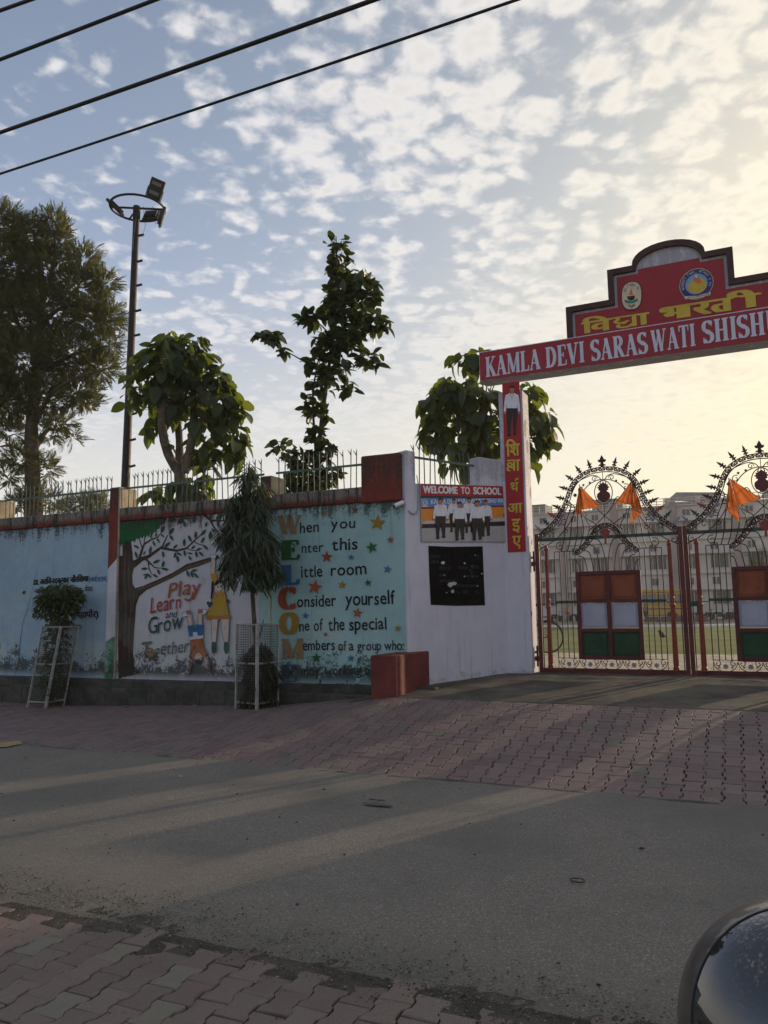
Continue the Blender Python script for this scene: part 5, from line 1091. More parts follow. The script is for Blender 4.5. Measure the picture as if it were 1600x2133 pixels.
flag(cA, [[(690, 765), (625, 1110), (655, 1150), (712, 1175), (722, 1060), (705, 840)], [(697, 780), (722, 1098), (830, 1080), (975, 1065)]], 'saffron flag tied to the left shoulder of the left gate leaf', [(685, 760), (720, 1230)])
flag(cA, [[(1385, 700), (1480, 960), (1532, 1130), (1450, 1085), (1382, 1072)], [(1383, 705), (1383, 1040), (1290, 1020), (1180, 1015), (1112, 1078)], [(1382, 1068), (1525, 1125), (1490, 1170), (1362, 1292)]], 'saffron flag with hanging tail tied to the right shoulder of the left gate leaf', [(1392, 690), (1388, 1090)])
flag(cB, [[(1170, 562), (1128, 905), (1185, 892), (1262, 868)], [(1174, 566), (1262, 868), (1400, 830), (1518, 785)], [(1130, 900), (1258, 868), (1285, 1050), (1195, 975)]], 'saffron flag tied to the right gate leaf', [(1165, 560), (1150, 920)])
# ------------------------------------------------------------------ foliage
def leaf_mat(name, c1, c2, tr, f=.38, rough=.55, spec=.4, dusty=.0):
    m, nt, N = new_mat(name); g = N('ShaderNodeNewGeometry'); oi = N('ShaderNodeObjectInfo')
    r = mth(N, 'FRACT', mth(N, 'ADD', mth(N, 'MULTIPLY', g.outputs['Random Per Island'], 5.3), mth(N, 'MULTIPLY', oi.outputs['Random'], 3.1)))
    c = mixc(N, r, c1, c2)
    tc = mixc(N, r, tr, tuple(x*1.35 for x in tr[:3])+(1,))
    c = mixc(N, rng(N, nz(N, 30, 3, .6), .5, .75), c, tuple(x*.7 for x in c1[:3])+(1,))
    principled(N, c, rough, None, spec=spec, trans=(tc, f)); return m
M_bark = dirt_mat('bark', (.055, .042, .032, 1), (.13, .10, .075, 1), 6, 60, 1.0, .6)
M_bark2 = dirt_mat('pale bark', (.075, .058, .044, 1), (.15, .118, .092, 1), 6, 50, .9, .5)
M_teak = leaf_mat('teak leaf', (.018, .034, .012, 1), (.034, .056, .018, 1), (.26, .32, .030, 1), .30)
M_fig = leaf_mat('glossy leaf', (.018, .034, .012, 1), (.034, .055, .018, 1), (.12, .16, .015, 1), .22, .38)
M_oak = leaf_mat('feathery leaf', (.038, .048, .018, 1), (.076, .084, .030, 1), (.24, .24, .06, 1), .30, .7, .2)
M_ash = leaf_mat('drooping leaf', (.016, .030, .015, 1), (.038, .056, .026, 1), (.12, .17, .04, 1), .22, .45)
M_dry = leaf_mat('dry leaf', (.030, .028, .020, 1), (.060, .055, .035, 1), (.08, .07, .03, 1), .15, .8, .2)
M_bush = leaf_mat('bush leaf', (.040, .060, .022, 1), (.085, .10, .040, 1), (.14, .18, .04, 1), .25)
def broad(L, Wd, fold, droop, lob=0.0, n=6, pet=.12):
    """leaf along +Y, face +Z"""
    vs = []; fs = []
    for i in range(n+1):
        t = i/n; w = Wd/2*(math.sin(math.pi*min(1, t*1.02))**.62)*(1-.22*abs(t-.45))*(1+lob*math.sin(t*23)); y = pet*L+t*L*(1-pet); z = -droop*L*(t**1.8)
        if i == 0: w = .006
        if i == n: w = .003
        vs += [(-w, y, z+fold*w), (0, y, z), (w, y, z+fold*w)]
    for i in range(n): a = i*3; fs += [(a, a+1, a+4, a+3), (a+1, a+2, a+5, a+4)]
    b = len(vs); vs += [(-.004, 0, 0), (.004, 0, 0)]; fs.append((b, b+1, 2, 0)); return vs, fs
def leaf_variants(specs, name, mat):
    out = []
    for sp_ in specs:
        vs, fs = broad(*sp_); me = bpy.data.meshes.new(name); me.from_pydata(vs, [], fs); me.materials.append(mat); me.polygons.foreach_set('use_smooth', [True]*len(me.polygons)); me.update(); out.append((me, vs, fs))
    return out
def basis(y, up):
    y = y.normalized(); x = y.cross(up); x = x.normalized() if x.length > 1e-4 else y.orthogonal().normalized(); return x, y, x.cross(y)
def foliage(root, var, items, name='leaf', limit=300):
    """items: (pos, ydir, up, scale); the largest in view become parts, the rest one mass"""
    base = root_of(root); items.sort(key=lambda t: -t[3]*(1 if (t[0]-EYE).length < 1e6 else 0)+(t[0]-EYE).length*.05); mb = MB(); rr_ = random.Random(5)
    for k, (p, y, up, s) in enumerate(items):
        me, vs, fs = rr_.choice(var); X, Y, ZZ = basis(y, up)
        if k < limit:
            o = bpy.data.objects.new(name, me); COL.objects.link(o); o.parent = root; q = p-base
            o.matrix_local = Matrix(((X.x*s, Y.x*s, ZZ.x*s, q.x), (X.y*s, Y.y*s, ZZ.y*s, q.y), (X.z*s, Y.z*s, ZZ.z*s, q.z), (0, 0, 0, 1)))
        else: mb.add([p+(X*a+Y*b+ZZ*c)*s for a, b, c in vs], fs, True)
    if mb.v: o = mb.build('crown', var[0][0].materials[0], root); o['kind'] = 'stuff'
def blob_items(blobs, depth, r, droop=.5, size=(.8, 1.15), thick=.9, shell=.55, spread=.5):
    out = []
    for (px, py, rx, ry, n) in blobs:
        c = at_depth(px, py, depth); k = (depth)/F; RX, RZ = rx*k, ry*k; RY = (RX+RZ)/2*thick
        for _ in range(n):
            d = Vector((r.gauss(0, 1), r.gauss(0, 1), r.gauss(0, 1))).normalized(); q = shell+(1-shell)*r.random()**.6
            p = c+Vector((d.x*RX*q, d.y*RY*q, d.z*RZ*q)); y = Vector((d.x, d.y, d.z*.5-droop))+Vector((r.uniform(-1, 1), r.uniform(-1, 1), r.uniform(-1, 1)))*spread
            up = Vector((d.x*.6, d.y*.6, 1.0))+Vector((r.uniform(-1, 1), r.uniform(-1, 1), r.uniform(-.4, .4)))*.6
            out.append((p-y.normalized()*.12, y, up, r.uniform(*size)))
    return out
def limb(root, pxpath, depth, r0, r1, mat, name='branch', n=8, dj=None):
    P = []
    for i, (x, y) in enumerate(pxpath): P.append(at_depth(x, y, depth+(dj[i] if dj else 0)))
    C = []
    for i in range(len(P)-1):
        p0, p1, p2, p3 = P[max(0, i-1)], P[i], P[i+1], P[min(len(P)-1, i+2)]
        for k in range(4): t = k/4; C.append(.5*((2*p1)+(p2-p0)*t+(2*p0-5*p1+4*p2-p3)*t*t+(3*p1-p0-3*p2+p3)*t**3))
    C.append(P[-1]); m = MB(); nn = len(C); rr_ = random.Random(len(C)+int(r0*1000)); m.tube(C, [lerp(r0, r1, i/(nn-1))*rr_.uniform(.92, 1.08) for i in range(nn)], n); return m.build(name, mat, root)
def twigs(root, blobs, depth, start, n, r, mat, rad=.012):
    m = MB()
    for (px, py, rx, ry, _) in blobs:
        for k in range(n):
            s = r.choice(start); a = at_depth(s[0], s[1], depth); b = at_depth(px+rx*r.uniform(-.85, .85), py+ry*r.uniform(-.85, .85), depth+r.uniform(-.4, .4)); mid = (a+b)/2+Vector((r.uniform(-.1, .1), 0, r.uniform(0, .15))); m.tube([a, mid, b], [rad*1.4, rad, rad*.4], 5)
    m.build('twigs', mat, root)
# ---- big-leafed tree behind the mural wall
DT = 15.2; t2 = thing('teak_tree', 'broad-leaved tree with forked pale trunks behind the mural wall', 'tree', Vector((at_depth(385, 1000, DT).x, DT, .3)))
TV = leaf_variants([(.42, .25, .18, .25, .05), (.36, .22, .10, .10, .04), (.46, .27, .30, .45, .06), (.34, .14, .6, .6, .05), (.30, .20, .3, .2, .05)], 'leaf', M_teak)
B2 = [(370, 755, 88, 55, 135), (300, 800, 45, 45, 30), (275, 835, 25, 30, 10), (440, 830, 60, 60, 85), (483, 900, 32, 55, 42), (430, 900, 50, 45, 40), (360, 820, 60, 45, 55), (395, 1022, 52, 28, 30), (330, 1030, 35, 18, 12), (432, 985, 22, 28, 10), (318, 898, 12, 14, 4), (352, 870, 30, 25, 10)]
limb(t2, [(385, 1090), (380, 1040), (374, 985)], DT, .15, .12, M_bark2, 'trunk'); limb(t2, [(376, 990), (350, 945), (338, 890), (340, 830), (352, 770)], DT, .10, .075, M_bark2, dj=[0, -.1, -.2, -.2, -.1]); limb(t2, [(372, 985), (374, 930), (370, 870), (365, 800)], DT, .09, .06, M_bark2, dj=[0, .2, .3, .3])
limb(t2, [(384, 985), (398, 925), (405, 860), (402, 790)], DT, .10, .07, M_bark2, dj=[0, -.1, -.1, 0]); limb(t2, [(390, 975), (425, 935), (450, 905), (462, 860)], DT, .085, .05, M_bark2, dj=[0, .1, .1, .2])
B2 = [b[:4]+(int(b[4]*1.75),) for b in B2]+[(490, 860, 28, 30, 30), (500, 930, 18, 40, 24), (465, 950, 25, 25, 16), (455, 790, 35, 30, 30), (350, 710, 35, 22, 26), (400, 720, 40, 24, 30), (312, 880, 10, 16, 5), (352, 930, 12, 16, 5), (420, 950, 25, 25, 14)]
foliage(t2, TV, blob_items(B2, DT, random.Random(2), .75, (.55, 1.0), .9, .40, .75)); twigs(t2, B2[:7], DT, [(345, 840), (400, 860), (455, 880)], 5, random.Random(8), M_bark2)
# ---- slim tree
DS = 14.6; t3 = thing('slender_tree', 'slim leafy tree rising above the WELCOME wall panel', 'tree', Vector((at_depth(660, 1000, DS).x, DS, .3)))
FV = leaf_variants([(.25, .145, .2, .1, 0, 5), (.22, .125, .1, .25, 0, 5), (.28, .15, .3, .2, 0, 5)], 'leaf', M_fig)
B3 = [(690, 500, 18, 12, 5), (714, 505, 14, 16, 6), (692, 530, 16, 14, 7), (722, 535, 16, 16, 8), (700, 560, 20, 18, 16), (712, 595, 38, 34, 55), (748, 590, 34, 34, 35), (772, 610, 26, 30, 26), (730, 645, 45, 35, 60), (690, 640, 30, 30, 30), (780, 672, 36, 28, 34), (800, 680, 18, 22, 10), (725, 700, 50, 34, 70), (650, 662, 34, 20, 22), (632, 665, 20, 14, 8), (680, 720, 36, 30, 50), (565, 702, 32, 15, 20), (540, 700, 16, 10, 7), (592, 735, 12, 12, 7), (765, 745, 34, 22, 22), (785, 760, 14, 16, 6), (700, 765, 40, 30, 45), (645, 760, 20, 22, 14), (672, 800, 34, 30, 30), (728, 812, 22, 16, 10), (650, 850, 24, 26, 20), (640, 830, 12, 12, 5), (680, 860, 16, 22, 10), (655, 905, 24, 22, 22), (670, 945, 34, 30, 42), (630, 960, 36, 26, 40), (588, 935, 32, 22, 20), (650, 1000, 55, 28, 80), (700, 985, 16, 24, 12), (610, 1010, 30, 20, 25)]
limb(t3, [(655, 1080), (660, 1000), (668, 900), (680, 800), (695, 700), (706, 620), (702, 550), (700, 492)], DS, .06, .010, M_bark, 'trunk'); limb(t3, [(664, 1000), (655, 900), (652, 820), (665, 740)], DS, .035, .012, M_bark, dj=[0, .1, .1, 0])
for pth in ([(660, 770), (620, 745), (590, 728), (560, 705)], [(690, 720), (730, 690), (775, 672)], [(695, 680), (735, 640), (770, 600)], [(690, 700), (660, 670), (632, 662)], [(685, 780), (730, 765), (780, 750)]): limb(t3, pth, DS, .018, .006, M_bark, n=6)
B3 = [b[:4]+(int(b[4]*1.6),) for b in B3]
foliage(t3, FV, blob_items(B3, DS, random.Random(3), .15, (.8, 1.2), .9, .3, .8))
# ---- round teak behind the pillar
DR = 15.8; t4 = thing('teak_tree', 'dense round broad-leaved tree behind the red banner pillar', 'tree', Vector((at_depth(1010, 1000, DR).x, DR, .3)))
T4V = leaf_variants([(.38, .27, .15, .25, .07), (.32, .24, .10, .12, .06), (.40, .29, .28, .45, .08), (.36, .15, .6, .6, .06), (.26, .20, .3, .3, .06)], 'leaf', M_teak)
B4 = [(985, 752, 45, 26, 40), (1030, 745, 40, 25, 30), (945, 820, 50, 35, 60), (900, 850, 30, 36, 30), (905, 900, 36, 40, 45), (985, 840, 62, 52, 100), (950, 915, 60, 45, 80), (1020, 910, 60, 50, 80), (1090, 830, 42, 40, 60), (1125, 880, 36, 42, 50), (1140, 915, 22, 28, 18), (1100, 930, 42, 36, 50), (965, 965, 45, 24, 30), (992, 985, 22, 18, 8), (1075, 970, 30, 22, 16), (945, 800, 22, 12, 10), (1112, 965, 10, 22, 4)]
limb(t4, [(1010, 1080), (1008, 980), (1005, 900), (1010, 820)], DR, .13, .07, M_bark2, 'trunk')
foliage(t4, T4V, blob_items(B4, DR, random.Random(4), .75, (.75, 1.15), .9, .40, .5)); twigs(t4, B4[:12], DR, [(1005, 900), (1010, 850)], 3, random.Random(9), M_bark2)
# ---- tall feathery tree, far left
DB = 23.0; t1 = thing('silver_oak', 'tall feathery olive-green tree at the far left behind the wall', 'tree', Vector((at_depth(68, 1000, DB).x, DB, .2)))
limb(t1, [(72, 1120), (68, 1000), (66, 880), (80, 740), (88, 600), (70, 480)], DB, .27, .05, M_bark, 'trunk', 10)
for pth in ([(68, 900), (100, 830), (150, 790), (220, 770)], [(70, 940), (95, 900), (115, 895), (150, 905)], [(76, 800), (110, 700), (150, 620), (185, 560)], [(80, 760), (40, 680), (10, 600), (-20, 560)], [(68, 860), (30, 820), (-20, 800)], [(84, 680), (130, 640), (200, 640)], [(86, 640), (110, 560), (115, 480)], [(70, 960), (30, 930), (0, 930)], [(85, 660), (50, 590), (30, 500)], [(78, 780), (150, 740), (225, 720)]):
    limb(t1, pth, DB, .09, .02, M_bark, n=6, dj=[0]+[random.Random(int(pth[1][0]*7+pth[1][1])).uniform(-1.3, 1.3)*i/3 for i in range(1, len(pth))])
B1 = [(20, 470, 42, 40), (60, 500, 45, 50), (110, 470, 26, 34), (125, 500, 22, 40), (90, 560, 55, 45), (20, 560, 60, 60), (175, 545, 28, 38), (165, 600, 48, 42), (215, 590, 30, 26), (110, 650, 60, 50), (30, 660, 60, 60), (185, 665, 48, 40), (225, 660, 28, 30), (222, 715, 30, 26), (60, 750, 80, 55), (150, 735, 60, 42), (205, 765, 44, 32), (160, 815, 50, 28), (90, 830, 50, 36), (20, 830, 50, 50), (180, 838, 28, 12), (120, 880, 34, 16), (150, 912, 28, 12), (105, 905, 26, 16), (20, 900, 40, 34), (50, 960, 40, 30), (98, 975, 20, 34), (15, 990, 30, 26), (70, 1030, 36, 22), (110, 1045, 26, 16), (50, 1050, 40, 20), (-40, 620, 60, 120), (-40, 800, 60, 90)]
def feathery(root, blobs, depth, r, dens, L=.42, mat=M_oak):
    mb = MB(); st = MB()
    for (px, py, rx, ry) in blobs:
        c = at_depth(px, py, depth); k = depth/F; RX, RZ = rx*k, ry*k; RY = (RX+RZ)*.6
        for _ in range(int(dens*rx*ry/1000)+4):
            d = Vector((r.gauss(0, 1), r.gauss(0, 1), r.gauss(0, 1))).normalized(); q = .25+.8*r.random()**.7; p = c+Vector((d.x*RX*q, d.y*RY*q, d.z*RZ*q))
            ax = (d+Vector((r.uniform(-.6, .6), r.uniform(-.6, .6), r.uniform(-.35, .75)))).normalized(); sd = ax.cross(Vector((r.uniform(-1, 1), r.uniform(-1, 1), r.uniform(-1, 1)))).normalized(); le = L*r.uniform(.6, 1.2); nl = 9
            st.add([p-sd*.003, p+sd*.003, p+ax*le], [(0, 1, 2)])
            for i in range(1, nl+1):
                t = i/nl; b = p+ax*le*t; w = le*.34*math.sin(math.pi*(.15+.8*t))
                for s in (-1, 1):
                    tip = b+(sd*s*.95+ax*.75+Vector((0, 0, r.uniform(-.25, .15)))).normalized()*w; nrm = ax.cross(sd)*.016; mb.add([b, (b+tip)/2+nrm+ax*.012, tip, (b+tip)/2-nrm*.6-ax*.012], [(0, 1, 2, 3)])
    o = mb.build('crown', mat, root); o['kind'] = 'stuff'; st.build('twigs', M_bark, root)
B1 = [b if b[1] < 890 else (b[0], b[1], b[2]*.8, b[3]*.7) for b in B1]
feathery(t1, B1, DB, random.Random(6), 200, .36)
# ---- hazy tree far behind the railing and one by the building
t7 = thing('distant_tree', 'pale hazy round tree far behind the blue panel railing', 'tree', Vector((at_depth(175, 1050, 48).x, 48, 0)))
feathery(t7, [(170, 1052, 42, 18), (205, 1050, 30, 20), (135, 1062, 30, 12), (190, 1040, 24, 12)], 48, random.Random(14), 420, .55, M_oak); limb(t7, [(175, 1200), (174, 1110), (172, 1060)], 48, .3, .15, M_bark, 'trunk')
t8 = thing('distant_tree', 'hazy tree before the school building at the right edge', 'tree', Vector((at_depth(1600, 1270, 80).x, 80, 0)))
feathery(t8, [(1600, 1165, 26, 22), (1590, 1185, 18, 14), (1620, 1180, 30, 26)], 80, random.Random(15), 170, .9, M_oak); limb(t8, [(1606, 1290), (1604, 1230), (1602, 1180)], 80, .22, .12, M_bark, 'trunk')
# ------------------------------------------------------------------ tree guards and their plants
M_gw = plain('guard white paint', (.30, .29, .265, 1), .7, .3, 14, .3); M_wire = plain('guard wire', (.13, .13, .12, 1), .6, .4, 30, .1, metal=.3)
def tree_guard(c, h, half, rot, tilt, label):
    root = thing('tree_guard', label, 'tree guard', c, 'square wire tree guards on the pavement'); pts = []
    for k in range(4): a = rot+k*math.pi/2; pts.append(Vector((math.cos(a)*half, math.sin(a)*half, 0)))
    T = lambda p, z: c+p+Z*z+Vector((tilt[0], tilt[1], 0))*(z/h)
    for p in pts: 
        m = MB(); q0, q1 = T(p, -.03), T(p, h); m.tube([q0, q1], .026 if p is pts[0] else .018, 4, smooth=False); m.build('post', M_gw, root)
    for k in range(4):
        p, q = pts[k], pts[(k+1) % 4]
        for z in (.07*h, .53*h, .985*h): m = MB(); m.tube([T(p, z), T(q, z)], .014, 4, smooth=False); m.build('rail', M_gw, root)
        m = MB(); nn = int((q-p).length/.034)
        for i in range(1, nn): w = p.lerp(q, i/nn); m.tube([T(w, .07*h), T(w, .985*h)], .0028, 3, False)
        nv = int(h*.92/.034)
        for i in range(1, nv): z = lerp(.07*h, .985*h, i/nv); m.tube([T(p, z), T(q, z)], .0028, 3, False)
        m.build('wire_mesh', M_wire, root)
    return root, T
def small_leaves(blobs, depth, r, L, Wd, droop, spread=.9):
    mb = MB()
    for (px, py, rx, ry, n) in blobs:
        c = at_depth(px, py, depth); k = depth/F
        for _ in range(n):
            d = Vector((r.gauss(0, 1), r.gauss(0, 1), r.gauss(0, 1))).normalized()*(r.random()**.4); p = c+Vector((d.x*rx*k, d.y*(rx+ry)/2*k, d.z*ry*k))
            y = (Vector((d.x, d.y, -droop))+Vector((r.uniform(-1, 1), r.uniform(-1, 1), r.uniform(-1, 1)))*spread).normalized(); x = y.cross(Vector((r.uniform(-1, 1), r.uniform(-1, 1), 1))).normalized(); s = r.uniform(.7, 1.2); l = L*s; w = Wd*s/2; nn = x.cross(y)*w*.5
            mb.add([p, p+y*l*.45+x*w+nn, p+y*l, p+y*l*.45-x*w+nn, p+y*l*.5], [(0, 1, 4), (1, 2, 4), (2, 3, 4), (3, 0, 4)], True)
    return mb
gA = W(-10.40, 9.31, 0)
ga, TA = tree_guard(gA, 1.30, .27, math.radians(-67), (.20, .0), 'leaning white tree guard round a small bush before the blue panel')
bu = thing('bush', 'small leafy bush growing out of the leaning tree guard', 'bush', gA)
DA = gA.y
o = small_leaves([(122, 1238, 42, 24, 900), (105, 1262, 30, 26, 420), (145, 1255, 26, 26, 420), (90, 1250, 16, 16, 120), (160, 1240, 14, 16, 120), (125, 1290, 26, 20, 260), (118, 1340, 18, 60, 420), (112, 1410, 22, 60, 420)], DA, random.Random(21), .10, .035, .7).build('foliage', M_bush, bu); o['kind'] = 'stuff'
limb(bu, [(106, 1470), (112, 1400), (119, 1320), (123, 1265)], DA, .022, .010, M_bark, 'stem', 6)
for pth in ([(119, 1320), (105, 1285), (98, 1250)], [(120, 1310), (140, 1280), (150, 1250)], [(115, 1370), (130, 1320), (128, 1240)]): limb(bu, pth, DA, .010, .004, M_bark, n=5)
gB = W(-6.27, 9.27, 0); gB.z = gz(*uv_of(gB))
gb2, TB = tree_guard(gB, 1.17, .29, math.radians(-81), (0, 0), 'upright white tree guard round the drooping tree')
DA2 = gB.y; at = thing('mast_tree', 'young drooping mast tree standing in the upright tree guard', 'tree', gB)
AV = leaf_variants([(.20, .026, .3, .25, .12, 5, .06), (.17, .022, .2, .45, .15, 5, .06), (.24, .028, .3, .10, .10, 5, .06)], 'leaf', M_ash)
limb(at, [(538, 1480), (540, 1400), (533, 1330), (528, 1270), (524, 1200), (518, 1080), (516, 985)], DA2, .046, .016, M_bark, 'trunk', 8)
def droopers(cols, depth, r):
    out = []
    for (px, py, rx, ry, n) in cols:
        k = depth/F; c = at_depth(px, py, depth)
        for _ in range(n):
            a = r.uniform(0, 6.283); q = r.random()**.45; p = c+Vector((math.cos(a)*rx*k*q, math.sin(a)*rx*k*q, r.uniform(-1, 1)*ry*k)); o_ = Vector((math.cos(a), math.sin(a), 0))
            y = o_*r.uniform(.1, .75)-Z*r.uniform(.7, 1.2)+Vector((r.uniform(-.3, .3), r.uniform(-.3, .3), 0)); out.append((p, y, o_+Z*.4+Vector((r.uniform(-.5, .5), r.uniform(-.5, .5), 0)), r.uniform(.75, 1.2)))
    return out
def tufts(depth, r, n, per):
    out = []; k = depth/F; prof = [(965, 3), (1000, 18), (1030, 34), (1060, 44), (1100, 56), (1150, 66), (1190, 66), (1215, 50)]
    for q in range(n):
        py = 968+(1208-968)*r.random()**.72; w = .88*interp(py, prof)*(1+.16*math.sin(py*.09+1)*1); a = r.uniform(0, 6.283); rad = r.random()**.4
        cx = 518+w*math.cos(a)*rad+6*math.sin(py*.045); c = at_depth(cx, py, depth+w*k*math.sin(a)*rad); o_ = Vector((math.cos(a), math.sin(a), 0)); big = r.uniform(.7, 1.15)
        for _ in range(int(per*r.uniform(.6, 1.3)*(.35 if py < 1000 else 1))):
            j = Vector((r.gauss(0, 1), r.gauss(0, 1), r.gauss(0, .8)))*.045; y = o_*r.uniform(-.1, .75)+Vector((r.uniform(-.55, .55), r.uniform(-.55, .55), -r.uniform(.45, 1.1))); out.append((c+j, y, o_+Z*.4+Vector((r.uniform(-.8, .8), r.uniform(-.8, .8), 0)), big*r.uniform(.75, 1.2)))
    return out
foliage(at, AV, tufts(DA2, random.Random(22), 240, 20))
for k in range(26):
    r = random.Random(100+k); y = 990+k*8; limb(at, [(520, y), (520+r.uniform(-35, 35), y-8), (520+r.uniform(-60, 60)*min(1, (y-960)/120), y+25)], DA2, .006, .002, M_bark, 'twig', 4, [0, r.uniform(-.2, .2), r.uniform(-.3, .3)])
dry = small_leaves([(540, 1360, 24, 26, 300), (545, 1405, 30, 40, 700), (540, 1445, 30, 30, 500)], DA2, random.Random(23), .20, .030, 1.6, .5).build('dead_foliage', M_dry, at); dry['kind'] = 'stuff'
limb(at, [(536, 1340), (545, 1310), (549, 1290)], DA2-.05, .012, .006, M_bark, n=5)
# ------------------------------------------------------------------ lamp mast
M_mast = plain('mast rust paint', (.026, .016, .015, 1), .5, .4, 5, .25, metal=.3); M_lamp = plain('floodlight black', (.014, .014, .015, 1), .45, .3, 20, .1); M_lens = plain('floodlight lens', (.16, .16, .15, 1), .3, .1, 20, .02)
DM = 16.5; mb_ = at_depth(262, 992, DM); mt_ = at_depth(285, 432, DM); dirm = (mt_-mb_)/(mt_.z-mb_.z); foot = mb_-dirm*(mb_.z-.3)
mast = thing('floodlight_mast', 'tall rusty lamp mast with climbing pegs, ring head and four floodlights', 'lamp post', foot)
m = MB(); m.tube([foot, foot.lerp(mt_, .35), foot.lerp(mt_, .352), mt_], [.115, .100, .094, .070], 14); m.build('pole', M_mast, mast); m = MB(); m.lathe(mt_-Z*.28, [(.082, 0), (.082, .30)], 12); m.build('collar', M_mast, mast)
for x, y in ((300, 490), (297, 544), (296, 594), (294, 647), (292, 698), (290, 752), (287, 808), (285, 862), (283, 916), (282, 971)):
    q = at_depth(x, y, DM); c = foot+dirm*(q.z-foot.z-.03); m = MB(); m.tube([c, c+(q-c)*1.0+Z*.02], .027, 7); m.build('peg', M_mast, mast)
rc = at_depth(287, 436, DM); R_ = .60; rz_ = mt_.z-.02; rc = Vector((mt_.x+.02, DM, rz_))
m = MB(); m.tube([rc+Vector((R_*math.cos(a), R_*math.sin(a), 0)) for a in [2*math.pi*k/40 for k in range(41)]], .026, 8); m.build('ring', M_mast, mast)
for a in (.12, math.pi+.12, 2.2): m = MB(); m.tube([rc, rc+Vector((R_*math.cos(a), R_*math.sin(a), 0))], .024, 6); m.build('spoke', M_mast, mast)
def flood(name, p, nrm, upv, w=.34, h=.42, label=None):
    nrm = nrm.normalized(); x = upv.cross(nrm).normalized(); y = nrm.cross(x)
    b = MB(); b.bbox(p, x*w/2, y*h/2, nrm*.035, .03); body = b.build('floodlight', M_lamp, mast)
    for k in range(9): 
        pass
    f = MB()
    for k in range(8): f.box(p-nrm*.05+x*(w*(k-3.5)/9), x*.006, y*h*.36, nrm*.022)
    f.build('cooling_fins', M_lamp, body)
    for s in (-1, 1): g = MB(); g.box(p+nrm*.036+y*s*h*.24, x*w*.33, y*h*.085, nrm*.002); g.build('lens', M_lens, body)
    s = MB(); s.tube([p+x*w*.54+nrm*0, p+x*w*.56-y*h*.52, p-x*w*.56-y*h*.52, p-x*w*.54], .011, 6); s.build('bracket', M_lamp, body)
flood('a', at_depth(325, 393, DM-.35), Vector((-.15, -1, -.35)), Vector((.42, 0, .9))); flood('b', at_depth(240, 432, DM-.1), Vector((-.75, .1, -.75)), Vector((-.6, -.2, .6)))
flood('c', at_depth(316, 449, DM+.3), Vector((.05, .75, -.55)), Vector((0, .2, .8)), .34, .40); flood('d', at_depth(338, 452, DM), Vector((.93, .36, -.25)), Vector((.45, 0, .8)), .34, .40)
w_ = MB()
for pth in ([(299, 430), (300, 445), (303, 470), (296, 495)], [(306, 432), (302, 440), (298, 452)], [(318, 430), (318, 442)], [(320, 458), (326, 466), (332, 466)], [(284, 450), (280, 480), (276, 520)]): w_.tube([at_depth(x, y, DM-.12) for x, y in pth], .0045, 4)
w_.build('wiring', M_lamp, mast)
# ------------------------------------------------------------------ overhead cables
M_cab = plain('cable black', (.012, .012, .013, 1), .6, .2, 30, .1)
for k, (v, pxy, (x1, y1), rad, lab) in enumerate(((4.4, (0, 22), (62, 0), .016, 'short black overhead cable crossing the top left corner'), (4.8, (0, 124), (322, 0), .017, 'thick black overhead cable, second from the top left'), (5.2, (0, 276), (778, 0), .019, 'thickest black overhead cable, third from the top left'), (5.6, (0, 362), (1075, 0), .0125, 'thin black overhead cable, lowest of the four'))):
    pl = Plane(W(0, v), U); A0, Z0 = pl.sz(*pxy); A1, Z1 = pl.sz(x1, y1); sl = (Z1-Z0)/(A1-A0); P = []
    for i in range(61):
        a = A0-26+i; zz = Z0+sl*(a-A0)-.0016*((a-A0)*(A1-a))*-1*-1; P.append(pl.at(a, zz))
    cm = MB(); cm.tube(P, rad, 8); o = cm.build('overhead_cable', M_cab, None, pl.at(A0, Z0)); tagp(o, lab, 'cable', 'overhead cables across the sky')
# ------------------------------------------------------------------ school building far behind the field
M_bw = plain('school wall cream', (.58, .52, .48, 1), .85, .12, .4, .1); M_pil = plain('school pilaster pink', (.34, .26, .25, 1), .85, .15, .6, .1); M_win = plain('school window dark', (.10, .098, .092, 1), .4, .4, 1.0, .05); M_rf = plain('school roof sheet', (.19, .175, .15, 1), .8, .25, .7, .2); M_sl = plain('school ledge', (.55, .49, .45, 1), .85, .12, .8, .1)
VB = 90.0; PL = Plane(W(0, VB), U); bA = lambda x, y=1180: PL.sz(x, y)[0]; bZ = lambda x, y: PL.sz(x, y)[1]
sch = thing('school_building', 'long cream four-storey school building beyond the playing field', 'building', PL.at(bA(1300), 0))
A0, A1 = bA(1040), bA(1760); ZT = bZ(1300, 1060)
m = MB(); m.box(PL.at((A0+A1)/2, ZT/2-.5, -5), U*(A1-A0)/2, V*5, Z*(ZT/2+.5)); m.build('facade_wall', M_bw, sch)
def blk(name, mat, x0, x1, ytop, zb, d0, d1):
    a0, a1 = bA(x0, ytop), bA(x1, ytop); zt = bZ((x0+x1)/2, ytop); m = MB(); m.box(PL.at((a0+a1)/2, (zt+zb)/2, -(d0+d1)/2), U*(a1-a0)/2, V*(d1-d0)/2, Z*(zt-zb)/2); return m.build(name, mat, sch)
blk('roof_room', M_rf, 1060, 1131, 1050, ZT-.2, 1.2, 5); blk('roof_room', M_rf, 1228, 1292, 1036, ZT-.2, 1.5, 6); blk('roof_room', M_bw, 1383, 1392, 1037, ZT-.2, .2, 3)
blk('roof_room', M_rf, 1392, 1500, 1041, ZT-.2, 1.0, 7); blk('roof_room', M_bw, 1447, 1457, 1032, ZT-.2, .3, .9); blk('roof_room', M_rf, 1500, 1585, 1030, ZT-.2, 2, 8)
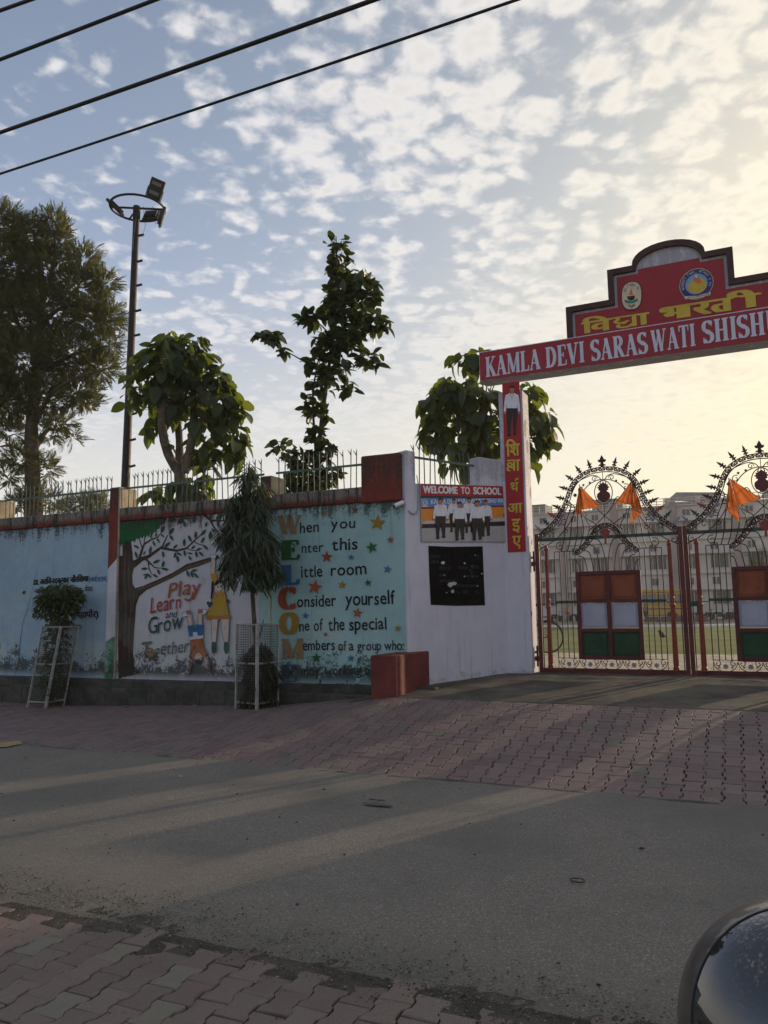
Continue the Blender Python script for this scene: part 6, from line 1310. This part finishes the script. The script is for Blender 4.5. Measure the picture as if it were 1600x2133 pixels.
q = [PL.at(bA(1388, 1040), bZ(1388, 1041), -1.3), PL.at(bA(1503, 1040), bZ(1503, 1041), -1.3), PL.at(bA(1500, 1019), bZ(1500, 1019)+.1, -4.2), PL.at(bA(1403, 1019), bZ(1403, 1019)+.1, -4.2)]
m = MB(); m.prism(q, Z*.12); m.prism([q[0]+U*0, q[3], q[3]+V*3, q[0]+V*5], Z*.10); m.build('sheet_roof', M_rf, sch)
q = [PL.at(bA(1585, 1040), bZ(1585, 1035), -1.3), PL.at(bA(1700, 1040), bZ(1700, 1035), -1.3), PL.at(bA(1700, 1020), bZ(1700, 1012), -4.2), PL.at(bA(1600, 1019), bZ(1600, 1012)+.1, -4.2)]
m = MB(); m.prism(q, Z*.12); m.build('sheet_roof', M_rf, sch)
m = MB()
for z in (ZT+.25, ZT+.55, ZT+.85): m.box(PL.at((A0+A1)/2, z, .0), U*(A1-A0)/2, V*.03, Z*.03)
for i in range(50): m.box(PL.at(lerp(A0, A1, i/49), ZT+.45, .0), U*.04, V*.04, Z*.45)
m.build('roof_railing', M_sl, sch)
rows = [(1.5, 3.05, 1), (3.6, 4.5, 0), (5.35, 6.95, 1), (7.35, 8.25, 0), (9.1, 10.6, 1), (11.2, 12.0, 0)]
for z in (3.15, 4.9, 7.0, 8.6, 10.7, 12.4):
    m = MB(); m.box(PL.at((A0+A1)/2, z, .14), U*(A1-A0)/2, V*.14, Z*.07); m.build('ledge', M_sl, sch)
pil_x = (1067, 1176, 1285, 1409, 1540, 1680)
for x in pil_x:
    a = bA(x); m = MB(); m.box(PL.at(a, ZT/2+.2, .30), U*.34, V*.30, Z*(ZT/2+.2)); m.build('pilaster', M_pil, sch)
def win(a, z0, z1, w, big):
    f = MB(); fr = f.box(PL.at(a, (z0+z1)/2, .04), U*w/2, V*.04, Z*(z1-z0)/2) ; o = f.build('window', M_sl, sch); g = MB(); g.box(PL.at(a, (z0+z1)/2, .085), U*(w/2-.08), V*.006, Z*((z1-z0)/2-.08)); g.build('pane', M_win, o)
    b = MB()
    for k in ((-.5, 0, .5) if big else (0,)): b.box(PL.at(a+k*w*.55, (z0+z1)/2, .095), U*.03, V*.008, Z*((z1-z0)/2-.08))
    b.build('window_bar', M_sl, o)
    if big: h = MB(); h.box(PL.at(a, z1+.06, .35), U*(w/2+.2), V*.35, Z*.04); h.build('sunshade', M_sl, o)
for i in range(len(pil_x)-1):
    a0, a1 = bA(pil_x[i])+.5, bA(pil_x[i+1])-.5; L = a1-a0
    for z0, z1, big in rows:
        if big: win(a0+L*.22, z0, z1, L*.30, 1); win(a0+L*.74, z0, z1, L*.36, 1)
        else: win(a0+L*.16, z0, z1, L*.17, 0); win(a0+L*.66, z0, z1, L*.18, 0); 
# ---- bus, low wall, two-wheelers and people before the building
M_by = plain('bus yellow', (.48, .29, .06, 1), .45, .12, 2, .05); M_bg = plain('bus glass', (.14, .17, .20, 1), .25, .2, 2, .02); M_tyre = plain('tyre', (.018, .018, .018, 1), .85, .3, 12, .3); M_dk = plain('dark metal', (.03, .03, .032, 1), .5, .3, 6, .1, metal=.3)
PBs = Plane(W(0, 79), U); b0a, b1a = PBs.sz(1285, 1260)[0], PBs.sz(1434, 1260)[0]; bus = thing('bus', 'yellow school bus parked before the building, seen through the gate', 'bus', PBs.at((b0a+b1a)/2, 0))
bw_m = (b1a-b0a)/2; bc = (b0a+b1a)/2
m = MB(); m.bbox(PBs.at(bc, 1.0, -1.15), U*bw_m, V*1.15, Z*.52, .1); m.bbox(PBs.at(bc, 2.86, -1.15), U*bw_m*.985, V*1.1, Z*.17, .12); m.bbox(PBs.at(bc, 2.1, -1.18), U*bw_m*.98, V*1.08, Z*.60, .04)
for i in range(8): m.box(PBs.at(lerp(b0a, b1a, i/7)*.98+bc*.02, 2.1, -.03), U*.05, V*.06, Z*.6)
m.build('body', M_by, bus)
for i in range(7): g = MB(); a = lerp(b0a, b1a, (i+.5)/7); g.box(PBs.at(a*.98+bc*.02, 2.12, -.085), U*(bw_m/7-.08), V*.012, Z*.42); g.build('window', M_bg, bus)
for a in (b0a+1.3, b1a-1.5):
    g = MB(); g.lathe(PBs.at(a, .48, .02), [(.2, 0), (.47, .02), (.47, .25), (.2, .27)], 16, V); g.build('wheel', M_tyre, bus)
g = MB(); g.box(PBs.at(bc, 1.15, .008), U*bw_m*.97, V*.006, Z*.05); g.build('side_stripe', M_dk, bus)
PW3 = Plane(W(0, 75), U); m = MB(); la, lb = PW3.sz(1310, 1285)[0], PW3.sz(1475, 1285)[0]
k = int((lb-la)/1.3)
for i in range(k): m.bbox(PW3.at(lerp(la, lb, (i+.5)/k), .22, 0), U*.58, V*.12, Z*.25, .03)
o = m.build('low_wall', plain('brown low wall', (.13, .075, .06, 1), .85), None, PW3.at((la+lb)/2, 0)); tagp(o, 'low brown wall segments in front of the yellow bus', 'wall')
def two_wheeler(p, d, label, scale=1.0):
    root = thing('motorcycle', label, 'motorcycle', p, 'two-wheelers parked before the school building'); n = Vector((-d.y, d.x, 0))
    for s in (-.62, .62): w = MB(); w.lathe(p+d*s+Z*.30-n*.05, [(.22, 0), (.30, .01), (.30, .09), (.22, .10)], 14, n); w.build('wheel', M_tyre, root)
    b = MB(); b.bbox(p+d*-.1+Z*.62, d*.42, n*.13, Z*.11, .05); b.bbox(p+d*.12+Z*.42, d*.24, n*.12, Z*.16, .05); b.build('body', M_dk, root); h = MB(); h.tube([p+d*.60+Z*.30, p+d*.42+Z*1.0], .03, 6); h.tube([p+d*.42+Z*1.0-n*.32, p+d*.42+Z*1.0+n*.32], .018, 6); h.build('handlebar', M_dk, root)
for i, (x, y, s, lab) in enumerate(((1158, 1287, .5, 'leftmost dark motorcycle parked by the pilaster left of the walking man'), (1200, 1287, -.3, 'motorcycle parked just right of the man in orange'), (1208, 1286, .9, 'motorcycle half hidden behind the left gate board'), (1452, 1289, .2, 'motorcycle parked right of the bus by the gate seam'), (1478, 1288, .6, 'motorcycle second right of the bus'), (1498, 1288, -.4, 'motorcycle third right of the bus'), (1522, 1289, .5, 'motorcycle beside the right gate board'), (1537, 1288, -.2, 'rightmost motorcycle seen before the right gate board'))):
    p = on_ground(x, y+4, 0.0); p = at_depth(x, y, 78); p.z = 0; two_wheeler(p, Vector((math.cos(s), math.sin(s), 0)), lab)
def skin_obj(name, nodes, edges, mat, parent, sub=2):
    """nodes: (pos, radius); one continuous surface"""
    base = root_of(parent); me = bpy.data.meshes.new(name); me.from_pydata([n[0]-base for n in nodes], edges, []); o = bpy.data.objects.new(name, me); COL.objects.link(o); o.parent = parent
    md = o.modifiers.new('Skin', 'SKIN'); sv = me.skin_vertices[0].data
    for i, n in enumerate(nodes): rr2 = n[1] if isinstance(n[1], tuple) else (n[1], n[1]); sv[i].radius = rr2
    sv[0].use_root = True; s = o.modifiers.new('Sub', 'SUBSURF'); s.levels = s.render_levels = sub; me.materials.append(mat); return o
def cloth_m(name, c): return plain('cloth '+name, c, .9, .15, 8, .2)
M_skin = plain('human skin', (.16, .085, .055, 1), .6, .1, 8, .05); M_hair = plain('human hair', (.012, .010, .010, 1), .7)
def person(p, face, H, shirt, trouser, label, stride=.18, arm=.25):
    """walking figure, face = direction it walks"""
    root = thing('person', label, 'person', p); f = face.normalized(); n = Vector((-f.y, f.x, 0)); k = H/1.70; q = lambda a, b, c: p+(f*a+n*b+Z*c)*k
    nd = [(q(0, 0, .95), .13*k), (q(.01, 0, 1.12), .125*k), (q(.02, 0, 1.32), .145*k), (q(.02, 0, 1.44), .085*k), (q(.03, 0, 1.53), .055*k), (q(.05, 0, 1.62), .088*k), (q(.04, 0, 1.68), .07*k),
          (q(0, .09, .90), .085*k), (q(stride*.5, .10, .50), .058*k), (q(stride, .10, .08), .040*k), (q(stride+.14, .10, .035), .035*k), (q(0, -.09, .90), .085*k), (q(-stride*.2, -.10, .50), .058*k), (q(-stride, -.10, .10), .040*k), (q(-stride+.13, -.10, .035), .035*k),
          (q(.01, .19, 1.40), .055*k), (q(-.05, .25, 1.15), .042*k), (q(arm, .24, 1.0), .032*k), (q(arm+.09, .22, 1.0), .035*k), (q(.01, -.19, 1.40), .055*k), (q(-.04, -.25, 1.14), .042*k), (q(-.02, -.25, .90), .032*k), (q(.02, -.25, .82), .035*k)]
    ed = [(0, 1), (1, 2), (2, 3), (3, 4), (4, 5), (5, 6), (0, 7), (7, 8), (8, 9), (9, 10), (0, 11), (11, 12), (12, 13), (13, 14), (3, 15), (15, 16), (16, 17), (17, 18), (3, 19), (19, 20), (20, 21), (21, 22)]
    skin_obj('body', nd, ed, M_skin, root)
    g = 1.14
    skin_obj('shirt', [(q(0, 0, .96), .145*k), (q(.01, 0, 1.12), .142*k), (q(.02, 0, 1.32), .158*k), (q(.02, 0, 1.44), .095*k), (nd[15][0], .068*k), (nd[16][0], .055*k), (nd[17][0].lerp(nd[16][0], .35), .045*k), (nd[19][0], .068*k), (nd[20][0], .055*k), (nd[21][0].lerp(nd[20][0], .35), .045*k)], [(0, 1), (1, 2), (2, 3), (3, 4), (4, 5), (5, 6), (3, 7), (7, 8), (8, 9)], shirt, root)
    skin_obj('trousers', [(q(0, 0, .96), .140*k), (nd[7][0], .105*k), (nd[8][0], .078*k), (nd[9][0]+Z*.05, .062*k), (nd[11][0], .105*k), (nd[12][0], .078*k), (nd[13][0]+Z*.05, .062*k)], [(0, 1), (1, 2), (2, 3), (0, 4), (4, 5), (5, 6)], trouser, root)
    skin_obj('hair', [(q(.02, 0, 1.66), .090*k), (q(.03, 0, 1.72), .070*k)], [(0, 1)], M_hair, root); return root
pp1 = at_depth(1184, 1298, 73); pp1.z = 0.0; person(pp1, Vector((.9, .3, 0)), 1.68, cloth_m('orange', (.50, .22, .05, 1)), cloth_m('charcoal', (.035, .035, .04, 1)), 'man in an orange shirt walking across the far side of the field', .26)
pp2 = at_depth(1346, 1298, 73); pp2.z = 0.0; person(pp2, Vector((-.7, -.5, 0)), 1.60, cloth_m('grey', (.20, .19, .18, 1)), cloth_m('black', (.03, .03, .03, 1)), 'distant figure in grey standing right of the left gate board', .10)
# small bird-like dog resting on the field
dp = at_depth(1379, 1328, 34); dp = on_ground(1379, 1328, .02); dog = thing('dog', 'small dark dog sitting alone on the grass field', 'dog', dp)
f = U; k = .5; Q = lambda a, b, c: dp+(f*a+V*b+Z*c)*k
skin_obj('body', [(Q(.12, 0, .22), .10), (Q(0, 0, .30), .12), (Q(-.10, 0, .42), .10), (Q(-.14, 0, .54), .07), (Q(-.20, 0, .60), .065), (Q(-.30, 0, .58), .035), (Q(-.12, .07, .25), .045), (Q(-.14, .07, .03), .03), (Q(-.12, -.07, .25), .045), (Q(-.14, -.07, .03), .03), (Q(.14, .10, .10), .07), (Q(-.02, .11, .03), .03), (Q(.14, -.10, .10), .07), (Q(-.02, -.11, .03), .03), (Q(.30, 0, .08), .03), (Q(.42, .03, .05), .02), (Q(-.17, .05, .68), .02), (Q(-.17, -.05, .68), .02)],
         [(0, 1), (1, 2), (2, 3), (3, 4), (4, 5), (2, 6), (6, 7), (2, 8), (8, 9), (0, 10), (10, 11), (0, 12), (12, 13), (0, 14), (14, 15), (4, 16), (4, 17)], plain('dog coat', (.05, .04, .035, 1), .9), dog)
# ------------------------------------------------------------------ bicycle just inside the gate
wc = at_depth(1141, 1327, 16.6); fz = wc.z-.335
bic = thing('bicycle', 'black bicycle leaning inside the gate behind the white pillar', 'bicycle', Vector((wc.x, wc.y, fz))); bd = -U; wf = wc+bd*1.06
for c in (wc, wf):
    w = MB(); w.tube([c+(bd*math.cos(a)+Z*math.sin(a))*.325 for a in [2*math.pi*q/28 for q in range(29)]], .017, 6); tyre = w.build('wheel', M_tyre, bic)
    s = MB()
    for q in range(18): a = 2*math.pi*q/18; s.tube([c+V*.02*(-1)**q, c+(bd*math.cos(a)+Z*math.sin(a))*.315], .0018, 3, False)
    s.build('spokes', M_gry, tyre)
    s = MB(); s.tube([c+(bd*math.cos(a)+Z*math.sin(a))*.352 for a in [math.radians(q) for q in range(-10, 170, 15)]], .008, 5); s.build('mudguard', M_dk, bic)
bb_ = wc+bd*.45-Z*.05; st_ = wc+bd*.30+Z*.50; hd = wf-bd*.16+Z*.50
for a, b, r_ in ((wc, bb_, .011), (wc, st_, .009), (bb_, st_+Z*.06, .015), (bb_, hd, .016), (st_, hd+Z*.06, .015), (hd+Z*.12, wf, .014)): s = MB(); s.tube([a, b], r_, 6); s.build('frame_tube', M_dk, bic)
s = MB(); s.tube([hd+Z*.12, hd+Z*.22-bd*.02], .013, 6); s.tube([hd+Z*.22-V*.26-bd*.14, hd+Z*.24-V*.22, hd+Z*.22, hd+Z*.24+V*.22, hd+Z*.22+V*.26-bd*.14], .011, 6); s.build('handlebar', M_dk, bic)
s = MB(); s.tube([st_, st_+Z*.14], .012, 6); s.bbox(st_+Z*.18-bd*.02, bd*.13, V*.07, Z*.03, .02); s.build('saddle', M_tyre, bic)
s = MB(); s.tube([st_-Z*.02, wc+Z*.40-bd*.18], .007, 5); s.tube([wc, wc+Z*.40-bd*.10], .007, 5)
for y in (-.06, 0, .06): s.tube([st_-Z*.08+V*y, wc+Z*.41-bd*.20+V*y], .006, 4)
s.build('carrier', M_dk, bic); s = MB(); s.lathe(bb_-V*.02, [(.02, 0), (.09, .005), (.09, .01), (.02, .015)], 18, V); s.tube([bb_-V*.05-Z*.16, bb_-V*.05, bb_+V*.07, bb_+V*.07+Z*.16], .009, 5); s.build('crankset', M_dk, bic)
# ------------------------------------------------------------------ helmet on a parked motorcycle, close to the camera
hc = EYE+ray(1700, 2172)*.795; HR = .135
def gloss(name, c, rough, coat, metal=0.0):
    m, nt, N = new_mat(name); principled(N, c, rough, nz(N, 9, 3), .02, .002, metal, .7, coat=coat); return m
M_sh = gloss('helmet shell', (.060, .048, .042, 1), .30, .4); M_vis = gloss('helmet visor', (.028, .025, .023, 1), .03, 1.0, .0); M_blk = gloss('motorcycle black paint', (.012, .012, .013, 1), .12, 1.0)
bike = thing('motorcycle', 'black motorcycle parked beside the camera, mostly below the picture', 'motorcycle', Vector((hc.x, hc.y, 0))); bD = U; sb = Vector((hc.x, hc.y, 0)); SZ = hc.z-HR
rw, fw = sb-bD*.38, sb+bD*.92
for c in (rw, fw): w = MB(); w.lathe(c+Z*.30-V*.06, [(.19, 0), (.30, .015), (.305, .06), (.30, .105), (.19, .12)], 28, V); w.build('wheel', M_tyre, bike); w = MB(); w.lathe(c+Z*.30-V*.03, [(.03, 0), (.19, .01), (.19, .05), (.03, .06)], 12, V); w.build('rim', M_gry, bike)
w = MB(); w.bbox(sb-bD*.12+Z*(SZ-.045), bD*.34, V*.13, Z*.045, .035); w.build('seat', M_tyre, bike); w = MB(); w.bbox(sb+bD*.45+Z*(SZ+.0), bD*.23, V*.13, Z*.10, .07); w.build('fuel_tank', M_blk, bike)
w = MB(); w.bbox(sb+bD*.30+Z*.42, bD*.20, V*.15, Z*.17, .04); w.build('engine', M_dk, bike); w = MB(); w.bbox(sb-bD*.10+Z*(SZ-.16), bD*.36, V*.09, Z*.06, .04); w.build('side_cover', M_blk, bike)
w = MB(); w.tube([fw+Z*.30-V*.09, sb+bD*.70+Z*.98-V*.09], .022, 8); w.tube([fw+Z*.30+V*.09, sb+bD*.70+Z*.98+V*.09], .022, 8); w.tube([sb+bD*.62+Z*1.05-V*.34, sb+bD*.70+Z*1.0-V*.1, sb+bD*.70+Z*1.0+V*.1, sb+bD*.62+Z*1.05+V*.34], .014, 8); w.build('fork', M_gry, bike); w = MB(); w.lathe(sb+bD*.78+Z*.88, [(.085, 0), (.09, .05), (.06, .12)][::-1] and [(.09, 0), (.085, .06), (.05, .12)], 16, -bD); w.build('headlight', M_gry, bike)
hel = thing('helmet', 'glossy dark full-face helmet at the bottom right corner, mirroring the street', 'helmet', hc-Z*HR)
def patch(c, R, th0, th1, n, axis, up, asp=1.0, thick=.003):
    ax = axis.normalized(); x = up.cross(ax).normalized(); y = ax.cross(x); vs = []; m = 14
    for i in range(m+1):
        th = th0+(th1-th0)*i/m
        for k in range(n): a = 2*math.pi*k/n; tt = th*(1+(asp-1)*abs(math.cos(a))); vs.append(c+(ax*math.cos(tt)+(x*math.cos(a)+y*math.sin(a))*math.sin(tt))*R)
    fs = [(i*n+k, i*n+(k+1) % n, (i+1)*n+(k+1) % n, (i+1)*n+k) for i in range(m) for k in range(n)]
    return vs, fs
tocam = (EYE-hc).normalized(); vax = (tocam+CR*.22+Vector((0, .0, -.10))).normalized()
m = MB(); vs, fs = patch(hc, HR, .001, 2.75, 48, vax, Z); m.add(vs, [f_[::-1] for f_ in fs], True); m.build('shell', M_sh, hel)
m = MB(); vs, fs = patch(hc, HR*1.012, .001, 1.12, 64, vax, Z, 1.03); m.add(vs, [f_[::-1] for f_ in fs], True); vs2 = vs[-64:]+[hc+(v-hc)*.985 for v in vs[-64:]]; m.add(vs2, [(k, (k+1) % 64, 64+(k+1) % 64, 64+k) for k in range(64)], True); m.build('visor', M_vis, hel)
m = MB(); R2 = HR*1.005; rim = [hc+(v-hc).normalized()*R2 for v in patch(hc, R2, .001, 1.14, 64, vax, Z, 1.03)[0][-64:]]; m.tube(rim+[rim[0]], .0022, 6); m.build('visor_seal', M_tyre, hel)
# ------------------------------------------------------------------ litter
def flat_bit(px, py, w, h, mat, name, label, cat, seed, zf=None):
    p = on_ground(px, py, 0.0); u, v = uv_of(p); z = gz(u, v)
    if z > .01: p = on_ground(px, py, z); u, v = uv_of(p); z = gz(u, v)
    r = random.Random(seed); P = [p+U*w/2*math.cos(a)*r.uniform(.6, 1.1)+V*h/2*math.sin(a)*r.uniform(.6, 1.1)+Z*(.010+r.uniform(0, .006)) for a in [2*math.pi*k/11 for k in range(11)]]
    m = MB(); m.prism(P, Z*.003); o = tri(m.build(name, mat, None, p)); tagp(o, label, cat)
flat_bit(792, 1680, .30, .07, M_peb, 'debris', 'torn grey strip of flattened debris on the road', 'litter', 1); flat_bit(785, 1670, .14, .015, M_tyre, 'debris', 'thin dark twig lying behind the grey debris strip on the road', 'litter', 2)
flat_bit(10, 1553, .42, .40, plain('yellow sand', (.34, .26, .12, 1), .95, .3, 20, .5), 'sand_patch', 'small yellow patch of sand on the left road edge', 'sand', 3)
for i, (x, y, lab) in enumerate(((280, 1469, 'white paper scrap at the wall foot, leftmost of three'), (358, 1474, 'white paper scrap at the wall foot, middle of three'), (405, 1471, 'white paper scrap at the wall foot, rightmost of three'))): flat_bit(x, y, .05, .06, M_scrap, 'paper_scrap', lab, 'litter', 10+i)
flat_bit(1337, 1772, .035, .03, M_tyre, 'stone', 'small black stone on the asphalt right of centre', 'stone', 20); flat_bit(1164, 2014, .02, .02, M_tyre, 'stone', 'tiny black stone near the gravel edge', 'stone', 21); flat_bit(376, 1620, .05, .02, M_scrap, 'paper_scrap', 'small white scrap lying on the road at the left', 'litter', 22)
p = on_ground(1203, 1836, .012); m = MB(); m.tube([p+U*.038*math.cos(a)+V*.030*math.sin(a)+Z*.006 for a in [2*math.pi*k/16 for k in range(17)]], .0035, 5); o = m.build('wire_ring', M_dk, None, p); tagp(o, 'small black wire ring lying on the road', 'ring')
# ------------------------------------------------------------------ thin evening dust haze
hz_m, hz_nt, hz_N = new_mat('dust haze')
hz_v = hz_N('ShaderNodeVolumePrincipled', {'Color': (1.0, .93, .84, 1), 'Density': .0007, 'Anisotropy': .25})
hz_N('ShaderNodeOutputMaterial', {1: hz_v.outputs[0]})
hb = MB(); hb.box(Vector((0, 0, 9.2)), Vector((640, 0, 0)), Vector((0, 640, 0)), Vector((0, 0, 10.6))); o = hb.build('haze', hz_m); tagp(o, 'pale dusty evening haze over the school ground', None, None, 'stuff')
